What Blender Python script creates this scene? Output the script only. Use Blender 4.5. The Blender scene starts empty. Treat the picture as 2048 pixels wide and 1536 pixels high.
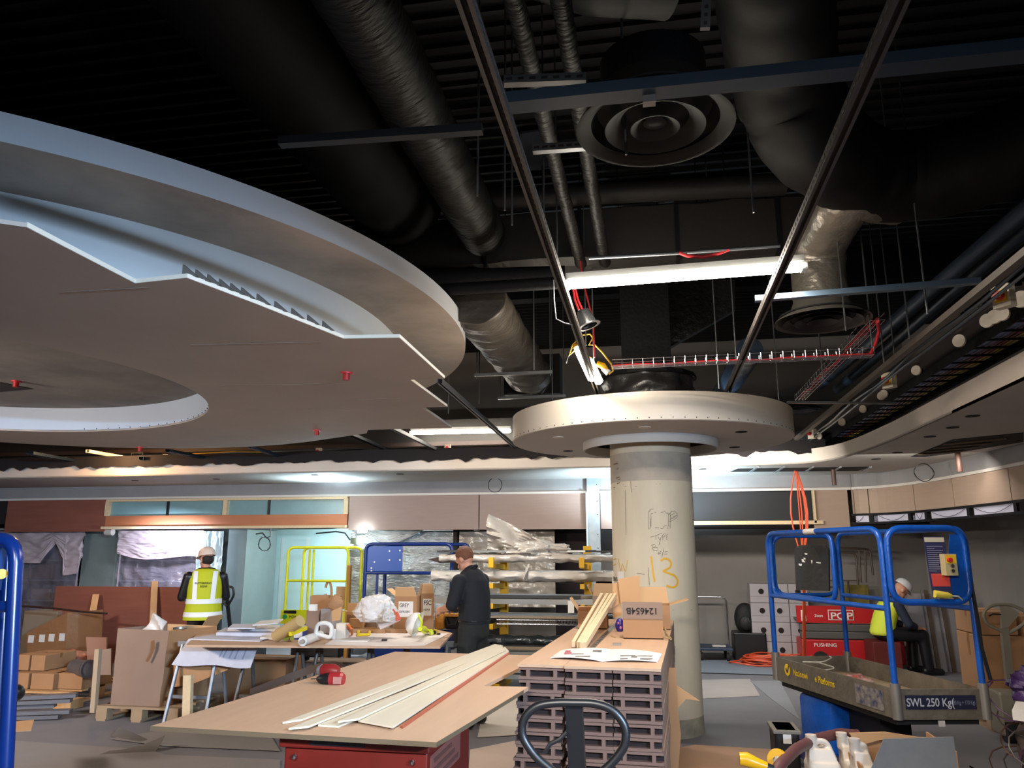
import bpy, bmesh, math, random
from mathutils import Vector as V, Matrix, noise
random.seed(7)
sc = bpy.context.scene
# ---------------- camera, world, lights, exposure ----------------
PITCH, YAW, EYE, FPX = math.radians(12.28), math.radians(10.2), 1.65, 1539.0
cd = bpy.data.cameras.new('camera'); cam = bpy.data.objects.new('camera', cd); sc.collection.objects.link(cam)
cam.location = (0, 0, EYE); cam.rotation_euler = (math.pi/2+PITCH, 0, YAW)
cd.sensor_width = 36; cd.lens = 36*FPX/2048; cd.clip_start = .05; cd.clip_end = 100
sc.camera = cam
sc.view_settings.view_transform = 'Standard'; sc.view_settings.look = 'None'
sc.view_settings.gamma = 1; sc.view_settings.use_curve_mapping = False
sc.view_settings.exposure = 1.0
sc.cycles.max_bounces = 7; sc.cycles.diffuse_bounces = 4; sc.cycles.glossy_bounces = 3
sc.cycles.transparent_max_bounces = 8; sc.cycles.sample_clamp_indirect = 4; sc.cycles.caustics_reflective = False
sc.cycles.caustics_refractive = False; sc.cycles.use_denoising = True
w = bpy.data.worlds.new('world'); sc.world = w; w.use_nodes = True
w.node_tree.nodes['Background'].inputs[0].default_value = (.5, .55, .65, 1)
w.node_tree.nodes['Background'].inputs[1].default_value = .02
def light(name, kind, loc, energy, color, size=.2, size_y=None, aim=None, spot=None, blend=.5, spread=180):
    d = bpy.data.lights.new(name, kind); d.energy = energy; d.color = color
    if kind == 'AREA':
        d.shape = 'RECTANGLE'; d.size = size; d.size_y = size_y or size; d.spread = math.radians(spread)
    else: d.shadow_soft_size = size
    if kind == 'SPOT': d.spot_size = math.radians(spot or 90); d.spot_blend = blend
    o = bpy.data.objects.new(name, d); o.location = loc; sc.collection.objects.link(o)
    if aim is not None: o.rotation_euler = (V(aim)-V(loc)).to_track_quat('-Z', 'Y').to_euler()
    return o
WARM, COOL, NEUT = (1, .80, .60), (.62, .85, 1), (1, .93, .84)
light('hall_tube_light_right', 'AREA', (3.2, -1.2, 2.7), 105, (.50, .72, 1), 1.5, .15, aim=(-3.5, 5, 2.2), spread=70)
light('hall_fill_behind', 'AREA', (-.6, -1.2, 2.9), 60, NEUT, 1.5, .15, aim=(0, 4, -1.8), spread=110)  # unseen fill lamp, added to brighten the hall from behind the camera
light('hall_fill_left', 'AREA', (-7.5, 3.0, 2.6), 75, (1, .86, .76), 1.5, .15, aim=(-5.5, 9, 0), spread=130)  # added fill lamp out of view, lifts the left side
light('tube_glow', 'AREA', (.24, 4.72, 3.30), 36, (1, .87, .74), 1.45, .08, aim=(.24, 4.75, 0))
light('worklight_behind_column', 'SPOT', (0, 10.9, 1.9), 210, COOL, .08, aim=(0, 11.2, 2.75), spot=150)
light('worklight_under_bulkhead', 'SPOT', (-5.0, 11.35, 2.45), 60, COOL, .06, aim=(-5.0, 11.3, 2.75), spot=165)
light('bay_lamp', 'POINT', (-4.85, 12.35, 1.75), 150, (.78, .93, 1), .05)
light('halogen_flood', 'POINT', (-7.66, 9.88, 3.02), 38, (1, .55, .25), .06)
light('bay_lamp_left', 'AREA', (-7.9, 11.6, 1.95), 26, (.75, .8, 1), .9, .1, aim=(-8, 13, .8))
light('bay_lamp_far', 'AREA', (-2.2, 8.4, 2.9), 32, NEUT, 1.2, .1, aim=(-2.0, 10.2, .3))
light('right_wall_fill', 'AREA', (.9, 9.6, 2.65), 32, NEUT, 1.2, .1, aim=(1.0, 13, .9))  # unseen lamp added to raise the wall right of the column
light('right_bay_lamp', 'AREA', (2.9, 9.3, 2.65), 8, NEUT, 1.2, .1, aim=(2.9, 11, 0))
light('hand_lamps_light', 'POINT', (-.62, 6.25, 3.15), 16, (1, .9, .75), .05)
# ---------------- picture ray helpers: photo pixel + one known coordinate -> world point ----------------
_M = Matrix.Rotation(YAW, 3, 'Z')
_F = _M @ V((0, math.cos(PITCH), math.sin(PITCH))); _U = _M @ V((0, -math.sin(PITCH), math.cos(PITCH))); _R = _M @ V((1, 0, 0))
EV = V((0, 0, EYE))
def ray(px, py): return _F + _R*((px-1024)/FPX) - _U*((py-768)/FPX)
def PZ(px, py, z): d = ray(px, py); return EV + d*((z-EYE)/d.z)
def PY(px, py, y): d = ray(px, py); return EV + d*(y/d.y)
def PX(px, py, x): d = ray(px, py); return EV + d*(x/d.x)
# ---------------- materials ----------------
def lin(h):
    h = h.lstrip('#'); c = [int(h[i:i+2], 16)/255 for i in (0, 2, 4)]
    return tuple(x/12.92 if x < .04045 else ((x+.055)/1.055)**2.4 for x in c)+(1,)
MATS = {}
def mat(name, col, rough=.6, metal=0, bump=0, bs=20, var=0, vs=6, col2=None, stretch=None, emit=0, alpha=1, spec=.5, trans=0):
    if name in MATS: return MATS[name]
    m = bpy.data.materials.new(name); m.use_nodes = True; nt = m.node_tree; p = nt.nodes['Principled BSDF']
    c = lin(col) if isinstance(col, str) else col
    p.inputs['Base Color'].default_value = c; p.inputs['Roughness'].default_value = rough; p.inputs['Metallic'].default_value = metal
    p.inputs['Specular IOR Level'].default_value = spec
    if alpha < 1: p.inputs['Alpha'].default_value = alpha
    if emit: p.inputs['Emission Color'].default_value = c; p.inputs['Emission Strength'].default_value = emit
    if bump or var or col2:
        tc = nt.nodes.new('ShaderNodeTexCoord'); mp = nt.nodes.new('ShaderNodeMapping'); nt.links.new(tc.outputs['Object'], mp.inputs[0])
        if stretch: mp.inputs['Scale'].default_value = stretch
    if var or col2:
        n = nt.nodes.new('ShaderNodeTexNoise'); n.inputs['Scale'].default_value = vs; n.inputs['Detail'].default_value = 6; n.inputs['Roughness'].default_value = .6
        nt.links.new(mp.outputs[0], n.inputs['Vector'])
        r = nt.nodes.new('ShaderNodeValToRGB'); r.color_ramp.elements[0].position = .35; r.color_ramp.elements[1].position = .65
        d = lin(col2) if col2 else tuple(x*(1-var) for x in c[:3])+(1,)
        r.color_ramp.elements[0].color = d; r.color_ramp.elements[1].color = c
        nt.links.new(n.outputs['Fac'], r.inputs[0]); nt.links.new(r.outputs[0], p.inputs['Base Color'])
    if bump:
        n2 = nt.nodes.new('ShaderNodeTexNoise'); n2.inputs['Scale'].default_value = bs; n2.inputs['Detail'].default_value = 4
        nt.links.new(mp.outputs[0], n2.inputs['Vector'])
        b = nt.nodes.new('ShaderNodeBump'); b.inputs['Strength'].default_value = bump; b.inputs['Distance'].default_value = .02
        nt.links.new(n2.outputs['Fac'], b.inputs['Height']); nt.links.new(b.outputs[0], p.inputs['Normal'])
    MATS[name] = m; return m
PLASTER = mat('raft_plaster', '#c6c1ba', .75, var=.10, vs=1.2)
DECKB = mat('plasterboard_face', '#b3a69c', .8, var=.07, vs=1.5)
BOARD_EDGE = mat('board_edge', '#d9d2c4', .8)
BLACKP = mat('black_paint', '#121114', .65, spec=.2, bump=.25, bs=30)
BLACKD = mat('black_deck', '#0c0b0f', .8)
FOIL = mat('black_foil_wrap', '#2a2828', .33, bump=.6, bs=14, stretch=(1, 1, 1))
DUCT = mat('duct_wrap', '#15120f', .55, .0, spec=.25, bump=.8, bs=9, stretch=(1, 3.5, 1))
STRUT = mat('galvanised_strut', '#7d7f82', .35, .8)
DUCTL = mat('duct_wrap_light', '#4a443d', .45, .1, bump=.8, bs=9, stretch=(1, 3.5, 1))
STRUTR = mat('rail_steel', '#4b4743', .4, .6)
STRUTD = mat('dark_strut', '#2b2e33', .4, .6)
STEELB = mat('blue_grey_channel', '#243240', .4, .4)
GALV = mat('galvanised_steel', '#9fa9b0', .4, .6, var=.15, vs=8)
GREEN_B = mat('moisture_board', '#8fa8a6', .8, var=.08, vs=2)
GREYW = mat('grey_plaster_wall', '#8d8884', .85, var=.10, vs=1.2)
TAUPE = mat('taupe_laminate', '#9a8379', .55, var=.08, vs=3, stretch=(1, 1, 12), bump=.05)
BROWNP = mat('brown_ply', '#8a5344', .5, var=.18, vs=2.5, stretch=(.5, .5, 4))
TANP = mat('tan_laminate', '#a58e7c', .6, var=.06, vs=3, stretch=(1, 1, 8))
PINE = mat('pine', '#c79b6b', .6, var=.15, vs=3, stretch=(6, 6, .6))
PINEP = mat('pale_pine', '#dcc39c', .6, var=.12, vs=6, stretch=(6, .4, 6))
MDF = mat('plywood_sheet', '#c4a083', .55, var=.09, vs=2.2, stretch=(5, .6, 1), bump=.04, bs=60)
MDFE = mat('plywood_edge', '#64543f', .7)
LAM = mat('slotted_board_grey', '#7a5f54', .6, var=.08, vs=4)
HOLE = mat('slot_dark', '#1d1416', .9)
CARD = mat('cardboard', '#a47a55', .8, var=.10, vs=3)
CARDL = mat('cardboard_light', '#c09468', .8, var=.08, vs=3)
CARDD = mat('cardboard_grey', '#8d7464', .85, var=.10, vs=2)
CARDI = mat('cardboard_inside', '#c49b70', .8)
TAPE = mat('brown_tape', '#8a6038', .35)
PAPER = mat('paper', '#d9d3cd', .7, var=.04, vs=10)
PLAN = mat('plan_paper', '#c4c4d0', .7, var=.10, vs=8)
WHITE = mat('white_plastic', '#dcdad4', .4)
WFILM = mat('white_foam_film', '#a9a299', .45, bump=.7, bs=6)
PLAS = mat('crinkled_plastic', '#8f8a96', .12, 0, bump=1.0, bs=11, stretch=(1, 1, 2.2), alpha=.42, spec=1.0)
PLASG = mat('grey_crinkled_plastic', '#a39b91', .22, 0, bump=.9, bs=9, spec=.8)
MILKY = mat('milky_sheet', '#b0a2a6', .5, bump=.5, bs=4, alpha=.86)
BLUE = mat('lift_blue', '#0f52b0', .3, var=.25, vs=12, bump=.1, bs=40)
BLUEN = mat('lift_dark_blue', '#0c2a6b', .25, var=.1, vs=10)
YEL = mat('lift_yellow', '#d8dc1c', .4, var=.08, vs=10)
YELR = mat('rack_yellow', '#c99a16', .45)
RED = mat('tool_box_red', '#68150c', .45, var=.15, vs=6)
REDL = mat('scissor_red', '#b81e22', .4, var=.1, vs=5)
ORANGE = mat('orange_cable', '#d4512a', .5)
REDC = mat('red_cable', '#c0262c', .45)
YCAB = mat('yellow_cable', '#c99b2a', .45)
BLACK = mat('black_plastic', '#131316', .4)
RUBBER = mat('black_rubber', '#181818', .8)
GREYT = mat('grey_steel_arm', '#5d5a57', .5, .3)
ALU = mat('aluminium', '#b9bab8', .3, .8)
TREAD = mat('tread_alu', '#8d8578', .42, .55, var=.3, vs=9, bump=.25, bs=25)
CHROME = mat('chrome', '#c9c9cc', .18, 1)
NAVY = mat('navy_cloth', '#0f1017', .85, bump=.25, bs=12)
TROUS = mat('dark_trousers', '#1d1d1b', .9, bump=.35, bs=10)
HIVIS = mat('hi_vis_yellow', '#b9bf12', .7, bump=.3, bs=9)
REFL = mat('reflective_tape', '#e9ebea', .5)
SKIN = mat('skin', '#c08a72', .55)
HAIR = mat('ginger_hair', '#6b4028', .7, bump=.8, bs=60)
DHAIR = mat('dark_hair', '#1c1512', .7, bump=.6, bs=60)
CREAM = mat('column_paint', '#cfc3ab', .65, var=.10, vs=2.2, stretch=(3, 3, .6), bump=.1, bs=5)
INK = mat('black_ink', '#1a1715', .8)
YPAINT = mat('yellow_spray', '#d9a51c', .6)
LAMPW = mat('lamp_tube', (1, .93, .80, 1), .5, emit=24)
LAMPC = mat('lamp_cool', (.75, .93, 1, 1), .5, emit=22)
LAMPH = mat('lamp_halogen', (1, .66, .32, 1), .5, emit=40)
FLOORM = mat('screed_floor', '#77757a', .8, var=.18, vs=.9, bump=.1, bs=14)
# ---------------- mesh builder ----------------
def I3(): return Matrix.Identity(3)
def frame(d, up=(0, 0, 1)):
    d = V(d).normalized(); u = V(up)
    if abs(d.dot(u)) > .98: u = V((0, 1, 0))
    x = d.cross(u).normalized(); return x, x.cross(d).normalized()
def rz(a, p, c=(0, 0, 0)):
    c = V(c); q = V(p)-c; return V((q.x*math.cos(a)-q.y*math.sin(a), q.x*math.sin(a)+q.y*math.cos(a), q.z))+c
class B:
    def __init__(s): s.bm = bmesh.new()
    def box(s, c, size, rot=(0, 0, 0), bev=0):
        r = bmesh.ops.create_cube(s.bm, size=1); vs = r['verts']
        from mathutils import Euler
        m = Matrix.Translation(V(c)) @ Euler(rot).to_matrix().to_4x4() @ Matrix.Diagonal((*size, 1))
        bmesh.ops.transform(s.bm, matrix=m, verts=vs)
        if bev:
            es = list({e for v in vs for e in v.link_edges})
            bmesh.ops.bevel(s.bm, geom=es, offset=bev, segments=2, affect='EDGES', profile=.5)
        return s
    def bb(s, a, b, bev=0):
        a, b = V(a), V(b); return s.box((a+b)/2, [abs(x) for x in (b-a)], bev=bev)
    def bar(s, p, q, wdt, h, up=(0, 0, 1)):
        p, q = V(p), V(q); x, y = frame(q-p, up)
        pts = [p+x*(i*wdt/2)+y*(j*h/2) for i, j in ((-1, -1), (1, -1), (1, 1), (-1, 1))]
        return s.prism(pts, q-p)
    def prism(s, pts, vec):
        vec = V(vec); a = [s.bm.verts.new(V(p)) for p in pts]; b = [s.bm.verts.new(V(p)+vec) for p in pts]; n = len(a)
        s.bm.faces.new(a); s.bm.faces.new(b[::-1])
        for i in range(n): s.bm.faces.new((a[i], b[i], b[(i+1) % n], a[(i+1) % n]))
        return s
    def tube(s, pts, r, seg=8, closed=False, caps=True):
        pts = [V(p) for p in pts]; n = len(pts); rr = r if isinstance(r, (list, tuple)) else [r]*n
        rings = []; x = None
        for i, p in enumerate(pts):
            a = pts[(i-1) % n] if closed or i > 0 else p; b = pts[(i+1) % n] if closed or i < n-1 else p
            d = (b-a)
            if d.length < 1e-9: d = V((0, 0, 1))
            d.normalize()
            if x is None: x, y = frame(d)
            else:
                x = (x-d*x.dot(d)).normalized(); y = x.cross(d)
            rings.append([s.bm.verts.new(p+(x*math.cos(t)+y*math.sin(t))*rr[i]) for t in [2*math.pi*k/seg for k in range(seg)]])
        m = n if closed else n-1
        for i in range(m):
            A, C = rings[i], rings[(i+1) % n]
            for k in range(seg): s.bm.faces.new((A[k], A[(k+1) % seg], C[(k+1) % seg], C[k]))
        if caps and not closed: s.bm.faces.new(rings[0][::-1]); s.bm.faces.new(rings[-1])
        return s
    def cyl(s, p, q, r, r2=None, seg=16): return s.tube([p, q], [r, r if r2 is None else r2], seg)
    def lathe(s, prof, c=(0, 0, 0), seg=32, axis=(0, 0, 1)):
        c = V(c); ax = V(axis).normalized(); x, y = frame(ax); rings = []
        for r, z in prof:
            rings.append([s.bm.verts.new(c+ax*z+(x*math.cos(t)+y*math.sin(t))*max(r, 1e-4)) for t in [2*math.pi*k/seg for k in range(seg)]])
        for A, C in zip(rings, rings[1:]):
            for k in range(seg): s.bm.faces.new((A[k], A[(k+1) % seg], C[(k+1) % seg], C[k]))
        return s
    def ell(s, c, r, seg=16, rot=None):
        c = V(c); rr = r if isinstance(r, (list, tuple)) else (r, r, r); nv = seg//2+1; N_ = s.bm.verts.new; F_ = s.bm.faces.new
        def P(x, y, z): q = V((x*rr[0], y*rr[1], z*rr[2])); return N_(c+(rot @ q if rot else q))
        top, bot = P(0, 0, 1), P(0, 0, -1)
        R = [[P(math.sin(math.pi*j/nv)*math.cos(2*math.pi*k/seg), math.sin(math.pi*j/nv)*math.sin(2*math.pi*k/seg), math.cos(math.pi*j/nv)) for k in range(seg)] for j in range(1, nv)]
        for k in range(seg):
            n = (k+1) % seg; F_((top, R[0][k], R[0][n])); F_((bot, R[-1][n], R[-1][k]))
            for A, C in zip(R, R[1:]): F_((A[k], C[k], C[n], A[n]))
        return s
    def grid(s, fn, nu, nv, thick=None):
        g = [[s.bm.verts.new(V(fn(i/nu, j/nv))) for j in range(nv+1)] for i in range(nu+1)]
        for i in range(nu):
            for j in range(nv): s.bm.faces.new((g[i][j], g[i+1][j], g[i+1][j+1], g[i][j+1]))
        if thick:
            t = V(thick); k = [[s.bm.verts.new(g[i][j].co+t) for j in range(nv+1)] for i in range(nu+1)]
            for i in range(nu):
                for j in range(nv): s.bm.faces.new((k[i][j], k[i][j+1], k[i+1][j+1], k[i+1][j]))
            rim = [(i, 0) for i in range(nu)]+[(nu, j) for j in range(nv)]+[(i, nv) for i in range(nu, 0, -1)]+[(0, j) for j in range(nv, 0, -1)]
            for a in range(len(rim)):
                (i, j), (u, v_) = rim[a], rim[(a+1) % len(rim)]
                s.bm.faces.new((g[i][j], k[i][j], k[u][v_], g[u][v_]))
        return s
    def plate(s, outer, holes, z0, z1):
        es = []
        for lp in [outer]+holes:
            vs = [s.bm.verts.new((p[0], p[1], z0)) for p in lp]
            es += [s.bm.edges.new((vs[i], vs[(i+1) % len(vs)])) for i in range(len(vs))]
        r = bmesh.ops.triangle_fill(s.bm, use_beauty=True, edges=es, normal=(0, 0, -1))
        fs = [f for f in r['geom'] if isinstance(f, bmesh.types.BMFace)]
        if z1 != z0:
            e = bmesh.ops.extrude_face_region(s.bm, geom=fs)
            bmesh.ops.translate(s.bm, vec=(0, 0, z1-z0), verts=[v for v in e['geom'] if isinstance(v, bmesh.types.BMVert)])
        return s
def circ(c, r, n=64, a0=0, a1=360): return [(c[0]+r*math.cos(math.radians(a0+(a1-a0)*i/n)), c[1]+r*math.sin(math.radians(a0+(a1-a0)*i/n))) for i in range(n)]
WM = {}
def mesh(name, b, m, smooth=False):
    bmesh.ops.recalc_face_normals(b.bm, faces=b.bm.faces)
    me = bpy.data.meshes.new(name); b.bm.to_mesh(me); b.bm.free()
    if m: me.materials.append(m)
    if smooth:
        me.polygons.foreach_set('use_smooth', [True]*len(me.polygons))
        try: me.set_sharp_from_angle(angle=math.radians(40))
        except Exception: pass
    return me
def O(name, b, m, parent=None, smooth=False, kind=None, label=None):
    me = b if isinstance(b, bpy.types.Mesh) else mesh(name, b, m, smooth)
    o = bpy.data.objects.new(name, me); sc.collection.objects.link(o)
    if parent is not None:
        o.parent = parent
        if parent.name in WM: me.transform(WM[parent.name]); WM[o.name] = WM[parent.name]
    if kind: o['kind'] = kind
    if label: o['label'] = label
    return o
LABELS = {}
def tag(o, label, cat, group=None, kind=None):
    if label in LABELS and not group: print('DUPLABEL', label)
    LABELS[label] = 1
    o['label'] = label; o['category'] = cat
    if group: o['group'] = group
    if kind: o['kind'] = kind
    return o
def T(name, label, cat, loc, rot=0, group=None, w=False):
    o = bpy.data.objects.new(name, None); sc.collection.objects.link(o); o.empty_display_size = .1
    o.location = loc; o.rotation_euler = (0, 0, rot); tag(o, label, cat, group)
    if w: WM[o.name] = (Matrix.Translation(V(loc)) @ Matrix.Rotation(rot, 4, 'Z')).inverted()
    return o
def ONE(name, label, cat, b, m, group=None, smooth=False, kind=None):
    me = b if isinstance(b, bpy.types.Mesh) else mesh(name, b, m, smooth)
    xs = [v.co for v in me.vertices]; lo = V([min(c[i] for c in xs) for i in range(3)]); hi = V([max(c[i] for c in xs) for i in range(3)])
    c = V(((lo.x+hi.x)/2, (lo.y+hi.y)/2, lo.z)); me.transform(Matrix.Translation(-c))
    o = bpy.data.objects.new(name, me); o.location = c; sc.collection.objects.link(o); WM[o.name] = Matrix.Translation(-c)
    return tag(o, label, cat, group, kind)
def S(name, b, m, smooth=False): return O(name, b, m, kind='structure', smooth=smooth)
def dup(root, loc, rot=None, label=None, group=None):
    r = root.copy(); sc.collection.objects.link(r); r.location = loc
    if rot is not None: r.rotation_euler = (0, 0, rot)
    if label: r['label'] = label; LABELS[label] = 1
    if group: r['group'] = group
    for ch in list(root.children):
        c = ch.copy(); sc.collection.objects.link(c); c.parent = r
        for g in ch.children:
            d = g.copy(); sc.collection.objects.link(d); d.parent = c
    return r
def text(name, body, size, org, right, up, m, parent, ext=.001, fn=None, sx=1, align='LEFT', bold=.014):
    cu = bpy.data.curves.new(name, 'FONT'); cu.body = body; cu.size = size; cu.align_x = align; cu.offset = bold*size
    to = bpy.data.objects.new(name, cu); sc.collection.objects.link(to)
    me = bpy.data.meshes.new_from_object(to.evaluated_get(bpy.context.evaluated_depsgraph_get()))
    bpy.data.objects.remove(to)
    r, u = V(right).normalized(), V(up).normalized(); n = r.cross(u); o = V(org)
    if fn is None:
        for v in me.vertices: v.co = o + r*(v.co.x*sx) + u*v.co.y + n*(ext+v.co.z)
    else:
        for v in me.vertices: v.co = fn(v.co.x*sx, v.co.y)
    me.materials.clear(); me.materials.append(m)
    return O(name, me, None, parent)
def fillet(pts, r, closed=False, n=5):
    pts = [V(p) for p in pts]; out = []; m = len(pts)
    for i, p in enumerate(pts):
        if not closed and i in (0, m-1): out.append(p); continue
        a, b = pts[(i-1) % m], pts[(i+1) % m]; u, v_ = (a-p), (b-p); k = min(r, u.length*.49, v_.length*.49)
        A, C = p+u.normalized()*k, p+v_.normalized()*k
        for j in range(n+1):
            t = j/n; out.append(A*(1-t)**2+p*2*t*(1-t)+C*t*t)
    return out
def wav(p, s=1, a=.02, o=0): return a*noise.noise(V(p)*s+V((o, o*1.7, o*.3)))
# a pixel rectangle standing on the level zb -> box corners (x0,y0,z0),(x1,y1,z1)
def PB(x0, y0, x1, y1, zb, d):
    yy = PZ((x0+x1)/2, y1, zb).y
    return V((PY(x0, y1, yy).x, yy, zb)), V((PY(x1, y1, yy).x, yy+d, PY((x0+x1)/2, y0, yy).z))
def carton(name, label, a, b, m=CARD, rot=0, open_=False, flaps=(70, 40, 100, 60), group=None, tape=True, cat='box', long=.5):
    a, b = V(a), V(b); c = (a+b)/2; W, D, Hh = b.x-a.x, b.y-a.y, b.z-a.z
    t = T(name, label, cat, (c.x, c.y, a.z), rot, group); q = B(); th = .006
    if open_:
        q.box((0, 0, th/2), (W, D, th))
        for s_ in (-1, 1):
            q.box((s_*(W/2-th/2), 0, Hh/2), (th, D, Hh)); q.box((0, s_*(D/2-th/2), Hh/2), (W-2*th, th, Hh))
        O('carton_body', q, m, t)
        for k, ang in enumerate(flaps):
            if ang is None: continue
            an = math.radians(ang); L = (D if k < 2 else W)*long; s_ = -1 if k % 2 == 0 else 1; f = B()
            out = math.sin(an)*L; up = -math.cos(an)*L if ang > 90 else math.cos(an)*L
            if k < 2: f.prism([(-W/2+.004, s_*D/2, Hh), (W/2-.004, s_*D/2, Hh), (W/2-.02, s_*(D/2+out), Hh+up), (-W/2+.02, s_*(D/2+out), Hh+up)], (0, 0, .005))
            else: f.prism([(s_*W/2, -D/2+.004, Hh), (s_*W/2, D/2-.004, Hh), (s_*(W/2+out), D/2-.02, Hh+up), (s_*(W/2+out), -D/2+.02, Hh+up)], (0, 0, .005))
            O('flap', f, CARDI, t)
    else:
        q.box((0, 0, Hh/2), (W, D, Hh), bev=min(.006, Hh*.1)); cb = O('carton_body', q, m, t)
        if tape:
            g = B(); tw = min(.05, W*.2)
            g.box((0, 0, Hh+.0008), (W*.998, tw, .0016)); g.box((-W/2-.0008, 0, Hh*.85), (.0016, tw, Hh*.3)); g.box((W/2+.0008, 0, Hh*.85), (.0016, tw, Hh*.3))
            O('tape', g, TAPE, cb)
    return t
ORD = ['top', 'second', 'third', 'fourth', 'fifth', 'sixth', 'seventh', 'eighth', 'ninth', 'tenth', 'eleventh', 'twelfth', 'thirteenth', 'fourteenth', 'fifteenth', 'sixteenth']
# ---------------- room shell ----------------
S('floor', B().bb((-16, -7, -.1), (6.5, 14.2, 0)), FLOORM)
q = B()
q.bb((-16, -7, 5.3), (6.5, 14.2, 5.4))
S('ceiling', q, BLACKD)
q = B()
for k in range(84): q.bb((-12, .5+k*.16, 5.26), (6.3, .5+k*.16+.035, 5.3))
S('trim_1', q, mat('deck_rib', '#0a090c', .8))
# black painted beams under the deck
q = B()
for y in (2.0, 9.4): q.bb((-12, y, 4.85), (6.3, y+.2, 5.3))
S('trim_2', q, BLACKP)
LW = [(-16, 13.6), (3.4, 13.6), (4.2, 13.35), (4.8, 12.7), (5.1, 11.6), (5.3, 10), (5.4, 7), (5.4, -7)]
BH = [(-16, 11.95), (2.5, 11.95), (2.85, 11.9), (3.15, 11.72), (3.38, 11.35), (3.52, 10.9), (3.66, 10.1), (3.8, 8.9), (3.88, 7), (3.92, -4)]
SF = [(-16, 10.32), (-4, 10.33), (1.0, 10.42), (1.6, 10.41), (1.95, 10.32), (2.18, 10.05), (2.32, 9.55), (2.40, 8.6), (2.43, 6.7), (2.43, -4)]
def smooth_path(p, n=4):
    out = []
    for i in range(len(p)-1):
        p0, p1, p2, p3 = V(p[max(i-1, 0)]), V(p[i]), V(p[i+1]), V(p[min(i+2, len(p)-1)])
        if (p2-p1).length > 3: out.append(p1); continue
        for k in range(n):
            t = k/n; out.append(.5*((2*p1)+(p2-p0)*t+(2*p0-5*p1+4*p2-p3)*t*t+(3*p1-p0-3*p2+p3)*t**3))
    out.append(V(p[-1])); return [(v.x, v.y) for v in out]
def wallstrip(path, z0, z1, th, side=1):
    b = B(); n = len(path); nr = []
    for i in range(n):
        a, c = V(path[max(i-1, 0)]), V(path[min(i+1, n-1)]); d = (c-a).normalized(); nr.append(V((-d.y, d.x))*side)
    A = [(path[i][0], path[i][1]) for i in range(n)]; C = [(path[i][0]+nr[i].x*th, path[i][1]+nr[i].y*th) for i in range(n)]
    for i in range(n-1):
        f = [A[i], A[i+1], C[i+1], C[i]]
        b.prism([(x, y, z0) for x, y in f], (0, 0, z1-z0))
    return b
LWs, BHs, SFs = smooth_path(LW), smooth_path(BH), smooth_path(SF)
S('wall_back', wallstrip(LWs, 0, 5.3, .12), GREYW)
S('wall_left', B().bb((-16.1, -7, 0), (-16, 14, 5.3)), GREYW)
S('wall_front', B().bb((-16, -7.1, 0), (6.5, -7, 5.3)), GREYW)
# bulkhead soffit: underside band between the fascia edge and the upper wall face
q = B()
poly = SFs + [(x, y) for x, y in reversed([(p[0]+.0, p[1]+.08) if p[0] < 3 else (p[0]+.08, p[1]) for p in BHs])]
q.plate(poly, [], 2.75, 2.77)
S('trim_3', q, PLASTER)
S('trim_4', wallstrip(SFs, 2.75, 2.93, .012), mat('fascia_paint', '#c9beb2', .7, var=.08, vs=2))
q = B(); q.plate([(x, y+.02) for x, y in SFs[:6]]+[(2.2, 10.6), (2.2, 12.0), (-16, 12.0)], [], 2.93, 2.94)
# upper wall band, moulding and underside
S('wall_upper', wallstrip(BHs, 2.56, 2.75, .02), mat('band_plaster', '#8f8d8d', .8, var=.12, vs=3))
S('trim_5', wallstrip(BHs, 2.525, 2.56, .03, -1), mat('moulding_white', '#cfc8c0', .5))
xs = lambda px, py: PY(px, py, 11.95).x
# taupe panels on the straight run, each its own board
PAN = [(-12.6, xs(12, 1030), BROWNP), (xs(14, 1030), xs(214, 1030), BROWNP), (xs(698, 1030), xs(958, 1030), TAUPE), (xs(959, 1030), xs(1173, 1030), TAUPE), (xs(1201, 1030), xs(1240, 1030), TAUPE), (xs(1626, 1030), 2.8, TANP)]
PL = ['dark recess board at the far left of the bulkhead', 'red-brown plywood board on the bulkhead at far left, beside the row of small windows', 'wide taupe wood-effect board on the bulkhead, left of a thin joint', 'narrower taupe wood-effect board on the bulkhead, next to the steel stud', 'taupe board strip peeping out between steel stud and column', 'tan board on the bulkhead right of the black opening']
for k, (x0, x1, m) in enumerate(PAN):
    z0 = 1.985 if k < 5 else 1.97
    if k == 0: m = mat('recess_black', '#1a1210', .9)
    ONE('bulkhead_cladding', PL[k], 'wall panel', B().bb((x0+.004, 11.93, z0 if k else 2.12), (x1-.004, 11.97, 2.523)), m)
# carcass behind the panels
S('trim_6', B().bb((-16, 12.02, 2.02), (-9.3, 13.58, 2.05)), GREYW)
S('trim_7', B().bb((-5.2, 12.02, 2.02), (3.3, 13.58, 2.06)), mat('soffit_dark', '#4a4543', .8))
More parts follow.
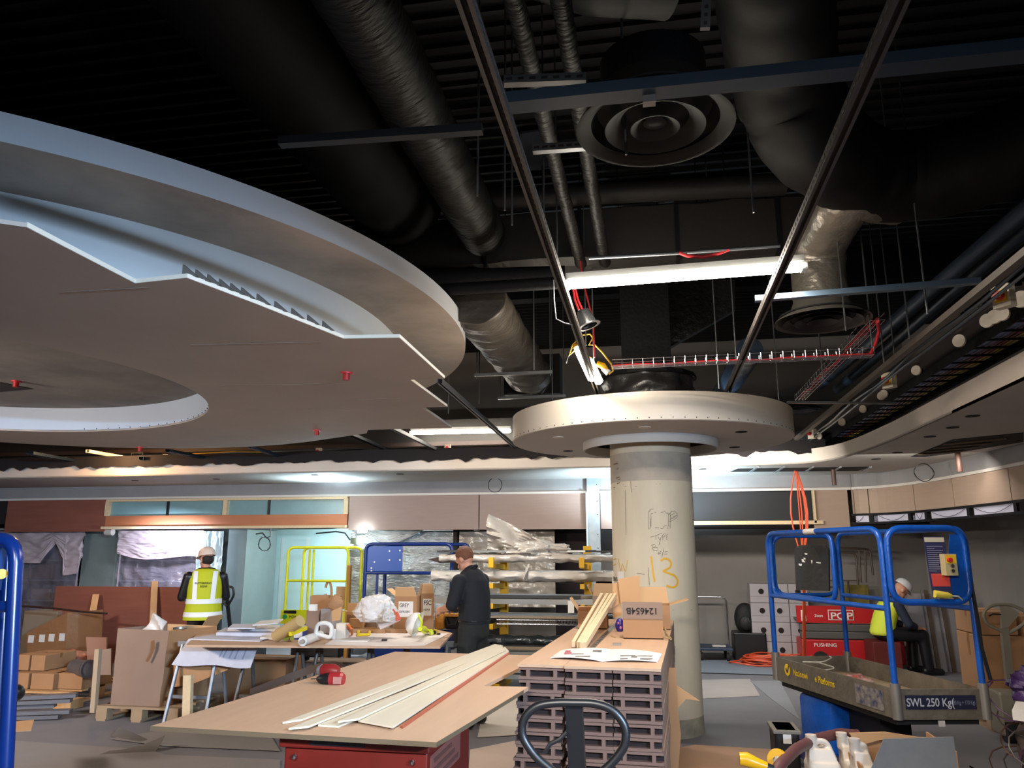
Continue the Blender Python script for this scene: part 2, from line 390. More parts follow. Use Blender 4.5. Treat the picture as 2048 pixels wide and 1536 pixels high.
# row of small framed windows left
wx = [xs(224, 1015), xs(336, 1015), xs(449, 1015)]
fr = T('timber_window_frame', 'long timber frame with small teal panes and a broad orange-brown sill board', 'window frame', ((xs(215, 1)+xs(695, 1))/2, 11.9, 2.0), w=True)
zt = lambda py, px=450: PY(px, py, 11.93).z
X0, X1 = xs(215, 1015), xs(696, 1015)
O('head_rail', B().bb((X0, 11.9, zt(1001)), (X1, 11.97, 2.52)), PINEP, fr)
O('sill_board', B().bb((X0, 11.93, zt(1052)), (X1, 11.99, zt(1030))), mat('sill_wood', '#b5714c', .5, var=.1, vs=3, stretch=(.4, 1, 4)), fr)
O('bottom_rail', B().bb((X0-.02, 11.86, zt(1057)), (X1, 11.97, zt(1052))), PINEP, fr)
for px in (217, 452, 693): O('mullion', B().bb((xs(px-4, 1015), 11.91, zt(1030)), (xs(px+4, 1015), 11.98, zt(1000))), PINEP, fr)
for px in (336, 538): O('glazing_bar', B().bb((xs(px-1.5, 1015), 11.93, zt(1030)), (xs(px+1.5, 1015), 11.97, zt(1000))), BLACK, fr)
for a_, b_ in ((222, 334), (338, 447), (457, 536), (540, 689)):
    O('pane', B().bb((xs(a_, 1015), 11.965, zt(1030)), (xs(b_, 1015), 11.975, zt(1001))), mat('teal_pane', '#7fa0a3', .25, var=.1, vs=3), fr)
# steel stud column left of the column
b_ = T('steel_stud', 'pale galvanised steel stud post, full height, left of the round column', 'stud', (xs(1187, 1015), 11.9, 0), w=True)
O('stud_web', B().bb((xs(1175, 1015), 11.88, 0), (xs(1200, 1015), 11.92, 2.75)), GALV, b_)
O('stud_flange', B().bb((xs(1173, 1015), 11.84, 0), (xs(1176, 1015), 11.92, 2.53)), mat('white_trim', '#c9d4da', .5), b_)
q = B()
for z in [2.65, 2.4, 2.2, 1.9, 1.7]: q.ell((xs(1195, 1015), 11.878, z), .008, 6)
O('screw', q, STRUTD, b_)
# black opening right of the column
ax, bx_ = xs(1380, 1015), xs(1625, 1015)
fr = T('bulkhead_opening', 'black rectangular opening with pale timber trim right of the column', 'opening', ((ax+bx_)/2, 11.9, 1.98), w=True)
O('dark_board', B().bb((ax, 11.98, zt(1049)), (bx_, 12.0, 2.52)), mat('black_board', '#101014', .6), fr)
O('timber_sill', B().bb((ax-.03, 11.88, zt(1053)-.02), (bx_+.12, 11.95, zt(1049))), PINEP, fr)
O('timber_jamb', B().bb((bx_, 11.88, zt(1053)), (bx_+.03, 11.95, 2.52)), PINEP, fr)
O('timber_jamb', B().bb((ax-.03, 11.88, zt(1053)), (ax-.005, 11.95, 2.52)), mat('white_trim2', '#b9bcc0', .5), fr)
# curved right run: boards between path points, then the strip of white lit panels below
def sub(path, s0, s1, n=6):
    L = [0]
    for i in range(1, len(path)): L.append(L[-1]+(V(path[i])-V(path[i-1])).length)
    def at(s_):
        for i in range(1, len(path)):
            if s_ <= L[i]:
                t = (s_-L[i-1])/(L[i]-L[i-1]); p = V(path[i-1]).lerp(V(path[i]), t); return (p.x, p.y)
        return path[-1]
    return [at(s0+(s1-s0)*k/n) for k in range(n+1)]
s = 18.45+.4
segs = [(18.85, 19.35), (19.36, 19.85), (20.36, 21.1), (21.11, 21.9), (21.91, 22.8), (22.81, 24.0), (24.01, 26), (26.01, 29.5)]
pos = ['just right of the black opening', 'left of the pigeonhole', 'right of the pigeonhole', 'second to the right of the pigeonhole', 'on the curve above the blue lift', 'on the curve near the right edge', 'at the right edge of the photo', 'past the right edge of the curve']
for (a0, a1), l in zip(segs, pos):
    ONE('curved_cladding', 'tan wood-effect bulkhead board '+l, 'wall panel', wallstrip(sub(BHs, a0+.003, a1-.003), 2.18, 2.523, .02, -1), TANP)
pg = sub(BHs, 19.86, 20.35, 2); g0, g1 = V((*pg[0], 0)), V((*pg[2], 0)); gd = (g1-g0).normalized(); gn = V((gd.y, -gd.x, 0))
t = T('pigeonhole_box', 'open timber pigeonhole in the curved bulkhead with loose wood inside', 'box', (g0+g1)/2+V((0, 0, 2.16)), w=True)
for z in (2.17, 2.50): O('rail', B().bar(g0+V((0, 0, z)), g1+V((0, 0, z)), .07, .035), PINE, t)
for g in (g0, g1): O('stile', B().bar(g+V((0, 0, 2.15)), g+V((0, 0, 2.52)), .07, .035), PINE, t)
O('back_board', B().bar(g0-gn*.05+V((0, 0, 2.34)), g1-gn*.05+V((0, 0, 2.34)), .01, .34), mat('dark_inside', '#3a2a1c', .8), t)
O('loose_board', B().bar(g0+gn*.0+gd*.05+V((0, 0, 2.23)), g1-gd*.03+gn*.0+V((0, 0, 2.25)), .03, .09), CARD, t)
# lit strip
k = 0; s0 = 18.9
q = wallstrip(sub(BHs, 18.85, 29, 40), 2.03, 2.06, .03, -1)
S('trim_8', q, BLACKP); S('trim_9', wallstrip(sub(BHs, 18.85, 29, 40), 2.15, 2.18, .03, -1), BLACKP)
wid = [.42, .42, .42, .42, .3, .6, .3, .9, .9]
nm = ['first', 'second', 'third', 'fourth', 'fifth', 'sixth', 'seventh', 'eighth', 'ninth']
for wd, l in zip(wid, nm):
    t = T('light_box', 'white back-lit panel in the black strip of the curved bulkhead, %s from the left' % l, 'light panel', (*sub(BHs, s0, s0+wd, 1)[0], 2.06), w=True)
    O('diffuser', wallstrip(sub(BHs, s0+.03, s0+wd-.03, 3), 2.06, 2.15, .008, -1), mat('lit_white', '#a9a6b4', .5, emit=.12), t)
    O('black_frame', wallstrip(sub(BHs, s0+wd-.03, s0+wd+.03, 1), 2.06, 2.15, .03, -1), BLACKP, t)
    pts = [V((*p, 2.14-.07*math.sin(math.pi*i/6))) for i, p in enumerate(sub(BHs, s0+.06, s0+wd-.1, 6))]
    O('loose_wire', B().tube([p-V((.02, .02, 0)) for p in pts], .003, 5), BLACK, t); s0 += wd+.06
# soffit openings: dark plates carry the shade inside, nothing is cut
q = B()
o1 = [PZ(x, y, 2.744) for x, y in ((1822, 914), (1905, 880), (2047, 866), (2047, 884), (1905, 907), (1850, 914))]
t = T('soffit_slatted_opening', 'dark unfinished opening with timber slats in the right-hand soffit', 'opening', PZ(1950, 890, 2.74), w=True)
O('recess', B().prism(o1, (0, 0, .003)), mat('recess_shade', '#17130f', .9), t)
for f in (.2, .4, .6, .8):
    a = o1[0].lerp(o1[1], f); c = (o1[4]).lerp(o1[2], f) if f < .9 else o1[2]
    O('slat', B().bar(a-V((0, 0, .008)), c-V((0, 0, .008)), .05, .012), mat('slat_brown', '#5a4a38', .8), t)
t = T('soffit_slot_opening', 'long narrow soffit slot with grey metal strips, right of the round column', 'opening', PZ(1640, 940, 2.74), w=True)
o1 = [PZ(x, y, 2.744) for x, y in ((1460, 944), (1475, 938), (1738, 934), (1716, 942))]
O('recess', B().prism(o1, (0, 0, .003)), mat('recess_shade', '#17130f', .9), t)
for px in (1500, 1552, 1610, 1665, 1725): O('metal_strip', B().bar(PZ(px, 944, 2.735), PZ(px+16, 934, 2.735), .03, .01), GALV, t)
for k, (px, py, l) in enumerate(((270, 961, 'above the long window frame'), (432, 958, 'left part of the soffit, second from the left'), (630, 950, 'over the yellow lift'), (800, 948, 'over the far blue lift'), (1405, 938, 'just right of the column'), (1752, 918, 'at the turn of the soffit'), (1795, 905, 'after the turn of the soffit'), (1860, 873, 'middle of the right-hand soffit'), (1905, 855, 'right part of the soffit'), (1945, 832, 'near the right edge of the photo'))):
    p = PZ(px, py, 2.748)
    ONE('soffit_hole', 'round dark downlight hole in the soffit, '+l, 'hole', B().cyl(p, p-V((0, 0, .004)), .055), HOLE)  # flat dark disc carries the hole's shade
for px, py, l in ((1666, 958, 'left of the pigeonhole'), (1915, 925, 'beside the slatted opening')):
    ONE('brown_pipe_stub', 'short brown pipe hanging from the soffit '+l, 'pipe', B().cyl(PZ(px, py-20, 2.75), PZ(px, py-20, 2.75)-V((0, 0, .22)), .03), mat('brown_pipe', '#4a3025', .5))
for px, py, l in ((1780, 955, 'over the pigeonhole'), (1848, 945, 'right of the pigeonhole'), (990, 970, 'over the pallet of bagged stock')):
    c = PY(px, py, 11.7) if px < 1800 else PX(px, py, 3.3)
    ONE('cable_loop', 'thin dark cable loop hanging under the soffit '+l, 'cable', B().tube([c+V((.11*math.cos(a*.35), .02*math.sin(a), .11*math.sin(a*.35))) for a in range(36)], .005, 5), BLACK)
# ---------------- big ceiling raft ----------------
CR, R1, R2 = (-5.59, 5.83), 4.04, 3.43
raft = T('ceiling_raft', 'huge round plasterboard ceiling raft with a jagged lower deck, upper left', 'ceiling raft', (CR[0], CR[1], 2.98), w=True)
b = B(); N = 160
b.lathe([(R1, 3.67), (R1, 3.52)], (*CR, 0), N); O('fascia', b, mat('raft_fascia', '#c9cbd0', .6, var=.05, vs=2), raft, True)
b = B(); b.plate(circ(CR, R1, N), [circ(CR, R2, N)], 3.52, 3.50+.02); O('ring_underside', b, mat('ring_plaster', '#c4b4a4', .75, col2='#a4978b', vs=1.6, stretch=(1, 1, 1)), raft)
b = B(); b.plate(circ(CR, R1-.001, N), [], 3.665, 3.669); O('raft_top', b, BLACKD, raft)
b = B(); b.lathe([(R2, 3.525), (R2, 3.0)], (*CR, 0), N); O('drum', b, mat('drum_plaster', '#ccd1d5', .65, var=.08, vs=1.3), raft, True)
K = 1.33
dk = [(-1.97, 1.92), (-1.91, 1.96), (-1.91, 2.49), (-1.68, 2.47), (-1.58, 2.8), (-1.43, 3.37), (-1.16, 3.4), (-1.18, 4.3), (-1.39, 4.3), (-1.40, 5.19), (-1.58, 5.18), (-1.61, 6.12), (-2.09, 6.09), (-2.33, 6.1), (-2.41, 6.28), (-3.16, 6.69)]
dk = [(x*K, y*K) for x, y in dk]+[(CR[0]+3.38*math.cos(math.radians(a)), CR[1]+3.38*math.sin(math.radians(a))) for a in range(74, 252, 8)]+[(-5.2, 2.42), (-4.2, 2.5), (-3.3, 2.5)]
HC, HR = (-6.11, 5.28), 2.38
b = B(); b.plate(dk, [circ(HC, HR, 96)], 2.98, 3.0)
deck = O('deck_board', b, DECKB, raft)
# exposed paper edges of the boards
b = B()
for i in range(1, 13):
    p, r_ = V((*dk[i], 2.992)), V((*dk[i+1], 2.992)); b.bar(p, r_, .006, .022)
O('board_edge', b, BOARD_EDGE, raft)
b = B(); b.lathe([(HR, 2.985), (HR, 3.26)], (*HC, 0), 96); O('well_upstand', b, mat('well_paint', '#a9b6c6', .6, var=.05, vs=2), raft, True)
b = B(); b.plate(circ(HC, HR+.02, 96), [], 3.25, 3.27); O('well_top', b, mat('well_ceiling', '#8d8781', .8, col2='#706c6b', vs=1.3), raft)
for k in range(44):
    if k % 1 == 0:
        a = math.radians(-60+k*3.6); b = B() if k == 0 else b
        b.ell((HC[0]+(HR-.003)*math.cos(a), HC[1]+(HR-.003)*math.sin(a), 3.01), .007, 5)
O('screw_heads', b, STRUTD, raft)
for k in range(11):
    t_ = k/10; p = V((*dk[4], 3.0)).lerp(V((*dk[5], 3.0)), (k-6)/5.5+.05) if k > 5 else V((*dk[3], 3.0)).lerp(V((*dk[4], 3.0)), k/6)
    O('bent_tab', B().prism([p+V((-.03, .0, 0)), p+V((.03, .04, 0)), p+V((-.03, .0, .055))], (.003, .02, 0)), mat('tab_grey', '#4b453f', .8), raft)
b = B(); c = (-7.6, 6.3)
b.prism([PZ(0, 765, 3.245), PZ(25, 770, 3.245), PZ(66, 778, 3.245), PZ(0, 784, 3.245)], (0, 0, .004)); O('well_slot', b, HOLE, raft)
for (x0, y0, x1, y1) in ((380, 690, 640, 684), (440, 771, 690, 767), (590, 819, 700, 818), (120, 585, 300, 575), (690, 800, 800, 797)): O('board_joint', B().bar(PZ(x0, y0, 2.979), PZ(x1, y1, 2.979), .005, .002), mat('joint_line', '#7d7169', .8), raft)
for px, py, z, l in ((693, 745, 2.98, 'in the middle of the jagged deck'), (634, 860, 2.98, 'near the far right edge of the deck'), (280, 894, 2.98, 'at the far edge of the deck'), (33, 762, 3.25, 'inside the round well of the raft')):
    p = PZ(px, py, z); t = T('sprinkler_cap', 'small red sprinkler cap '+l, 'sprinkler', p-V((0, 0, .06)), w=True)
    O('cap_plate', B().cyl(p, p-V((0, 0, .012)), .045), REDC, t); O('cap_body', B().cyl(p-V((0, 0, .012)), p-V((0, 0, .06)), .026), mat('cap_red', '#a01818', .5), t)
# ---------------- column and its ring ----------------
CC, CRr = V((0.0, 7.95, 0)), .405
col = T('round_column', 'cream painted round column with scribbles and a big yellow 13', 'column', CC, w=True)
O('shaft', B().lathe([(CRr, 0), (CRr, 2.98)], CC, 96), CREAM, col, True)
O('base_stain', B().lathe([(CRr+.003, .0), (CRr+.003, .1), (CRr+.001, .16)], CC, 64), mat('stain', '#8a8470', .8, col2='#b5aa92', vs=5), col, True)
O('top_band', B().lathe([(CRr+.001, 2.60), (CRr+.002, 2.45), (CRr+.001, 2.32)], CC, 64), mat('grey_band', '#a59c90', .8, col2='#b8ac9a', vs=4), col, True)  # slightly greyer mottled band near the column top
def chit(px, py, off=.002):
    d = ray(px, py); a = d.x**2+d.y**2; ex, ey = -CC.x, -CC.y; bq = 2*(ex*d.x+ey*d.y); c = ex*ex+ey*ey-(CRr+off)**2
    D = max(bq*bq-4*a*c, 0); return EV+d*((-bq-math.sqrt(D))/(2*a))
def ribbon(b, pts, wpx):
    P = [chit(x, y, .003) for x, y in pts]; Q = []
    for i, p in enumerate(P):
        a, c = P[max(i-1, 0)], P[min(i+1, len(P)-1)]; d = (c-a).normalized(); n = V((p.x-CC.x, p.y-CC.y, 0)).normalized(); s_ = d.cross(n).normalized()*(wpx*.0026)
        Q.append((b.bm.verts.new(p+s_), b.bm.verts.new(p-s_)))
    for (a, c), (e, f) in zip(Q, Q[1:]): b.bm.faces.new((a, c, f, e))
def dense(pts, n=4):
    out = []
    for i in range(len(pts)-1):
        p0, p1, p2, p3 = V(pts[max(i-1, 0)]), V(pts[i]), V(pts[i+1]), V(pts[min(i+2, len(pts)-1)])
        for k in range(n):
            t = k/n; out.append(.5*((2*p1)+(p2-p0)*t+(2*p0-5*p1+4*p2-p3)*t*t+(3*p1-p0-3*p2+p3)*t**3))
    out.append(V(pts[-1])); return [(v.x, v.y) for v in out]
def g4(l): return [(1024+x/4, 880+y/4) for x, y in l]
b = B()
ribbon(b, g4(dense([(1112, 930), (1120, 990), (1128, 1060), (1142, 1135)])), 3.0)
ribbon(b, g4(dense([(1190, 968), (1215, 950), (1250, 955), (1272, 985), (1262, 1020), (1225, 1040), (1212, 1050), (1250, 1065), (1300, 1085), (1325, 1125), (1315, 1165), (1280, 1178), (1235, 1165)])), 3.4)
O('yellow_number', b, YPAINT, col)
b = B()
for s_ in ([(806, 950), (812, 1050)], [(806, 955), (832, 948)], [(808, 1000), (828, 992)], [(850, 950), (868, 1050), (882, 990), (905, 1050), (925, 960)]): ribbon(b, g4(dense(s_, 3)), 1.6)
O('yellow_letters', b, mat('faded_yellow', '#d0a94a', .7), col)
b = B()
ST = [[(1090, 575), (1228, 570), (1230, 582), (1250, 582), (1250, 690), (1265, 690)], [(1090, 575), (1090, 712), (1208, 710), (1212, 695), (1225, 685), (1240, 684), (1242, 708), (1265, 708), (1265, 582)],
      [(1112, 592), (1112, 690), (1110, 705)], [(1112, 590), (1248, 588)], [(1100, 556), (1130, 552)], [(1096, 566), (1110, 562)], [(1145, 702), (1178, 702)], [(1105, 630), (1108, 690)], [(1140, 580), (1155, 578)], [(1190, 578), (1210, 576)],
      [(1255, 600), (1270, 575), (1300, 568), (1322, 590), (1320, 620), (1300, 634), (1275, 630), (1268, 600), (1300, 588)], [(1262, 640), (1318, 600)], [(1290, 610), (1310, 618)], [(1262, 655), (1290, 640)],
      [(1105, 778), (1150, 765), (1200, 745)], [(1150, 768), (1152, 800)], [(1170, 775), (1180, 800), (1185, 790)], [(1195, 770), (1175, 840)], [(1205, 760), (1208, 800)], [(1205, 760), (1225, 745), (1225, 765), (1208, 780)], [(1248, 752), (1232, 765), (1235, 778), (1248, 772)], [(1235, 778), (1232, 795), (1250, 792)],
      [(1118, 840), (1130, 885)], [(1115, 842), (1140, 832), (1148, 850), (1128, 860), (1165, 862), (1168, 880), (1132, 888)], [(1170, 905), (1172, 920)], [(1165, 905), (1195, 890)], [(1170, 912), (1190, 905)], [(1215, 870), (1198, 940)], [(1245, 892), (1225, 895), (1220, 915), (1245, 912)],
      [(1000, 1068), (1062, 1074)], [(1285, 1360), (1440, 1360)], [(900, 372), (1000, 374)], [(1090, 1020), (1098, 1160)], [(905, 400), (912, 760)], [(950, 330), (955, 420)]]
for s_ in ST: ribbon(b, g4(s_), .55)
O('pen_scribbles', b, INK, col)
b = B(); 
for cx, cy, rr in ((848, 300, 14), (850, 345, 12), (830, 190, 16), (858, 315, 10), (818, 380, 6), (845, 230, 9), (1155, 353, 3), (1185, 352, 4), (890, 357, 4), (1045, 48, 3), (1400, 300, 4)):
    ribbon(b, g4([(cx-rr, cy+rr*.4), (cx, cy), (cx+rr, cy-rr*.3)]), rr/7)
O('chipped_paint', b, mat('chip_brown', '#6e5636', .9), col)
# paper notice "...SE BINS"
b = B(); P = [chit(x, y, .004) for x, y in ((1224, 1144), (1236, 1143), (1248, 1144))]; Q = [chit(x, y, .004) for x, y in ((1224, 1170), (1236, 1171), (1248, 1164))]
for i in range(2): b.bm.faces.new([b.bm.verts.new(c) for c in (P[i], P[i+1], Q[i+1], Q[i])])
O('paper_notice', b, PAPER, col)
def ct(px0, py0, scale):
    o = chit(px0, py0, .006); a0 = math.atan2(o.y-CC.y, o.x-CC.x)
    return lambda x, y: V((CC.x+(CRr+.006)*math.cos(a0+x*scale/CRr), CC.y+(CRr+.006)*math.sin(a0+x*scale/CRr), o.z+y*scale))
text('notice_lettering', 'SE BINS', 1, (0, 0, 0), (1, 0, 0), (0, 1, 0), INK, col, fn=ct(1223, 1161, .058))
# ring
ring = T('column_ring_raft', 'round plasterboard ceiling ring around the column head', 'ceiling raft', (CC.x, CC.y, 2.65), w=True)
RR = 1.40
O('fascia', B().lathe([(RR, 2.99), (RR, 2.745), (RR-.012, 2.74)], CC, 128), mat('ring_fascia', '#c2b7a8', .55, var=.04, vs=2), ring, True)
O('underside', B().plate(circ(CC, RR-.01, 128), [circ(CC, .66, 64)], 2.74, 2.75), mat('ring_under', '#c2bdb8', .75, var=.05, vs=1), ring)
O('ring_top', B().plate(circ(CC, RR-.002, 128), [circ(CC, CRr+.01, 64)], 2.98, 2.988), mat('ring_top_grey', '#8a8782', .8), ring)
O('collar', B().lathe([(.68, 2.75), (.68, 2.655), (.66, 2.655), (.66, 2.745)], CC, 96), PLASTER, ring, True)
for a in (212, 268, 325, 150, 30): O('downlight_hole', B().cyl(CC+V((1.03*math.cos(math.radians(a)), 1.03*math.sin(math.radians(a)), 2.7395)), CC+V((1.03*math.cos(math.radians(a)), 1.03*math.sin(math.radians(a)), 2.735)), .055, seg=24), mat('hole_bright', '#d8cfc4', .4) if a in (212, 268) else HOLE, ring)
b = B()
for k in range(44):
    a = math.radians(180+k*4.1); b.ell(CC+V((RR*math.cos(a), RR*math.sin(a), 2.762)), .006, 5)
O('screw_heads', b, STRUTD, ring)
hd = T('column_head_wrap', 'crumpled black foil wrap around the column top above the ring', 'wrap', (CC.x, CC.y, 2.995), w=True)
O('foil_wrap', B().grid(lambda u, v_: V((CC.x+(.46+.05*noise.noise(V((u*14, v_*4, 1))))*math.cos(u*2*math.pi), CC.y+(.46+.05*noise.noise(V((u*14, v_*4, 1))))*math.sin(u*2*math.pi), 2.995+.42*v_)), 90, 14), FOIL, hd, True)
O('wrap_top', B().cyl(CC+V((0, 0, 3.38)), CC+V((0, 0, 3.42)), .5), BLACKP, hd)
O('steel_casing', B().box(CC+V((0, 0, 4.3)), (.34, .34, 1.8)), BLACKP, hd)
O('casing_fin', B().box(CC+V((0, -.18, 4.3)), (.5, .02, 1.8)), BLACKP, hd)
# ---------------- overhead services ----------------
def strut(name, label, p, q, perf=True, m=STRUT, wd=.041, group=None):
    t = T(name, label, 'rail', (V(p)+V(q))/2, w=True); p, q = V(p), V(q); x, y = frame(q-p)
    b = B(); b.bar(p+y*.019, q+y*.019, wd, .003)
    for s_ in (-1, 1): b.bar(p+x*s_*wd/2, q+x*s_*wd/2, .003, .041); b.bar(p+x*s_*(wd/2-.006)-y*.02, q+x*s_*(wd/2-.006)-y*.02, .011, .002)
    O('channel', b, m, t)
    if perf:
        h = B(); n = int((q-p).length/.05)
        for k in range(n):
            c = p.lerp(q, (k+.5)/n)
            for s_ in (-1, 1): h.box(c+x*s_*(wd/2+.0018), (.002, .022, .012) if abs((q-p).y) > abs((q-p).x) else (.022, .002, .012))
            h.box(c+y*.016, (.012, .026, .002) if abs((q-p).y) > abs((q-p).x) else (.026, .012, .002))
        O('slots', h, HOLE, t)
    return t
strut('strut_rail', 'long perforated steel channel left of the fluorescent tube', (-.44, .9, 3.10), (-.44, 7.0, 3.04), True, STRUTR)
strut('strut_rail', 'long perforated steel channel right of the fluorescent tube', (.70, .9, 3.10), (.70, 7.0, 3.04), True, STRUTR)
strut('strut_rail', 'steel channel running back from the raft toward the soffit, left of the ring', PZ(880, 762, 3.04), PZ(1062, 922, 3.04), False)
strut('strut_rail', 'dark steel channel crossing under the second tube', PZ(780, 853, 3.04), PZ(925, 925, 3.04), False, STRUTD)
strut('strut_rail', 'dark channel left of the grey lamp guard', PZ(500, 893, 3.0), PZ(620, 932, 3.0), False, STEELB)
strut('strut_rail', 'blue-grey angle under the raft edge, right of the halogen flood', PZ(335, 901, 3.0), PZ(476, 929, 3.0), False, STEELB, .07)
strut('strut_rail', 'blue-grey angle left of the halogen flood', PZ(60, 906, 3.0), PZ(212, 933, 3.0), False, STEELB, .10)
strut('strut_rail', 'dark blue-grey angle just right of the halogen flood', PZ(282, 916, 3.0), PZ(342, 932, 3.0), False, STEELB, .07)
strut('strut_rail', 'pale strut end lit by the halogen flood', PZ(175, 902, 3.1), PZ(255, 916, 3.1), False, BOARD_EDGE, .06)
strut('strut_rail', 'dark channel behind the jagged raft tip', PZ(700, 868, 3.2), PZ(850, 932, 3.15), False, STRUTD, .08)
t = T('cross_channel', 'wide blue-grey channel crossing above the big ceiling diffuser', 'channel', PZ(1330, 185, 3.45), w=True)
O('channel', B().bar(PZ(1010, 207, 3.45), PZ(2080, 98, 3.45), .09, .05), STEELB, t)
O('clamp', B().box(PZ(1298, 197, 3.42), (.05, .04, .05)), STRUT, t)
ONE('cross_channel', 'thin dark channel running into the raft shadow at upper left', 'channel', B().bar(PZ(560, 285, 3.6), PZ(965, 258, 3.6), .05, .04), STRUTD)
ONE('cross_channel', 'thin blue channel passing in front of the right duct elbow', 'channel', B().bar(PZ(1510, 598, 3.25), PZ(1960, 562, 3.25), .05, .035), mat('blue_channel', '#5f7488', .35, .5))  # plain blue-grey base colour
ONE('cross_channel', 'grey conduit bar joining the ring raft to the right-hand tray', 'channel', B().bar(PZ(1575, 805, 3.0), PZ(1790, 806, 3.0), .04, .02), STRUT)
for (x0, y0, x1, y1, z, l) in ((1008, 163, 1172, 157, 3.75, 'nearer'), (1066, 299, 1180, 291, 3.75, 'farther')):
    t = T('slotted_bracket', 'short slotted steel bracket under the twin pipes, the %s one' % l, 'bracket', PZ((x0+x1)/2, y0, z), w=True)
    p, q = PZ(x0, y0, z), PZ(x1, y1, z); O('channel', B().bar(p, q, .04, .04), STRUT, t)
    b = B()
    for k in range(7): b.box(p.lerp(q, (k+.5)/7)-V((0, .021, 0)), (.028, .003, .012))
    O('slots', b, HOLE, t)
t = T('slotted_bracket', 'short upright slotted bracket at the top edge of the photo', 'bracket', PY(1412, 55, 2.6), w=True)
p, q = PY(1410, 58, 2.6), PY(1416, -40, 2.6); O('channel', B().bar(p, q, .035, .02, (0, 1, 0)), STRUT, t)
b = B()
for k in range(6): b.box(p.lerp(q, (k+.5)/6)-V((0, .012, 0)), (.012, .003, .012))
O('slots', b, HOLE, t)
# ducts and pipes
def wrapduct(b, pts, r, ry=1, seg=28, amp=.02, freq=9):
    pts = [V(p) for p in pts]; P = []
    for i in range(len(pts)-1):
        n = max(2, int((pts[i+1]-pts[i]).length/.05))
        P += [pts[i].lerp(pts[i+1], k/n) for k in range(n)]
    P.append(pts[-1]); rings = []
    for i, p in enumerate(P):
        d = (P[min(i+1, len(P)-1)]-P[max(i-1, 0)]).normalized(); x, y = frame(d)
        rings.append([b.bm.verts.new(p+(x*math.cos(a)+y*math.sin(a)*ry)*(r+amp*noise.noise(V((i*.05*freq*1.6, math.cos(a)*1.5, math.sin(a)*1.5+r*20))))) for a in [2*math.pi*k/seg for k in range(seg)]])
    for A, C in zip(rings, rings[1:]):
        for k in range(seg): b.bm.faces.new((A[k], A[(k+1) % seg], C[(k+1) % seg], C[k]))
    b.bm.faces.new(rings[0]); b.bm.faces.new(rings[-1][::-1]); return b
zd = 3.75
pl, pr_ = PZ(985, 640, zd), PZ(1055, 748, zd)
t = T('wrapped_duct', 'wrinkled grey foil duct running back from behind the raft', 'duct', (-2.0, 7.5, 3.6), w=True)
xd = (pl.x+pr_.x)/2
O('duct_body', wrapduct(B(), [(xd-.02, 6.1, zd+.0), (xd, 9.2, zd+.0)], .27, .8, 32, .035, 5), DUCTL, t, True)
O('duct_end', B().box((xd, 9.35, zd+.05), (.7, .3, .5)), BLACKP, t)
for yy in (7.9, 9.2):
    O('trapeze', B().box((xd, yy, zd-.24), (.85, .04, .03)), STRUT, t)
    for s_ in (-1, 1): O('hanger_rod', B().cyl((xd+s_*.4, yy, zd-.28), (xd+s_*.4, yy, 5.25), .006, seg=6), STRUT, t)
t = T('spiral_duct', 'large dark round duct crossing at upper left', 'duct', PZ(880, 340, 4.2), w=True)
x_ = PZ(890, 340, 4.2).x
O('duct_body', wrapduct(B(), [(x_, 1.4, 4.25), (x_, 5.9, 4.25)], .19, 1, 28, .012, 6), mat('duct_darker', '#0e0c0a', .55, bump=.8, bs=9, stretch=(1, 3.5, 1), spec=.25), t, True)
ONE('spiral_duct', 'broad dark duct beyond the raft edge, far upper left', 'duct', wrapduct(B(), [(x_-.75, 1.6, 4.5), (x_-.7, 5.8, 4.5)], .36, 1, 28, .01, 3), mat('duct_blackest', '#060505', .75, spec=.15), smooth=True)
for dx, l in ((0, 'left'), (1, 'right')):
    p = PZ(1056 if not dx else 1140, 110, 4.0)
    ONE('lagged_pipe', 'black lagged pipe on the slotted brackets, %s of the pair' % l, 'pipe', wrapduct(B(), [(p.x, 2.4, 4.0), (p.x, 6.1, 4.0)], .045, 1, 16, .008, 14), DUCT, smooth=True)
t = T('main_duct', 'wide black rectangular duct crossing above the fluorescent tube', 'duct', (-1, 6.4, 4.05), w=True)
p, q = PZ(700, 545, 4.05), PZ(1660, 500, 4.05); q.y = p.y+(q.y-p.y)*.6
b = B(); n = 60
def fdu(u, v_):
    c = p.lerp(q, u); prof = [(0, .45), (0, 0.02), (.1, 0), (.6, 0), (.62, .45)][int(round(v_*4))]
    return c+V((0, prof[0], prof[1]+.03*noise.noise(V((u*14, v_*3, 0)))))
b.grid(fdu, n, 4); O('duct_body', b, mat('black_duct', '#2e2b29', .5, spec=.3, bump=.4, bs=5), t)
for k in range(5):
    c = p.lerp(q, .1+k*.2); O('joint_flange', B().box(c+V((0, .3, .22)), (.03, .66, .5)), BLACKP, t)
ONE('black_pipe', 'dark round pipe running under the ceiling just beyond the diffuser', 'pipe', B().cyl(PZ(930, 400, 4.5), PZ(1570, 368, 4.5), .09, seg=24), mat('pipe_dark', '#1f1c1b', .6, spec=.25, bump=.2, bs=20), smooth=True)
ONE('black_pipe', 'second dark pipe tucked under the wide duct', 'pipe', B().cyl(PZ(740, 560, 3.9), PZ(1130, 548, 3.9), .07, seg=20), BLACKP, smooth=True)
ONE('black_pipe', 'third thin dark pipe under the wide duct', 'pipe', B().cyl(PZ(880, 580, 3.75), PZ(1130, 565, 3.75), .05, seg=20), BLACKP, smooth=True)
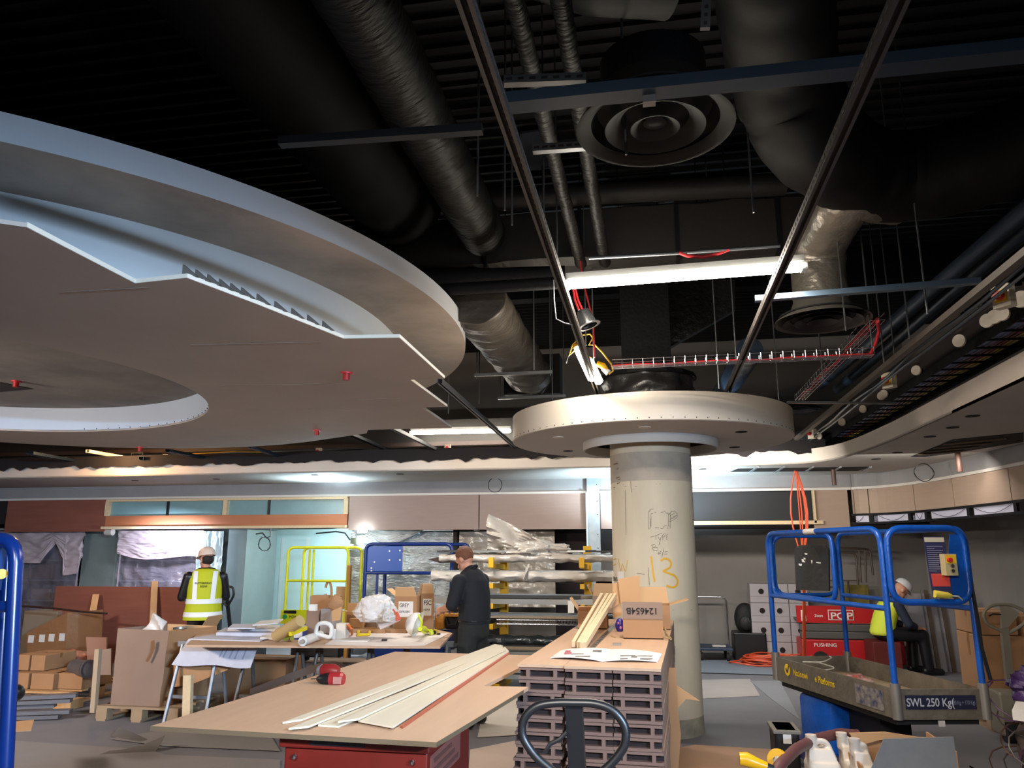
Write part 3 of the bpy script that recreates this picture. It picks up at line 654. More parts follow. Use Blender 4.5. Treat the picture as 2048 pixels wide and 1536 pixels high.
ONE('overhead_duct', 'big rounded black duct at the top edge of the photo', 'duct', wrapduct(B(), [PZ(1020, -30, 4.3)+V((0, -.25, .2)), PZ(1200, 10, 4.3)+V((0, -.2, .2)), PZ(1350, 18, 4.3)+V((0, -.2, .2))], .33, 1, 28, .01, 3), mat('duct_dark', '#0e0c0a', .65, spec=.2, bump=.3, bs=6), smooth=True)
t = T('diffuser_duct', 'large black duct elbow at upper right with its foil-wrapped drop to the smaller diffuser', 'duct', (1.3, 5.7, 3.4), w=True)
O('main_elbow', wrapduct(B(), fillet([PZ(1530, -260, 4.6), PZ(1560, 120, 4.4), PZ(1600, 260, 4.15), PZ(1760, 380, 4.1), (3.0, 4.4, 4.1)], .5), .30, 1, 28, .02, 4), mat('duct_dark', '#0e0c0a', .65, spec=.2, bump=.3, bs=6), t, True)
O('foil_elbow', wrapduct(B(), fillet([(1.27, 5.68, 3.42), (1.27, 5.68, 3.86), (1.36, 5.0, 3.98), PZ(1790, 395, 4.02)], .4), .19, 1, 32, .012, 7), mat('foil_grey', '#8a8278', .3, .6, bump=.7, bs=12), t, True)
t = T('round_diffuser', 'smaller round black diffuser below the foil-wrapped elbow', 'diffuser', (1.27, 5.68, 3.28), w=True)
c = V((1.27, 5.68, 3.28))
O('outer_cone', B().lathe([(.19, .16), (.22, .08), (.33, .01), (.335, 0), (.31, .02)], c, 48), mat('diffuser_grey', '#5d5852', .5), t, True)
for k, r_ in enumerate((.28, .2, .11)): O('cone_ring', B().lathe([(r_, -.005), (r_-.05, .03), (r_-.055, .03), (r_-.005, -.007)], c, 48), mat('diff_black', '#221f1e', .5), t, True)
O('neck_plate', B().cyl(c+V((0, 0, .04)), c+V((0, 0, .05)), .3, seg=40), BLACKD, t)
c = PZ(1310, 258, 3.6)
t = T('round_diffuser', 'big round ceiling diffuser with concentric rings, upper middle', 'diffuser', c, w=True)
O('outer_cone', B().lathe([(.25, .2), (.27, .1), (.365, .012), (.37, 0), (.35, 0), (.30, .03)], c, 64), mat('diffuser_mid', '#26221e', .7, spec=.15), t, True)
for r_ in (.235, .115): O('cone_ring', B().lathe([(r_, 0), (r_-.012, .004), (r_-.07, .05), (r_-.075, .05), (r_, .006), (r_, 0)], c, 56), mat('diff_ring', '#1c1a18', .7, spec=.2), t, True)
O('hub', B().lathe([(.055, .03), (.03, .02), (0, .02)], c, 24), BLACKD, t, True)
O('back_plate', B().cyl(c+V((0, 0, .1)), c+V((0, 0, .11)), .29, seg=48), BLACKD, t)
O('duct_neck', B().cyl(c+V((0, 0, .15)), c+V((0, 0, .35)), .25, seg=32), BLACKP, t)
c = PZ(1600, 822, 3.3); t = T('round_diffuser', 'dark round diffuser half hidden right of the ring raft', 'diffuser', c, w=True)
O('outer_cone', B().lathe([(.12, .1), (.27, .01), (.27, 0), (.22, .02)], c, 32), BLACKP, t, True); O('cone_ring', B().lathe([(.18, 0), (.1, .03)], c, 32), STRUTD, t, True)
c = PZ(702, 911, 3.3); t = T('round_diffuser', 'dark round diffuser far back behind the raft edge', 'diffuser', c, w=True)
O('outer_cone', B().lathe([(.2, .1), (.42, .01), (.42, 0), (.36, .02)], c, 32), mat('diffuser_grey', '#5d5852', .5), t, True)
for r_ in (.3, .19): O('cone_ring', B().lathe([(r_, -.004), (r_-.05, .03), (r_-.06, .03), (r_-.01, -.006)], c, 32), STRUTD, t, True)
# far black soffit zone between raft and bulkhead
t = T('far_duct', 'long black duct hung in front of the back soffit', 'duct', (-4, 10.9, 3.2), w=True)
O('duct_body', B().bb((-12, 11.15, 3.25), (2.0, 11.6, 3.6)), mat('black_duct', '#2e2b29', .5, spec=.3, bump=.4, bs=5), t); O('lower_lip', B().bb((-12, 11.1, 3.2), (2.0, 11.2, 3.26)), mat('lip_brown', '#3a2c28', .6), t)
ONE('foil_duct', 'dented silver-black duct beyond the second fluorescent tube', 'duct', wrapduct(B(), [PZ(850, 868, 3.55), PZ(1060, 866, 3.55)], .2, .7, 24, .05, 9), FOIL, smooth=True)
ONE('black_fleece', 'torn black fleece edge draped over the top of the back fascia', 'fleece', B().grid(lambda u, v_: V((-15+17.2*u, 10.27+.02*noise.noise(V((u*60, 0, 0))), 3.05-v_*(.16+.07*noise.noise(V((u*42, 3, 0)))+.05*noise.noise(V((u*130, 7, 0)))))), 300, 3), mat('fleece', '#151113', .95))
# threaded rods
RODS = [(585, 1045, 3.0), (600, 960, 3.4), (1017, 330, 3.4), (1085, 330, 3.4), (1112, 250, 3.4), (1240, 300, 3.3), (958, 300, 3.4), (1497, 290, 3.4), (1412, 330, 3.6), (1067, 600, 3.3), (1103, 700, 3.3), (1442, 655, 3.1), (1462, 560, 3.1), (1560, 700, 3.1), (1880, 560, 3.1), (1800, 520, 3.1), (1840, 560, 3.1), (1960, 540, 3.1), (1735, 600, 3.0), (1690, 560, 3.2), (1640, 760, 3.0), (1758, 760, 3.0), (1790, 740, 3.0), (1170, 690, 3.2)]
where = {}
RP = [(1067, 540, 6.9, 3.3), (960, 620, 8.2, 3.25), (1103, 620, 8.6, 3.3), (1428, 610, 6.7, 3.02), (1462, 560, 6.4, 3.1), (1550, 700, 7.2, 3.0), (1735, 600, 5.6, 3.05), (1755, 600, 6.4, 3.05), (1640, 690, 6.6, 3.05), (1497, 290, 4.4, 3.6), (1252, 300, 3.4, 3.5), (957, 200, 3.6, 3.45), (1010, 250, 3.9, 3.5), (1024, 300, 4.1, 3.5), (1086, 250, 4.2, 3.5), (1690, 640, 5.3, 3.1), (1815, 640, 5.6, 3.1), (1847, 560, 5.0, 3.1), (1790, 720, 6.4, 3.1), (1112, 330, 5.0, 3.5), (900, 640, 7.9, 3.1), (1185, 600, 6.3, 3.05), (1170, 590, 6.1, 3.3)]
RL = ['dropping by the grey duct end', 'left of the grey foil duct', 'right of the grey foil duct end', 'holding the wire tray, left', 'holding the wire tray near the right rail', 'between ring raft and right diffuser', 'in front of the right-hand tray', 'beside the red cable tail', 'right of the wire tray end', 'right of the big diffuser', 'left of the big diffuser', 'crossing the ribbed deck at far left', 'crossing the ribbed deck second from left', 'crossing the ribbed deck third from left', 'near the twin lagged pipes', 'near the right elbow', 'left of the isolator switches', 'over the long right tray', 'low over the right tray', 'between the lagged pipes', 'at the raft tip', 'carrying the hand lamps', 'beside the dangling downlight']
for (px, py, y, z), l in zip(RP, RL):
    p = PY(px, py, y); ONE('threaded_rod', 'thin threaded hanger rod '+l, 'rod', B().cyl((p.x, p.y, z), (p.x, p.y, 5.26), .006, seg=6), STRUT)
# cage of mesh wires in front of the deck at upper left
b = B()
for k in range(9): b.cyl((-2.3+k*.35, 6.6, 4.3), (-2.3+k*.35, 6.6, 5.25), .004, seg=4)
for k in range(10): b.cyl((-2.4, 6.6, 4.35+k*.1), (1.0, 6.6, 4.35+k*.1), .004, seg=4)
ONE('wire_mesh', 'thin black wire mesh hanging before the dark deck', 'mesh', b, BLACKP)
# wire cable tray with red cable
def baskettray(label, p, q, n, wd=.1):
    p, q = V(p), V(q); t = T('wire_cable_tray', label, 'cable tray', (p+q)/2, w=True); x, y = frame(q-p)
    b = B()
    for a, h in ((-.5, .05), (-.5, 0), (-.17, 0), (.17, 0), (.5, 0), (.5, .05)): b.tube([p+x*a*wd+y*h, q+x*a*wd+y*h], .0028, 5)
    O('long_wire', b, CHROME, t)
    for k in range(n+1):
        c = p.lerp(q, k/n); O('cross_wire', B().tube([c-x*wd*.5+y*.055, c-x*wd*.5, c+x*wd*.5, c+x*wd*.5+y*.055], .003, 5), CHROME, t)
    b = B(); m = 24
    b.tube([p.lerp(q, k/m)+x*.02*math.sin(k*.8)+y*.012 for k in range(m+1)], .008, 6); b.tube([p.lerp(q, k/m)-x*.02*math.sin(k*.5)+y*.012 for k in range(m+1)], .007, 6)
    O('red_cable', b, REDC, t); return t
baskettray('bright wire cable tray with red cable crossing over the ring raft', PZ(1225, 735, 3.05), PZ(1745, 712, 3.05), 24)
baskettray('darker wire cable tray running diagonally below the right diffuser', PZ(1755, 640, 3.25), PZ(1600, 800, 3.25), 26)
ONE('red_cable_tail', 'short red cable bending down onto the wire tray end', 'cable', B().tube([PZ(1755, 643, 3.22), PZ(1758, 662, 3.2), PZ(1752, 685, 3.14), PZ(1741, 708, 3.07)], .012, 8), REDC, smooth=True)
ONE('red_cable_drape', 'red cable sagging over the pipe above the fluorescent tube', 'cable', B().tube([PZ(1358, 505, 3.5), PZ(1375, 512, 3.48), PZ(1405, 514, 3.48), PZ(1435, 508, 3.48), PZ(1458, 499, 3.5)], .012, 8), REDC, smooth=True)
ONE('conduit', 'thin pale conduit above the fluorescent tube, carrying the red cable', 'conduit', B().tube([PZ(1178, 516, 3.5), PZ(1345, 507, 3.5), PZ(1560, 492, 3.5)], .012, 8), STRUT, smooth=True)
# fluorescent tubes
def fluo(label, p, q):
    p, q = V(p), V(q); t = T('fluorescent_light', label, 'light', (p+q)/2, w=True)
    O('batten_body', B().bar(p+V((0, 0, .05)), q+V((0, 0, .05)), .07, .04), WHITE, t)
    for s_ in (-.024, .024): O('tube', B().cyl(p+V((0, s_, 0)), q+V((0, s_, 0)), .022, seg=12), LAMPW, t, True)
    for e in (p, q): O('end_cap', B().box(e, (.03, .08, .05)), WHITE, t)
    return t
fluo('bright twin fluorescent tube hanging over the foreground tables', PZ(1133, 570, 3.36), PZ(1608, 534, 3.36))
fluo('bright fluorescent tube between the jagged raft and the ring', PZ(822, 866, 3.36), PZ(1022, 862, 3.36))
# hand lamps cluster
def P6(px, py, y=6.2): return PY(px, py, y)
for (x0, y0, x1, y1, l) in ((1153, 694, 1186, 762, 'left one, tilted'), (1178, 718, 1200, 768, 'lower right one')):
    t = T('hand_lamp', 'glowing capsule hand lamp tied to the rail by the ring, '+l, 'lamp', P6((x0+x1)/2, y1), w=True)
    a, c = P6(x0, y0), P6(x1, y1)
    O('lamp_tube', B().tube([a, a.lerp(c, .06), a.lerp(c, .94), c], [.012, .03, .034, .012], 12), LAMPW, t, True)
    O('lamp_cap', B().tube([a+(a-c)*.08, a], [.018, .025], 10), mat('lamp_yellow', '#d08a1c', .4), t, True)
t = T('yellow_plug', 'yellow site plug and socket at the left end of the wire tray', 'plug', P6(1205, 735), w=True)
O('plug_body', B().tube([P6(1194, 727), P6(1206, 732), P6(1216, 745)], [.022, .028, .02], 10), mat('plug_yellow', '#e0a60c', .35), t, True)
O('plug_socket', B().tube([P6(1206, 736), P6(1217, 746)], [.022, .026], 10), WHITE, t, True)
ONE('yellow_cable', 'yellow flex looping from the rail down to the yellow plug', 'cable', B().tube([P6(*p) for p in ((1150, 700), (1138, 712), (1145, 690), (1165, 670), (1180, 668), (1186, 676), (1178, 690), (1190, 690), (1205, 705), (1222, 728), (1226, 742), (1218, 748))], .007, 8), YCAB, smooth=True)
ONE('black_cable', 'black loose flex hanging left of the hand lamps', 'cable', B().tube([P6(*p) for p in ((1152, 688), (1142, 700), (1134, 718), (1132, 726))], .006, 6), BLACK, smooth=True)
ONE('loose_wire', 'thin pale wire curling left of the rail above the downlight', 'cable', B().tube([P6(*p, 4.6) for p in ((1107, 560), (1108, 600), (1112, 638), (1128, 646), (1145, 650))], .004, 6), STRUT, smooth=True)
t = T('dangling_downlight', 'silver downlight can dangling from red cables below the tube', 'downlight', P6(1175, 650, 5.2), w=True)
a, c = P6(1166, 622, 5.2), P6(1178, 652, 5.2); ax_ = (c-a).normalized()
O('can', B().lathe([(0, 0), (.045, 0), (.052, .03), (.062, .11), (.085, .115), (.085, .12), (.06, .12)], a, 28, ax_), mat('can_silver', '#6a6a6c', .25, .8), t, True)
O('red_tail', B().tube([P6(*p, 5.2) for p in ((1146, 575), (1150, 600), (1158, 620))], .008, 8).tube([P6(*p, 5.2) for p in ((1150, 575), (1156, 600), (1165, 620))], .008, 8), REDC, t, True)
ONE('red_drop_cable', 'long red cable dropping from the tube to the ring raft', 'cable', B().tube([P6(*p, 5.9) for p in ((1160, 518), (1165, 560), (1186, 640), (1189, 715))], .007, 6), REDC, smooth=True)
# right-hand services
ztr = 3.12
def along(px0, py0, px1, py1, z): return PZ(px0, py0, z), PZ(px1, py1, z)
for (a4, wd, hh, z, m, n, l) in (((2100, 468, 1565, 900, 3.06), .05, .04, 3.06, mat('beam_dark', '#5a534c', .5, .2), 'steel_beam', 'long dark beam running diagonally over the right-hand side'),):
    p, q = along(*a4[:4], z); ONE(n, l, 'beam', B().bar(p, q, wd, hh), m)
p, q = along(2100, 486, 1580, 908, 3.05); 
ONE('grey_conduit_bundle', 'bundle of grey conduits under the diagonal beam at right', 'conduit', B().tube([p.lerp(q, k/20)+V((.01*math.sin(k), 0, .01*math.cos(k*1.3))) for k in range(21)], .012, 6).tube([p.lerp(q, k/20)+V((.03+.01*math.sin(k*.7), 0, -.02)) for k in range(21)], .01, 6), mat('conduit_blue', '#49525c', .35, .5))
p, q = along(2120, 607, 1620, 912, ztr)
t = T('cable_ladder', 'long black cable ladder with purple and yellow cables along the right soffit', 'cable tray', (p+q)/2, w=True)
L = (q-p).length; d = (q-p).normalized(); x_, y_ = frame(d); 
for s_ in (-1, 1): O('side_rail', B().bar(p+x_*s_*.17, q+x_*s_*.17, .01, .1), BLACKP, t)
for k in range(34): O('rung', B().bar(p.lerp(q, k/34)-x_*.16-V((0, 0, .035)), p.lerp(q, k/34)+x_*.16-V((0, 0, .035)), .03, .01), BLACKP, t)
O('tray_sheet', B().bar(p-x_*.27+V((0, 0, .03)), q-x_*.27+V((0, 0, .03)), .18, .012), mat('tray_grey', '#2c2a2d', .5), t)
cc = [('#8d7b2a', .1), ('#a8903a', .065), ('#6b2f2c', .03), ('#5d2a30', -.01), ('#6f6a86', -.05), ('#6f7fa8', -.09), ('#54415c', -.13)]
for k, (h, o_) in enumerate(cc): O('cable_run', B().tube([p.lerp(q, j/30)+x_*(o_+.006*math.sin(j*1.3+k))+V((0, 0, -.012)) for j in range(31)], .013, 6), mat('cable_%s' % h[1:], h, .4), t, True)
for k, (px, py, r_, l) in enumerate(((2044, 599, .05, 'nearest the right edge'), (2006, 628, .045, 'first of the row of three'), (1991, 634, .045, 'middle of the row of three'), (1976, 642, .045, 'last of the row of three'), (1920, 682, .045, 'alone right of centre'), (1834, 741, .04, 'beside a hanger rod'), (1769, 788, .04, 'left of the middle pair'), (1764, 792, .04, 'right of the middle pair, behind'), (1727, 818, .04, 'below the middle isolator'), (1685, 844, .045, 'near the far end'), (1639, 872, .045, 'right of the far isolator'), (1605, 885, .045, 'at the far end, left'), (1595, 888, .045, 'at the far end, last'))):
    c = PZ(px, py, 3.09); t = T('round_junction_lid', 'white round junction box lid along the right cable ladder, '+l, 'junction box', c-V((0, 0, r_)), w=True)
    a = V((-.75, -.65, 0)).normalized(); O('lid', B().cyl(c, c+a*.018, r_, seg=24), mat('lid_cream', '#c9bfae', .5), t); O('back_box', B().cyl(c-a*.04, c, r_*.7, seg=20), BLACKP, t)
def isolator(label, c, n, s_=1):
    n = V(n).normalized(); x, y = frame(n); t = T('isolator_switch', label, 'switch', c, w=True)
    pr = lambda cx, cz, w_, h_: [c+x*(cx+i*w_/2)+V((0, 0, 1))*(cz+j*h_/2) for i, j in ((-1, -1), (1, -1), (1, 1), (-1, 1))]
    O('enclosure', B().prism(pr(0, 0, .1*s_, .13*s_), n*.06), mat('iso_cream', '#cfc7b0', .45), t)
    O('yellow_plate', B().prism([q_+n*.0601 for q_ in pr(0, 0, .07*s_, .07*s_)], n*.004), mat('iso_yellow', '#e0b81c', .4) if s_ > .9 else WHITE, t)
    O('red_knob', B().cyl(c+n*.064, c+n*.1, .022*s_+.004, seg=16), mat('iso_red', '#c9202a', .35), t); return t
isolator('large isolator switch with red knob at the right edge', PZ(2014, 595, 3.07), (-.8, -.6, 0), 1.0)
isolator('middle isolator switch with red knob on the right cable ladder', PZ(1783, 762, 3.07), (-.8, -.6, 0), 1.0)
isolator('small isolator switch at the far end of the right ladder', PZ(1628, 868, 3.07), (-.8, -.6, 0), .9)
for px, py, l in ((334, 916, 'right of the halogen flood'), (639, 904, 'above the lamp guard'), (896, 897, 'in front of the second tube')):
    isolator('white isolator with red knob, '+l, PZ(px, py, 3.12), (0.1, -1, 0), .85)
for px, py, l in ((390, 918, 'right of the flood lamp isolator'), (456, 916, 'second along behind the raft')):
    c = PZ(px, py, 3.12); ONE('round_junction_lid', 'white round lid '+l, 'junction box', B().cyl(c, c-V((0, .03, 0)), .06, seg=24), mat('lid_cream', '#c9bfae', .5))
ONE('blue_pipe', 'blue pipe beyond the right-hand beam, upper', 'pipe', B().cyl(PZ(2099, 380, 3.7), PZ(1640, 770, 3.7), .06, seg=20), mat('pipe_blue', '#3f4c5c', .3, .4), smooth=True)  # both pipes share one blue-grey base colour
ONE('blue_pipe', 'blue pipe beyond the right-hand beam, lower', 'pipe', B().cyl(PZ(2145, 380, 3.7), PZ(1675, 778, 3.7), .06, seg=20), mat('pipe_blue', '#3f4c5c', .3, .4), smooth=True)
ONE('spiral_duct', 'blue round duct dropping behind the right end of the rails', 'duct', wrapduct(B(), [PZ(1500, 700, 3.75), PZ(1420, 830, 3.75)], .14, 1, 24, .01, 6), mat('duct_blue', '#46566a', .3, .4, bump=.3, bs=10), smooth=True)  # blue-grey is the duct's base colour
ONE('plastered_pipe', 'pale black-spotted beam side just right of the column casing', 'beam', B().prism([PY(1330, 700, 8.8), PY(1470, 620, 8.8), PY(1470, 560, 8.8), PY(1330, 560, 8.8)], (0, .1, 0)), FOIL)
# halogen flood and lamp guard
c = PZ(268, 924, 3.02)
t = T('halogen_flood_lamp', 'glowing halogen flood lamp hanging under the far raft edge', 'lamp', c, w=True)
O('lamp_glass', B().prism([c+V((-.07, 0, -.09)), c+V((.06, 0, -.09)), c+V((.07, .0, .08)), c+V((-.03, 0, .08))], (0, .03, 0)), LAMPH, t)
O('housing', B().box(c+V((.01, .07, .0)), (.18, .07, .2)), BLACK, t); O('yoke', B().tube([c+V((-.1, .06, 0)), c+V((-.1, .06, .15)), c+V((.1, .06, .15)), c+V((.1, .06, 0))], .008, 6), STRUT, t)
c = PZ(630, 920, 3.0)
t = T('lamp_guard', 'yellow wire lamp guard hanging below an isolator', 'lamp', c, w=True)
b = B()
for s_ in (-1, 1): b.bar(c+V((s_*.04, 0, .09)), c+V((s_*.07, 0, -.08)), .012, .012)
for z in (.09, -.08): b.bar(c+V((-.07, 0, z)), c+V((.07, 0, z)), .012, .012)
O('guard_frame', b, mat('guard_yellow', '#8f7c45', .5), t); O('bulb', B().ell(c, .032, 12), WHITE, t, True)
ONE('yellow_cable', 'thin yellow flex strung along behind the raft edge', 'cable', B().tube([PZ(px, py, 3.05) for px, py in ((0, 921), (60, 922), (120, 915), (215, 915), (262, 918), (330, 917), (380, 908), (470, 903), (560, 905), (640, 912))], .008, 5), YCAB)
# bay lamp
c = V((-4.85, 12.2, 1.9))
t = T('bay_work_lamp', 'bright cool work lamp fixed under the bulkhead by the yellow lift', 'lamp', PY(722, 1090, 11.9), w=True)
O('lamp_face', B().tube([PY(716, 1062, 11.85), PY(734, 1060, 11.85)], .035, 10), LAMPC, t); O('lamp_face_lower', B().tube([PY(719, 1072, 11.85), PY(718, 1088, 11.85)], .03, 10), LAMPC, t)
O('lamp_arm', B().tube([PY(632, 1067, 11.85), PY(672, 1063, 11.85), PY(690, 1066, 11.85), PY(700, 1080, 11.85)], .012, 8), BLACK, t); O('lamp_head', B().box(PY(708, 1082, 11.9), (.1, .06, .1)), mat('olive', '#4b5040', .5), t)
ONE('coiled_cable', 'clear coiled cable hanging from a black hook on the pale green wall', 'cable', B().tube([PY(528+12*math.cos(a*.5)+ (a % 3), 1088+14*math.sin(a*.5), 12.2) for a in range(40)], .006, 5).tube([PY(541, 1055, 12.2), PY(541, 1072, 12.2), PY(533, 1076, 12.2), PY(525, 1066, 12.2), PY(512, 1068, 12.2)], .012, 6), mat('hook_black', '#20262a', .5))

ONE('ceiling_board', 'small grey-blue board patch on the dark ceiling left of the big diffuser', 'board', B().prism([PZ(x, y, 5.2) for x, y in ((1040, 268), (1105, 258), (1112, 330), (1045, 342))], (0, 0, .02)), mat('patch_grey', '#3c4350', .8))
# ---------------- foreground sheet on the red box ----------------
ZS = .95
q = B(); q.plate([(-2.06, 3.07), (-.83, 3.01), (-.69, 4.17), (-.68, 4.27), (-.92, 4.25), (-.80, 5.30), (-.79, 5.52), (-1.85, 5.55)], [], ZS-.018, ZS)
sheet = ONE('plywood_sheet', 'large pale plywood sheet with a cut-out corner laid over the red site box', 'wood sheet', q, MDF)
q = B(); ol = [(-2.06, 3.07), (-.83, 3.01), (-.69, 4.17)]
for a, c in zip(ol, ol[1:]): q.bar(V((*a, ZS-.009))+V((.0, -.001, 0)), V((*c, ZS-.009))+V((0, -.001, 0)), .003, .0178)
O('sheet_edge', q, MDFE, sheet)
t = T('site_box', 'red steel site tool box carrying the plywood sheet', 'tool box', (-1.2, 3.45, 0), w=True)
O('box_body', B().bb((-1.50, 3.14, .05), (-.90, 3.85, .88), .008), RED, t)
O('lid', B().bb((-1.515, 3.115, .88), (-.885, 3.87, .928), .008), RED, t)
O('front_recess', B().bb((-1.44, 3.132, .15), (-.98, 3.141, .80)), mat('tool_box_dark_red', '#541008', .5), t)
for x in (-1.45, -.96): O('bolt', B().ell((x, 3.128, .845), .011, 8), CHROME, t)
O('warning_strip', B().bb((-1.38, 3.112, .895), (-1.15, 3.116, .915)), mat('strip_navy', '#2a2730', .5), t)
O('side_label', B().bb((-.8995, 3.18, .74), (-.897, 3.66, .86)), mat('label_side', '#7d4a40', .6), t)
b = B()
for k in range(3): b.bb((-.897, 3.21, .755+k*.034), (-.8955, 3.62-.06*k, .771+k*.034))
O('label_print', b, mat('label_red', '#5f3a34', .6), t)
for x in (-1.45, -.95): O('skid', B().bb((x-.04, 3.2, 0), (x+.04, 3.8, .05)), BLACK, t)
pl = [([(565, 1448), (604, 1442), (1006, 1293), (990, 1290)], .952, 'farthest left of the fan'), ([(577, 1460), (617, 1456), (1008, 1298), (1000, 1293)], .960, 'second from the left in the fan'),
      ([(636, 1453), (676, 1456), (905, 1362), (880, 1356)], .951, 'short low one half hidden'), ([(676, 1446), (716, 1441), (1012, 1301), (1004, 1296)], .968, 'third long one in the fan'), ([(716, 1444), (786, 1457), (1018, 1304), (1010, 1296)], .957, 'widest one at the right of the fan')]
LATH = mat('pale_lath', '#d5cab4', .55, var=.06, vs=4, stretch=(4, .5, 1))
for pts, z, l in pl: ONE('long_lath', 'long thin pale board on the plywood sheet, '+l, 'board', B().prism([PZ(x, y, z) for x, y in pts], (0, 0, .0075)), LATH)
ONE('long_lath', 'red-brown edged board lying under the widest board of the fan', 'board', B().prism([PZ(x, y, .951) for x, y in ((800, 1455), (806, 1457), (1019, 1308), (1014, 1305))], (0, 0, .006)), mat('lath_red', '#a6553c', .6))
# impact driver
c = PZ(662, 1368, ZS); t = T('impact_driver', 'red and black cordless driver lying on the plywood sheet', 'power tool', c, w=True)
def DR(px, py, y=4.2): return PY(px, py, y)
O('motor_housing', B().tube([DR(643, 1341), DR(648, 1341), DR(668, 1341), DR(677, 1343)], [.028, .034, .034, .026], 18), mat('tool_red', '#7d1a1a', .4), t, True)
O('grey_collar', B().tube([DR(636, 1341), DR(643, 1341)], [.022, .033], 18), mat('tool_grey', '#6f7278', .4), t, True)
O('neck', B().tube([DR(668, 1342), DR(672, 1356)], [.024, .024], 12), mat('tool_red', '#7d1a1a', .4), t, True)
O('nose_cone', B().tube([DR(634, 1357, 4.17), DR(641, 1358, 4.17), DR(650, 1359, 4.17), DR(661, 1359, 4.17)], [.01, .024, .033, .036], 18), BLACK, t, True)
O('battery', B().tube([DR(661, 1359, 4.17), DR(684, 1358, 4.17), DR(688, 1358, 4.17)], [.036, .036, .026], 18), mat('tool_red2', '#932326', .4), t, True)
O('battery_label', B().box(DR(674, 1361, 4.130), (.045, .004, .035)), mat('label_pink', '#a8746a', .6), t)
O('bit', B().cyl(DR(634, 1357, 4.17), DR(622, 1358, 4.17), .004, seg=6), CHROME, t)
# ---------------- stack of slotted boards ----------------
SR = -.047; SO = V((-.75, 4.36, 0)); BW, BHh, BL = .2525, .066, 2.95
def slot_board():
    t = T('slotted_board', 'x', 'board', (0, 0, 0))
    b = B(); w2 = BW/2-.001; hh = BHh-.003
    def cell(x0, x1, z0, z1): b.bb((x0, 0, z0), (x1, .05, z1))
    cell(-w2, w2, 0, .016); cell(-w2, w2, hh-.014, hh)
    for x0, x1 in ((-w2+.04, -.065), (.065, w2-.04)): cell(x0, x1, .016, hh-.014)
    O('end_frame', b, LAM, t)
    O('board_body', B().bb((-w2, .05, 0), (w2, BL, hh)), mat('board_side', '#9b7f6c', .6, var=.08, vs=3), t)
    b = B(); 
    for x0, x1 in ((-w2+.001, -w2+.04), (-.065, .065), (w2-.04, w2-.001)): b.bb((x0, .035, .016), (x1, .0501, hh-.014))
    O('slot', b, HOLE, t); return t  # dark filling carries the shade of the hollow slots
proto = slot_board(); first = True
for c_, cn in enumerate(('left', 'middle', 'right')):
    for r in range(15):
        jx = random.uniform(-.006, .006)+(.0 if c_ else [0, -.004, -.02, -.01, -.012, -.02, -.02, -.03, -.025, -.02, -.03, -.02, -.02, -.02, -.02][r])
        jy = random.uniform(-.004, .012)+(-.0 if c_ else .02)
        p = V(((c_+.5)*(BW+.0015)+jx, jy, 1.035-(r+1)*BHh+.001)); p = rz(SR, p)+SO
        lb = 'long slotted wood panel in the stacked pile, %s row, %s layer from the top' % (cn, ORD[r])
        if first: proto.location = p; proto.rotation_euler = (0, 0, SR); proto['label'] = lb; proto['group'] = 'slotted panels in the pile by the column'; first = False
        else: dup(proto, p, SR, lb)
def rot_rect(x0, x1, y0, y1): return [tuple(rz(SR, (x, y, 0))+SO)[:2] for x, y in ((x0, y0), (x1, y0), (x1, y1), (x0, y1))]
for k, (x0, x1, y0, l) in enumerate(((-.005, BW+.0, .0, 'left'), (BW+.002, .765, -.012, 'right'))):
    q = B(); q.plate(rot_rect(x0, x1, y0, BL+.02), [], 1.036, 1.05); ONE('cover_board', 'smooth tan cover board on top of the slotted pile, %s side' % l, 'board', q, MDF)
ZD = 1.051
# things on the pile
def PD(px, py, z=ZD): return PZ(px, py, z)
t = T('open_magazine', 'open magazine lying on the near end of the slotted pile', 'magazine', PD(1215, 1315), w=True)
def page(l0, l1, r0, r1, bow):
    A, C, D, E_ = PD(*l0), PD(*l1), PD(*r1), PD(*r0)
    def f(u, v_):
        a = A.lerp(E_, u); c = C.lerp(D, u); p = a.lerp(c, v_); return p+V((0, 0, bow*math.sin(u*math.pi)**.7))
    return f
O('left_page', B().grid(page((1100, 1317), (1122, 1302), (1204, 1324), (1222, 1300), .012), 10, 4, (0, 0, .004)), PAPER, t, True)
O('right_page', B().grid(page((1204, 1324), (1222, 1300), (1315, 1325), (1324, 1309), .01), 10, 4, (0, 0, .004)), PAPER, t, True)
b = B(); b2 = B(); 
for (x, y, w_, h_) in ((1128, 1308, 14, 4), (1130, 1303, 10, 2)): b2.prism([PD(x, y, ZD+.016), PD(x+w_, y, ZD+.016), PD(x+w_+2, y-h_, ZD+.016), PD(x+2, y-h_, ZD+.016)], (0, 0, .001))
for (x, y, w_, h_) in ((1142, 1309, 25, 2), (1150, 1314, 30, 2), (1185, 1303, 18, 3), (1240, 1312, 30, 1.5), (1262, 1315, 12, 3), (1280, 1318, 25, 1.5), (1240, 1318, 15, 1.5), (1275, 1312, 30, 1)): b.prism([PD(x, y, ZD+.015), PD(x+w_, y, ZD+.015), PD(x+w_+1, y-h_, ZD+.015), PD(x+1, y-h_, ZD+.015)], (0, 0, .001))
O('print', b, mat('print_grey', '#6f6a68', .7), t); O('red_print', b2, mat('print_red', '#b0606a', .7), t)
ba = [((1147, 1296), (1196, 1182), 'left'), ((1157, 1297), (1201, 1184), 'second'), ((1163, 1298), (1206, 1183), 'third'), ((1169, 1298), (1212, 1185), 'right')]
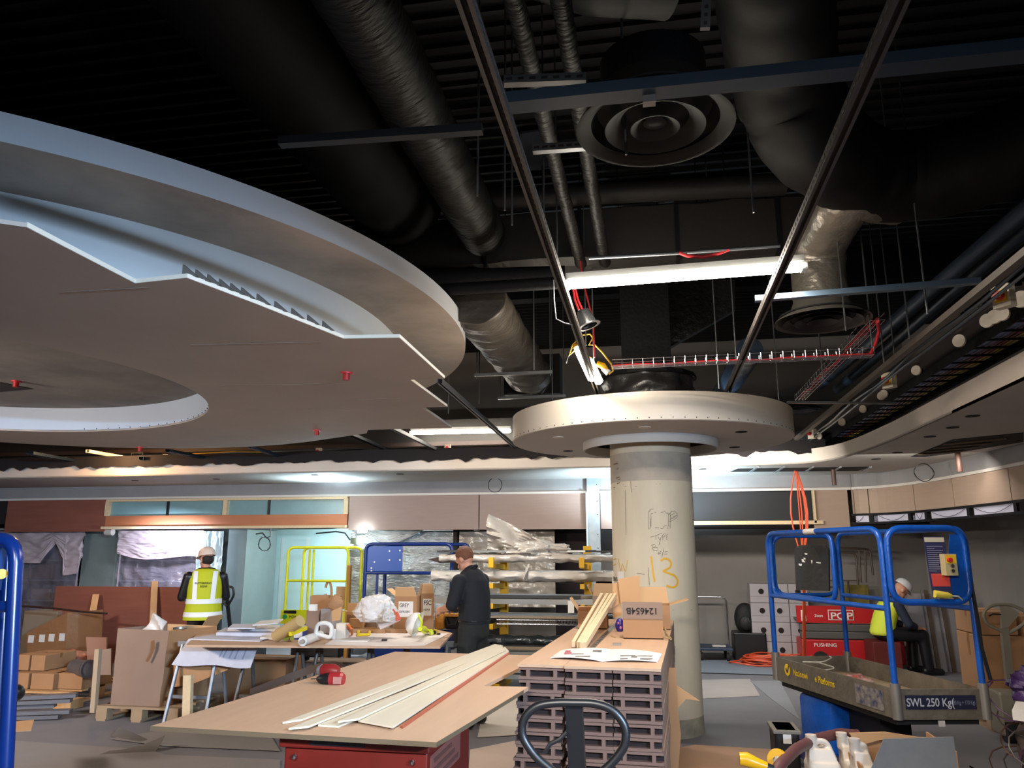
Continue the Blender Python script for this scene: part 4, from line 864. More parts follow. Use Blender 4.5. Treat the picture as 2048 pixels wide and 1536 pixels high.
for k, (a, c, l) in enumerate(ba):
    p = PD(*a)+V((0, 0, .022)); u_ = V((.095, 1.25, .22)).normalized(); r_ = p+u_*1.35+V((k*.012, 0, 0))
    ONE('timber_batten', 'pale square timber batten propped on a carton, %s of the four' % l, 'batten', B().bar(p, r_, .023, .036), PINEP)
p, r_ = PD(1184, 1296), PD(1232, 1248)
t = T('steel_rule', 'long steel rule lying beside the battens', 'ruler', (p+r_)/2, w=True)
O('rule', B().bar(p+V((0, 0, .001)), r_+V((0, 0, .001)), .035, .002), mat('rule_steel', '#8f897c', .35, .8), t)
b = B()
for k in range(16): b.bar(p.lerp(r_, (k+.5)/16)+V((.004, 0, .0025)), p.lerp(r_, (k+.8)/16)+V((.004, 0, .0025)), .012, .001)
O('rule_marks', b, STRUTD, t)
p = PD(1234, 1290); ONE('staple_strip', 'small grey strip of staples near the steel rule', 'staples', B().box(p+V((0, 0, .006)), (.055, .05, .012)), mat('staple', '#8f8a80', .4, .5))
a, c = PB(1156, 1222, 1214, 1258, ZD, .22); carton('carton', 'open brown carton on the left of the slotted pile, under the battens', a, c, CARD, open_=True, flaps=(110, None, 35, 60))
a, c = PB(1182, 1195, 1232, 1232, ZD, .25); a.y += .25; c.y += .25; carton('carton', 'torn brown carton behind the battens, at the far end of the pile', a, c, CARDD, open_=True, flaps=(20, 0, 30, None))
a, c = PB(1247, 1238, 1327, 1278, ZD, .18)
t = carton('carton', 'brown carton with handwritten number on its raised flap, on the slotted pile', a, c, CARD, open_=True, flaps=(None, None, None, None))
W_, D_, H_ = c.x-a.x, c.y-a.y, c.z-a.z
O('flap', B().bb((-W_/2, -D_/2-.004, H_), (W_/2, -D_/2+.001, H_+.115)), CARDD, t)
tx = text('handwriting', '124654B', .062, (W_/2-.03, -D_/2-.006, H_+.075), (-1, 0, 0), (0, 0, -1), INK, t, sx=1.0)
O('flap', B().bb((-.1, D_/2-.004, H_), (W_/2, D_/2+.001, H_+.09)), CARDI, t)
a2, c2 = PB(1262, 1212, 1342, 1262, ZD, .25); carton('carton', 'taller open brown carton against the column with wide flaps', a2+V((0, .10, 0)), c2+V((0, .10, 0)), CARD, open_=True, flaps=(None, 12, 100, 75))
P_ = a2.y+.08
ONE('cardboard_sheet', 'tall upright sheet of light cardboard standing in front of the column', 'cardboard', B().prism([PY(x, y, P_) for x, y in ((1236, 1158), (1279, 1151), (1279, 1205), (1241, 1206))], (0, .006, 0)), CARDL)
ONE('cardboard_sheet', 'narrow torn cardboard flap left of the upright sheet', 'cardboard', B().prism([PY(x, y, P_+.03) for x, y in ((1225, 1168), (1237, 1164), (1244, 1230), (1226, 1236))], (0, .006, 0)), CARDL)
t = T('chocolate_bag', 'small shiny purple sweet packet leaning on the numbered carton', 'packet', PD(1240, 1262), w=True)
p = PD(1240, 1263); O('packet', B().ell(p+V((0, 0, .045)), (.035, .02, .055), 12), mat('packet_purple', '#2c1f7a', .25, bump=.8, bs=30), t, True)
O('packet_print', B().ell(p+V((.006, -.016, .03)), (.01, .006, .012), 8).ell(p+V((-.01, -.015, .062)), (.008, .006, .009), 8), mat('packet_pink', '#c87a9a', .4), t)
ONE('string_scrap', 'short scrap of brown string by the numbered carton', 'string', B().tube([PD(1222, 1272), PD(1232, 1276), PD(1246, 1275)], .006, 5), mat('string', '#a58a60', .8))
ONE('string_scrap', 'dark knotted string at the right edge of the pile', 'string', B().tube([PD(1330, 1255, ZD+.02), PD(1333, 1268, ZD+.02), PD(1342, 1278, ZD+.01), PD(1331, 1274, ZD+.02)], .007, 5), mat('string', '#a58a60', .8))
ONE('cardboard_sheet', 'tall brown cardboard standing against the right side of the slotted pile', 'cardboard', B().prism([PY(x, y, 5.4) for x, y in ((1338, 1336), (1352, 1336), (1354, 1370), (1356, 1416), (1362, 1470), (1352, 1600), (1333, 1600), (1330, 1420))], (0, .012, 0)), CARD)
ONE('cardboard_sheet', 'folded cardboard corner sticking out toward the column foot', 'cardboard', B().prism([PY(x, y, 5.6) for x, y in ((1353, 1370), (1400, 1402), (1372, 1398), (1356, 1416))], (0, .01, 0)), CARDL)
# ---------------- pallet truck handle in front ----------------
yh = 2.2
t = T('pallet_truck', 'black pallet truck whose loop handle stands in front of the slotted pile', 'pallet truck', (-.22, 2.35, 0), w=True)
hp = [PY(x, y, yh) for x, y in ((1128, 1560), (1068, 1512), (1042, 1470), (1046, 1436), (1072, 1411), (1110, 1405), (1190, 1406), (1226, 1418), (1252, 1452), (1252, 1490), (1224, 1528), (1166, 1575))]
O('loop_handle', B().tube(fillet(hp, .05, n=4), .0115, 12), BLACK, t, True)
tp, bt = PY(1148, 1412, yh), V((-.22, 2.5, .28))
O('shaft', B().bar(tp, tp.lerp(bt, 1), .045, .035, (0, 1, 0)), BLACK, t)
O('release_lever', B().tube([PY(1134, 1464, yh-.02), PY(1120, 1478, yh-.02), PY(1100, 1488, yh-.02), PY(1090, 1506, yh-.02)], .006, 8), BLACK, t, True)
O('pump_body', B().bb((-.30, 2.46, .1), (-.14, 2.66, .42), .02), mat('pump_red', '#6e1712', .5), t)
for s_ in (-.07, .07): O('steer_wheel', B().cyl((-.22+s_-.02, 2.5, .09), (-.22+s_+.02, 2.5, .09), .09, seg=24), RUBBER, t)
for s_ in (-.2, .2): O('fork', B().bb((-.22+s_-.07, 2.66, .05), (-.22+s_+.07, 3.75, .10)), mat('pump_red', '#6e1712', .5), t)
# ---------------- plan table ----------------
ZT = .80
q = B(); q.plate([tuple(PZ(x, y, ZT))[:2] for x, y in ((372, 1290), (880, 1293), (905, 1266), (860, 1256), (520, 1256), (400, 1262))], [], ZT-.02, ZT)
ONE('table_top_sheet', 'long table board loaded with papers and cartons', 'table', q, MDF)
def trestle(label, cx, cy, wd=.7, m=GREYT, sp=.25, zt=ZT-.022):
    t = T('trestle', label, 'trestle', (cx, cy, 0)); O('top_bar', B().bar((-wd/2, 0, zt-.025), (wd/2, 0, zt-.025), .05, .05), m, t)
    for sx in (-1, 1):
        for sy in (-1, 1): O('leg', B().cyl((sx*wd*.38, sy*.03, zt-.03), (sx*wd*.42, sy*sp, .01), .018, seg=10), m, t)
    O('brace', B().bar((-wd*.4, -sp*.62, .28), (wd*.4, -sp*.62, .28), .02, .03), m, t); return t
trestle('grey metal trestle under the draped plans at the left end of the long table', -4.45, 7.35, .5, mat('trestle_grey', '#8f9299', .4, .6), .22)
trestle('dark trestle under the middle left of the long table', -3.75, 7.5)
trestle('dark trestle under the middle of the long table', -3.05, 7.6)
trestle('dark trestle at the right end of the long table beside the man in navy', -2.25, 7.75, .55)
# draped plans
t = T('site_plans', 'large white building plans hanging over the left end of the table', 'plans', PZ(440, 1300, ZT), w=True)
A, C = PZ(383, 1277, ZT+.006), PZ(525, 1281, ZT+.006)
def drape(u, v_):
    p = A.lerp(C, u); 
    if v_ < .55: return p+V((.05*(1-v_/.55)*(1), (.55-v_)*.9, .004+.004*math.sin(u*7)))
    w_ = (v_-.55)/.45; return p+V((-.12*w_*(1-u*.6), -.05-.06*w_, -.235*w_-.01*math.sin(u*9)*w_))
O('top_sheet', B().grid(drape, 20, 20, (0, 0, .003)), PLAN, t, True)
b = B()
for u in (.55, .6, .68, .75, .85): b.prism([drape(u, .68)+V((0, -.004, 0)), drape(u+.02, .68)+V((0, -.004, 0)), drape(u+.02, .86)+V((0, -.004, 0)), drape(u, .86)+V((0, -.004, 0))], (0, -.0006, 0))
O('plan_lines', b, mat('plan_line', '#9a9ab2', .7), t)
def slab(name, label, cat, pts, z0, h_, m, **k): return ONE(name, label, cat, B().prism([PZ(x, y, z0) for x, y in pts], (0, 0, h_)), m, **k)
slab('plan_stack', 'thick stack of white plans on the left of the table', 'papers', ((432, 1272), (545, 1273), (556, 1262), (450, 1262)), ZT+.012, .035, PLAN)
slab('plan_stack', 'second stack of papers, higher and farther back on the table', 'papers', ((455, 1262), (550, 1263), (560, 1254), (470, 1253)), ZT+.05, .02, PAPER)
slab('loose_paper', 'loose grey paper behind the plan stacks', 'papers', ((456, 1258), (510, 1258), (515, 1250), (466, 1250)), ZT+.09, .012, PLAN)
slab('loose_paper', 'magazine lying at the edge of the plan stack', 'papers', ((520, 1279), (552, 1280), (560, 1270), (530, 1269)), ZT+.004, .02, PAPER)
slab('loose_paper', 'tilted papers on top of the pile by the yellow lift', 'papers', ((505, 1252), (555, 1248), (566, 1240), (520, 1244)), ZT+.14, .012, PAPER)
def pfurl(u, v_):
    p = PZ(648+(690-648)*v_+(850-648)*u*(1-v_)+(897-690)*u*v_, 1292-(36)*v_*(1)-(2)*u+(0), ZT+.004); return p+V((0, 0, .006*math.sin(u*9)+(.02 if 0 else 0)))
slab('paper_sheet', 'big white paper sheet lying over the right half of the table', 'papers', ((650, 1289), (700, 1291), (770, 1292), (850, 1291), (880, 1277), (898, 1267), (770, 1262), (690, 1266)), ZT+.001, .003, mat('sheet_pink', '#ddd2cb', .7))
slab('paper_sheet', 'small folded white paper on the big paper sheet', 'papers', ((668, 1283), (735, 1284), (745, 1276), (690, 1276)), ZT+.005, .008, PAPER)
slab('marker_pen', 'black marker pen on the big paper sheet', 'pen', ((763, 1282), (774, 1282), (775, 1280), (764, 1280)), ZT+.005, .012, BLACK)
def pbox(name, label, cat, rect, m, d=.2, zb=ZT, bev=.004, dy=0, **k):
    a, c = PB(*rect, zb, d); a.y += dy; c.y += dy; return ONE(name, label, cat, B().bb(a, c, bev), m, **k)
def pcart(label, rect, m=CARD, d=.2, zb=ZT, dy=0, **k):
    a, c = PB(*rect, zb, d); a.y += dy; c.y += dy; return carton('carton', label, a, c, m, **k)
pcart('tall brown carton at the left of the table heap', (597, 1194, 630, 1262), CARD, .2, dy=.25)
pcart('low wide brown carton below the tall one', (605, 1221, 632, 1268), CARDD, .2, dy=.06)
pcart('grey opened carton in the middle of the table heap', (633, 1219, 662, 1270), mat('card_grey', '#8b8480', .8), .2, dy=.08, open_=True, flaps=(None, None, None, None))
ONE('cardboard_piece', 'light cardboard flap right of the grey carton', 'cardboard', B().prism([PY(x, y, 7.6) for x, y in ((663, 1222), (684, 1213), (680, 1240), (664, 1243))], (0, .008, 0)), CARDL)
ONE('cardboard_piece', 'crumpled cardboard ball on top of the heap', 'cardboard', B().grid(lambda u, v_: PY(672, 1207, 8.0)+V((1, .6, 1)).normalized()*0+V(((.085+.02*noise.noise(V((u*9, v_*7, 0))))*math.cos(u*6.283)*math.sin(v_*3.14), .07*math.sin(u*6.283)*math.sin(v_*3.14), (.085+.02*noise.noise(V((u*9, v_*7, 0))))*math.cos(v_*3.14))), 22, 12), CARD)
pcart('brown carton with a dark open top, right of the grey one', (682, 1226, 712, 1262), CARD, .2, dy=.15, open_=True, flaps=(20, None, 90, None))
pcart('small orange-brown carton in front of the plastic bag', (694, 1238, 722, 1264), CARDL, .15, dy=.05)
pcart('small brown carton at the foot of the plastic bag', (728, 1240, 748, 1264), CARDD, .12, dy=.05)
a = PZ(552, 1273, ZT+.05); c = PZ(600, 1255, ZT+.15)
ONE('cardboard_tube', 'tan cardboard tube leaning on the papers', 'tube', B().cyl(a, c+V((0, .0, .06)), .055, seg=20), mat('tube_tan', '#b79a68', .8), smooth=True)
ONE('spirit_level', 'yellow plastic level lying across the heap', 'level', B().bar(PZ(580, 1268, ZT+.09), PZ(612, 1256, ZT+.12), .03, .035), mat('level_yellow', '#d9c51e', .4))
ONE('hi_vis_glove', 'crumpled yellow-green glove below the cardboard tube', 'glove', B().tube([PZ(568, 1276, ZT+.03), PZ(575, 1272, ZT+.05), PZ(582, 1272, ZT+.04), PZ(584, 1277, ZT+.03)], [.03, .04, .035, .02], 8), mat('glove', '#9a9a3a', .8, bump=.6), smooth=True)
t = T('screw_box', 'small blue box with a white label at the front of the heap', 'box', PZ(590, 1279, ZT), w=True); a, c = PB(577, 1260, 606, 1279, ZT, .1)
O('box_body', B().bb(a, c, .003), mat('box_blue', '#22357a', .5), t); O('label', B().bb((a.x+.03, a.y-.001, a.z+.015), (c.x-.01, a.y, c.z-.01)), PAPER, t)
def slumped(name, label, cat, c, r, m, seed, amp=.35, nu=34, nv=20, f=2.2):
    c = V(c)
    def g(u, v_):
        th, ph = u*2*math.pi, v_*math.pi; d = V((math.cos(th)*math.sin(ph), math.sin(th)*math.sin(ph), math.cos(ph)))
        k = 1+amp*noise.noise(d*f+V((seed, 0, 0)))+amp*.45*noise.noise(d*f*3+V((0, seed, 0))); p = V((d.x*r[0], d.y*r[1], d.z*r[2]))*k+c
        p.z = max(p.z, c.z-r[2]*.8); return p
    return ONE(name, label, cat, B().grid(g, nu, nv), m, smooth=True)
slumped('plastic_bag', 'big crumpled white plastic bag on the table heap', 'bag', PY(748, 1214, 7.7)+V((0, 0, -.03)), (.21, .15, .14), mat('bag_white', '#d9d2cc', .35, bump=.9, bs=14), 3, .3, 60, 36, 2.0)
slumped('plastic_bag', 'small clear crumpled plastic in front of the big bag', 'bag', PZ(750, 1262, ZT)+V((0, 0, .06)), (.06, .05, .07), mat('bag_clear', '#c9c4be', .25, bump=.9, bs=20), 8, .5)
slumped('plastic_bag', 'clear bag standing on the small labelled carton', 'bag', PY(776, 1232, 7.5), (.06, .05, .06), mat('bag_clear', '#c9c4be', .25, bump=.9, bs=20), 12, .5)
t = T('white_frame_tool', 'white plastic hose loop frame at the front of the heap', 'plastic part', PZ(648, 1282, ZT), w=True)
O('loop', B().tube(fillet([PY(x, y, 7.25) for x, y in ((631, 1268), (634, 1248), (652, 1245), (664, 1252), (662, 1276), (640, 1270))], .04, True), .02, 10, True), WHITE, t, True)
t = T('white_film_roll', 'white roll of film lying at the front edge of the table', 'roll', PZ(615, 1285, ZT), w=True)
O('roll', B().tube([PZ(605, 1283, ZT+.045), PZ(640, 1270, ZT+.05)], .042, 20), WHITE, t, True); O('core', B().cyl(PZ(603, 1284, ZT+.045), PZ(606, 1283, ZT+.045), .02), mat('core_grey', '#9a9088', .8), t)
pbox('white_box', 'upright small white box near the middle of the table front', 'box', (671, 1247, 690, 1279), mat('white_card', '#d6cbbd', .6), .1)
pbox('white_bottle', 'slim white bottle left of the upright white box', 'bottle', (662, 1258, 669, 1280), WHITE, .04, bev=.012)
pbox('white_jar', 'white jar on top of the low wide carton', 'jar', (617, 1209, 630, 1222), WHITE, .06, zb=1.06, dy=.0)
ONE('orange_clamp', 'orange quick clamp standing beside the white box', 'clamp', B().tube([PZ(696, 1270, ZT+.01), PY(697, 1250, 7.5), PY(703, 1256, 7.5), PZ(704, 1268, ZT+.01)], .014, 8), mat('clamp_orange', '#d06a24', .45), smooth=True)
t = T('hand_saw', 'yellow saw handle on the front edge of the timber trays', 'saw', PZ(728, 1268, ZT), w=True)
hp = [PZ(x, y, ZT+.02) for x, y in ((716, 1270), (718, 1259), (728, 1256), (740, 1262), (738, 1269))]
O('handle', B().tube(fillet(hp, .02, True), .014, 8, True), mat('saw_yellow', '#e3c21c', .4), t, True)
for k, (x0, x1) in enumerate(((700, 770), (771, 812))): 
    a, c = PB(x0, 1259, x1, 1267, ZT, .12); ONE('timber_tray', 'shallow timber tray at the back of the paper sheet, '+('left' if k == 0 else 'right'), 'tray', B().bb(a, (c.x, c.y, a.z+.015)).bb(a, (c.x, a.y+.01, a.z+.045)).bb((a.x, c.y-.01, a.z), (c.x, c.y, a.z+.05)), mat('tray_brown', '#9a7450', .6))
b = B(); p = PY(776, 1238, 7.75)
t = T('white_carton', 'white and orange carton tilted against the heap', 'box', p, w=True)
O('box_body', B().box(p, (.20, .1, .13), rot=(0, -.45, 0), bev=.004), mat('carton_pinkwhite', '#cdbcb5', .6), t); O('orange_end', B().box(p+V((.092, -.01, .045)), (.02, .1, .12), rot=(0, -.45, 0)), mat('end_orange', '#c8553a', .5), t)
t = T('label_carton', 'small brown carton with a white label in front of the grey-diffuser carton', 'box', PZ(795, 1263, ZT), w=True); a, c = PB(778, 1243, 815, 1263, ZT, .12)
O('box_body', B().bb(a, c, .003), CARD, t); O('label', B().bb((a.x+.04, a.y-.001, a.z+.03), (c.x-.07, a.y, c.z-.02)), PAPER, t)
yy = 8.3
for (x0, y0, x1, y1, l, dy, tx_, ro) in ((788, 1193, 834, 1250, 'large open brown carton with GREY label at the right of the table', .0, (('GREY', .055), ('DIFFUSER', .035)), .1), (836, 1187, 862, 1248, 'open brown carton with FSC label, right of the GREY one', .12, (('FSC', .06), ('PAPER', .03)), .25)):
    a, c = PY(x0, y1, yy+dy), PY(x1, y0, yy+dy); a.z = ZT; t = carton('carton', l, a, (c.x, c.y+.22, c.z), CARD, open_=True, flaps=(150 if x0 < 800 else 20, None, 125 if x0 < 800 else None, 15), rot=ro if x0 > 800 else 0)
    Wd, Hd = c.x-a.x, c.z-a.z
    O('label', B().bb((-Wd*.32, -.112, Hd*.42), (Wd*.34, -.111, Hd*.86)), PAPER, t)
    for k, (s_, z_) in enumerate(tx_): text('label_lettering', s_, z_*(1.1 if x0 > 800 else 1), (-Wd*.28, -.1115, Hd*(.7-.16*k)), (1, 0, 0), (0, 0, 1), INK, t, sx=.8)
# hard hat on the table
t = T('hard_hat', 'white hard hat lying on its side at the right of the table', 'hard hat', PZ(832, 1268, ZT), w=True)
c = PY(834, 1249, 7.9); rt = Matrix.Rotation(math.radians(65), 3, 'Y') @ Matrix.Rotation(.3, 3, 'X')
b = B(); pr_ = [(.118*math.cos(a), .12*math.sin(a)) for a in [math.pi/2*k/10 for k in range(11)]]
b.lathe([(.135, -.01), (.118, 0)]+pr_, (0, 0, 0), 32); bmesh.ops.transform(b.bm, matrix=Matrix.Translation(c) @ Matrix.Rotation(-1.25, 4, 'Y') , verts=b.bm.verts)
O('shell', b, WHITE, t, True); O('chin_strap', B().tube([c+V((.03, -.06, .1)), c+V((.08, -.1, .03)), c+V((.07, -.1, -.04)), c+V((.09, -.02, -.08))], .012, 6), mat('strap_yellow', '#cfd61c', .5), t, True)
ONE('hi_vis_strap', 'bright yellow-green strap heaped right of the hard hat', 'strap', B().tube([PZ(840, 1258, ZT+.12), PZ(848, 1256, ZT+.1), PZ(855, 1262, ZT+.03), PZ(862, 1262, ZT+.05), PZ(864, 1268, ZT+.02)], .022, 6), mat('strap_yellow', '#cfd61c', .5), smooth=True)
t = T('tape_measure', 'black and yellow tape measure at the table edge', 'tape measure', PZ(870, 1270, ZT), w=True); p = PZ(870, 1270, ZT)
O('case', B().cyl(p+V((0, -.02, .028)), p+V((0, .02, .028)), .03, seg=20), mat('tape_yellow', '#c9a11c', .4), t); O('rim', B().cyl(p+V((0, -.022, .028)), p+V((0, -.02, .028)), .02, seg=20).box(p+V((.03, 0, .01)), (.05, .03, .02)), BLACK, t)
# tool bag
t = T('tool_bag', 'tan and black canvas tool bag open on the table before the man', 'tool bag', PZ(882, 1258, ZT), w=True); a, c = PB(861, 1228, 912, 1262, ZT, .2); a.y += .12; c.y += .12
O('bag_body', B().bb(a, (a.x+.12, c.y, c.z), .03), mat('canvas_tan', '#b07a30', .8, bump=.3), t, True); O('bag_front', B().bb((a.x+.12, a.y+.01, a.z), (c.x, c.y-.01, c.z-.01), .03), BLACK, t, True)
O('carry_strap', B().tube([V((a.x+.14, a.y, c.z-.04)), V((a.x+.17, a.y-.02, a.z+.05)), V((c.x-.03, a.y-.02, a.z+.06)), V((c.x, a.y, c.z-.03))], .009, 6), BLACK, t, True)
O('yellow_trim', B().box(((a.x+.12+c.x)/2, a.y+.005, c.z-.02), ((c.x-a.x-.12), .02, .04), bev=.008), mat('canvas_tan', '#b07a30', .8), t)
ONE('trowel', 'small brown-handled tool sticking up out of the tool bag', 'tool', B().prism([V((a.x+.10, a.y+.1, c.z+.0))+V((dx, 0, dz)) for dx, dz in ((-.02, 0), (.05, 0), (.02, .12))], (0, .01, 0)), mat('tool_brown', '#5f3a22', .6))
ONE('orange_knife', 'orange knife poking out of the tool bag', 'tool', B().bar(V((a.x+.03, a.y+.08, c.z-.02)), V((a.x+.12, a.y+.05, c.z+.05)), .03, .02), mat('clamp_orange', '#d06a24', .45))
# under the table
pcart('brown carton stored under the middle of the long table', (600, 1305, 650, 1352), CARD, .5, 0, dy=-1.6)
def heap(label, pts, m=CARD): pass
a = V((-4.9, 8.6, 0)); carton('carton', 'wide brown carton under the long table, left of centre', a, a+V((.75, .4, .45)), CARD)
a = V((-4.0, 8.7, 0)); carton('carton', 'brown carton under the long table behind the dark trestle', a, a+V((.7, .4, .42)), CARDD)
ONE('curved_strip', 'brown curved strip bent along the floor behind the plywood sheet', 'strip', B().grid(lambda u, v_: PY(500+180*u, 1378-50*math.sin(u*1.6), 6.6)+V((0, .35*math.sin(u*3), -.07*v_)), 20, 2, (0, .008, 0)), mat('strip_brown', '#4a3528', .6), smooth=True)
slab('work_mat', 'grey folded tarpaulin on the floor behind the table', 'tarpaulin', ((700, 1333), (765, 1336), (800, 1320), (735, 1318)), .02, .1, mat('tarp_grey', '#8b8c90', .7, bump=.5, bs=5))
pbox('black_tool_case', 'black tool case on the floor behind the table', 'case', (748, 1300, 835, 1325), BLACK, .35, 0, bev=.02)
pbox('blue_crate', 'blue crate seen under the right end of the table', 'crate', (850, 1270, 905, 1296), mat('crate_blue', '#1b3c8c', .5), .4, .12)
# ---------------- left: big carton on pallet ----------------
def pallet(label, x0, x1, y0, y1, rot=0, m=PINE):
    cx, cy = (x0+x1)/2, (y0+y1)/2; W2, D2 = (x1-x0)/2, (y1-y0)/2; t = T('pallet', label, 'pallet', (cx, cy, 0), rot)
    for k in range(6): O('deck_slat', B().bb((-W2, -D2+k*(2*D2-.1)/5, .12), (W2, -D2+k*(2*D2-.1)/5+.1, .142)), m, t)
    for sx in (-1, 0, 1):
        for sy in (-1, 0, 1): O('block', B().box((sx*(W2-.06), sy*(D2-.05), .07), (.12, .1, .10)), m, t)
        O('runner', B().bb((sx*(W2-.06)-.05, -D2, 0), (sx*(W2-.06)+.05, D2, .02)), m, t)
    return t
PALD = mat('pallet_grey', '#9c8468', .75, var=.15, vs=4)
pallet('weathered wooden pallet under the big waste carton', -5.55, -4.65, 7.35, 8.2, 0, PALD)
t = T('waste_carton', 'tall dented brown carton full of rubbish standing on a pallet', 'box', (-5.0, 7.75, .143), w=True)
a = PY(216, 1420, 7.4); c = PY(318, 1420, 7.4); tl, tr_ = PY(233, 1257, 7.4), PY(336, 1262, 7.4)
bl, br = V((a.x+.02, 7.4, .144)), V((c.x, 7.4, .144)); tl.y = tr_.y = 7.42; 
dp = V((.25, .68, 0))
def wallq(b, p, q, r_, s_, n=12):
    b.grid(lambda u, v_: p.lerp(q, u).lerp(s_.lerp(r_, u), v_)+V((0, -.018*noise.noise(V((u*3, v_*3, p.x))), 0)), n, n, (0, .008, 0))
b = B(); wallq(b, bl, br, tr_, tl); O('front_wall', b, CARDD, t, True)
b = B(); wallq(b, br, br+dp*.8, tr_+dp*.8, tr_); O('side_wall', b, CARD, t, True)
b = B(); wallq(b, bl+dp*.8, br+dp*.8, tr_+dp*.8, tl+dp*.8); O('back_wall', b, CARDI, t, True)
b = B(); wallq(b, bl, bl+dp*.8, tl+dp*.8, tl); O('side_wall', b, CARDD, t, True)
b = B(); b.prism([PY(x, y, 7.37) for x, y in ((303, 1282), (309, 1280), (310, 1296), (303, 1312), (296, 1324), (292, 1322), (301, 1305))], (0, -.002, 0)); O('brown_scuff', b, mat('scuff', '#6f4a28', .6), t)
ONE('plastic_bag', 'white plastic bag poking out of the big waste carton', 'bag', B().grid(lambda u, v_: PY(268+62*u, 1262-(38*(1-abs(u-.72)*1.9) if v_ > .5 else 0)*max(v_*2-1, 0), 7.6)+V((0, .05*math.sin(u*8+v_*5), 0)), 16, 8, (0, .02, 0)), mat('bag_white', '#d9d2cc', .35, bump=.9, bs=14), smooth=True)
a, c = PY(345, 1330, 8.25), PY(400, 1258, 8.25); carton('carton', 'smaller open carton jammed behind the waste carton holding tins', (a.x, 8.25, 0), (c.x, 8.6, c.z), CARD, open_=True, flaps=(100, None, None, 30))
ONE('paint_tin_lid', 'round metal tin lid on top of the waste cartons', 'tin', B().cyl(PY(360, 1258, 7.9), PY(360, 1253, 7.9), .07, seg=24), mat('tin', '#a9a59a', .35, .6), smooth=True)
ONE('timber_post', 'pale timber upright at the left corner of the waste pallet', 'post', B().bar(PY(187, 1425, 7.36), PY(197, 1298, 7.36), .05, .05), mat('post_grey', '#a8937a', .7))
ONE('timber_post', 'pale timber upright right of the waste carton, below the plans', 'post', B().bar(PY(374, 1450, 7.1), PY(377, 1350, 7.1), .08, .05), PINEP)
ONE('plywood_offcut', 'large brown plywood offcut leaning behind the waste carton, under the plans', 'board', B().prism([PY(x, y, 7.3) for x, y in ((347, 1330), (352, 1325), (475, 1327), (455, 1340), (380, 1370), (348, 1374))], (0, .02, 0)), mat('offcut', '#b0835a', .6, var=.1))
ONE('plywood_offcut', 'small square brown offcut left of the waste carton', 'board', B().prism([PY(x, y, 8.2) for x, y in ((172, 1274), (213, 1275), (212, 1342), (176, 1344))], (0, .02, 0)), mat('offcut2', '#8c6553', .6))
ONE('plywood_offcut', 'second brown offcut tucked between post and waste carton', 'board', B().prism([PY(x, y, 7.6) for x, y in ((201, 1300), (222, 1297), (222, 1350), (200, 1350))], (0, .02, 0)), CARDD)
# left pallets with cartons
pallet('wooden pallet at far left loaded with brown cartons', -7.6, -6.35, 7.95, 9.0, 0, PINE)
BX = [((20, 1322, 62, 1358), 'lower front left'), ((62, 1322, 112, 1358), 'lower front middle'), ((108, 1318, 170, 1350), 'lower right'), ((28, 1296, 62, 1326), 'upper left'), ((62, 1292, 94, 1322), 'upper right')]
for (x0, y0, x1, y1), l in BX:
    up = y1 < 1330; zb = .143 if not up else .315
    P0 = PZ((x0+x1)/2, y1+18 if not up else y1+6, zb); yv = 8.05 if not up else 8.2
    if l == 'lower right': yv = 8.12
    a, c = PY(x0, y1, yv), PY(x1, y0, yv); carton('carton', 'flat brown taped carton on the far left pallet, '+l, (a.x, yv, zb), (c.x-.004, yv+.5, zb+.168), CARD)
ONE('duct_connector', 'grey round duct end lying right of the cartons', 'duct piece', B().tube([PY(150, 1335, 8.3), PY(175, 1338, 8.1)], .09, 24).lathe([(.1, 0), (.1, .02), (.07, .02)], PY(175, 1338, 8.1), 24, V((.9, -.2, 0))), mat('grey_duct', '#6f6b6e', .4, .4), smooth=True)
slumped('rubbish_bag', 'clear rubbish bag with red print behind the cartons', 'bag', PY(145, 1325, 9.1), (.28, .18, .14), mat('bag_red', '#a98f86', .3, col2='#b05a40', vs=5, bump=.8, bs=12), 21)
ONE('blue_tub', 'blue tub beside the rubbish bag', 'tub', B().cyl(PY(176, 1342, 8.9), PY(176, 1332, 8.9), .12, seg=24), mat('tub_blue', '#1c2f7a', .5))
for k in range(5):
    z = .03+k*.045; ONE('metal_channel', 'grey metal channel length on the floor at far left, %s of the pile' % ORD[4-k], 'channel', B().bar(V((-7.6, 6.75-.03*k+.02*math.sin(k*3), z)), V((-5.95+.12*math.sin(k*2.2), 7.35+.03*k, z)), .11, .035), mat('channel_grey', '#79797f', .4, .4, var=.1))
pbox('timber_block', 'short timber block holding the metal channels at far left', 'block', (105, 1400, 140, 1420), PINE, .2, 0)
ONE('cardboard_piece', 'small cardboard square with a wire near the bottom left', 'cardboard', B().prism([PZ(x, y, .35) for x, y in ((0, 1466), (62, 1462), (68, 1441), (10, 1446))], (0, 0, .006)), CARDL)
ONE('black_machine_head', 'black tool head at the bottom of the near blue lift', 'tool', B().ell(PY(25, 1386, 5.5), (.09, .08, .07), 12).box(PY(14, 1390, 5.5), (.12, .1, .07), bev=.01), BLACK, smooth=True)
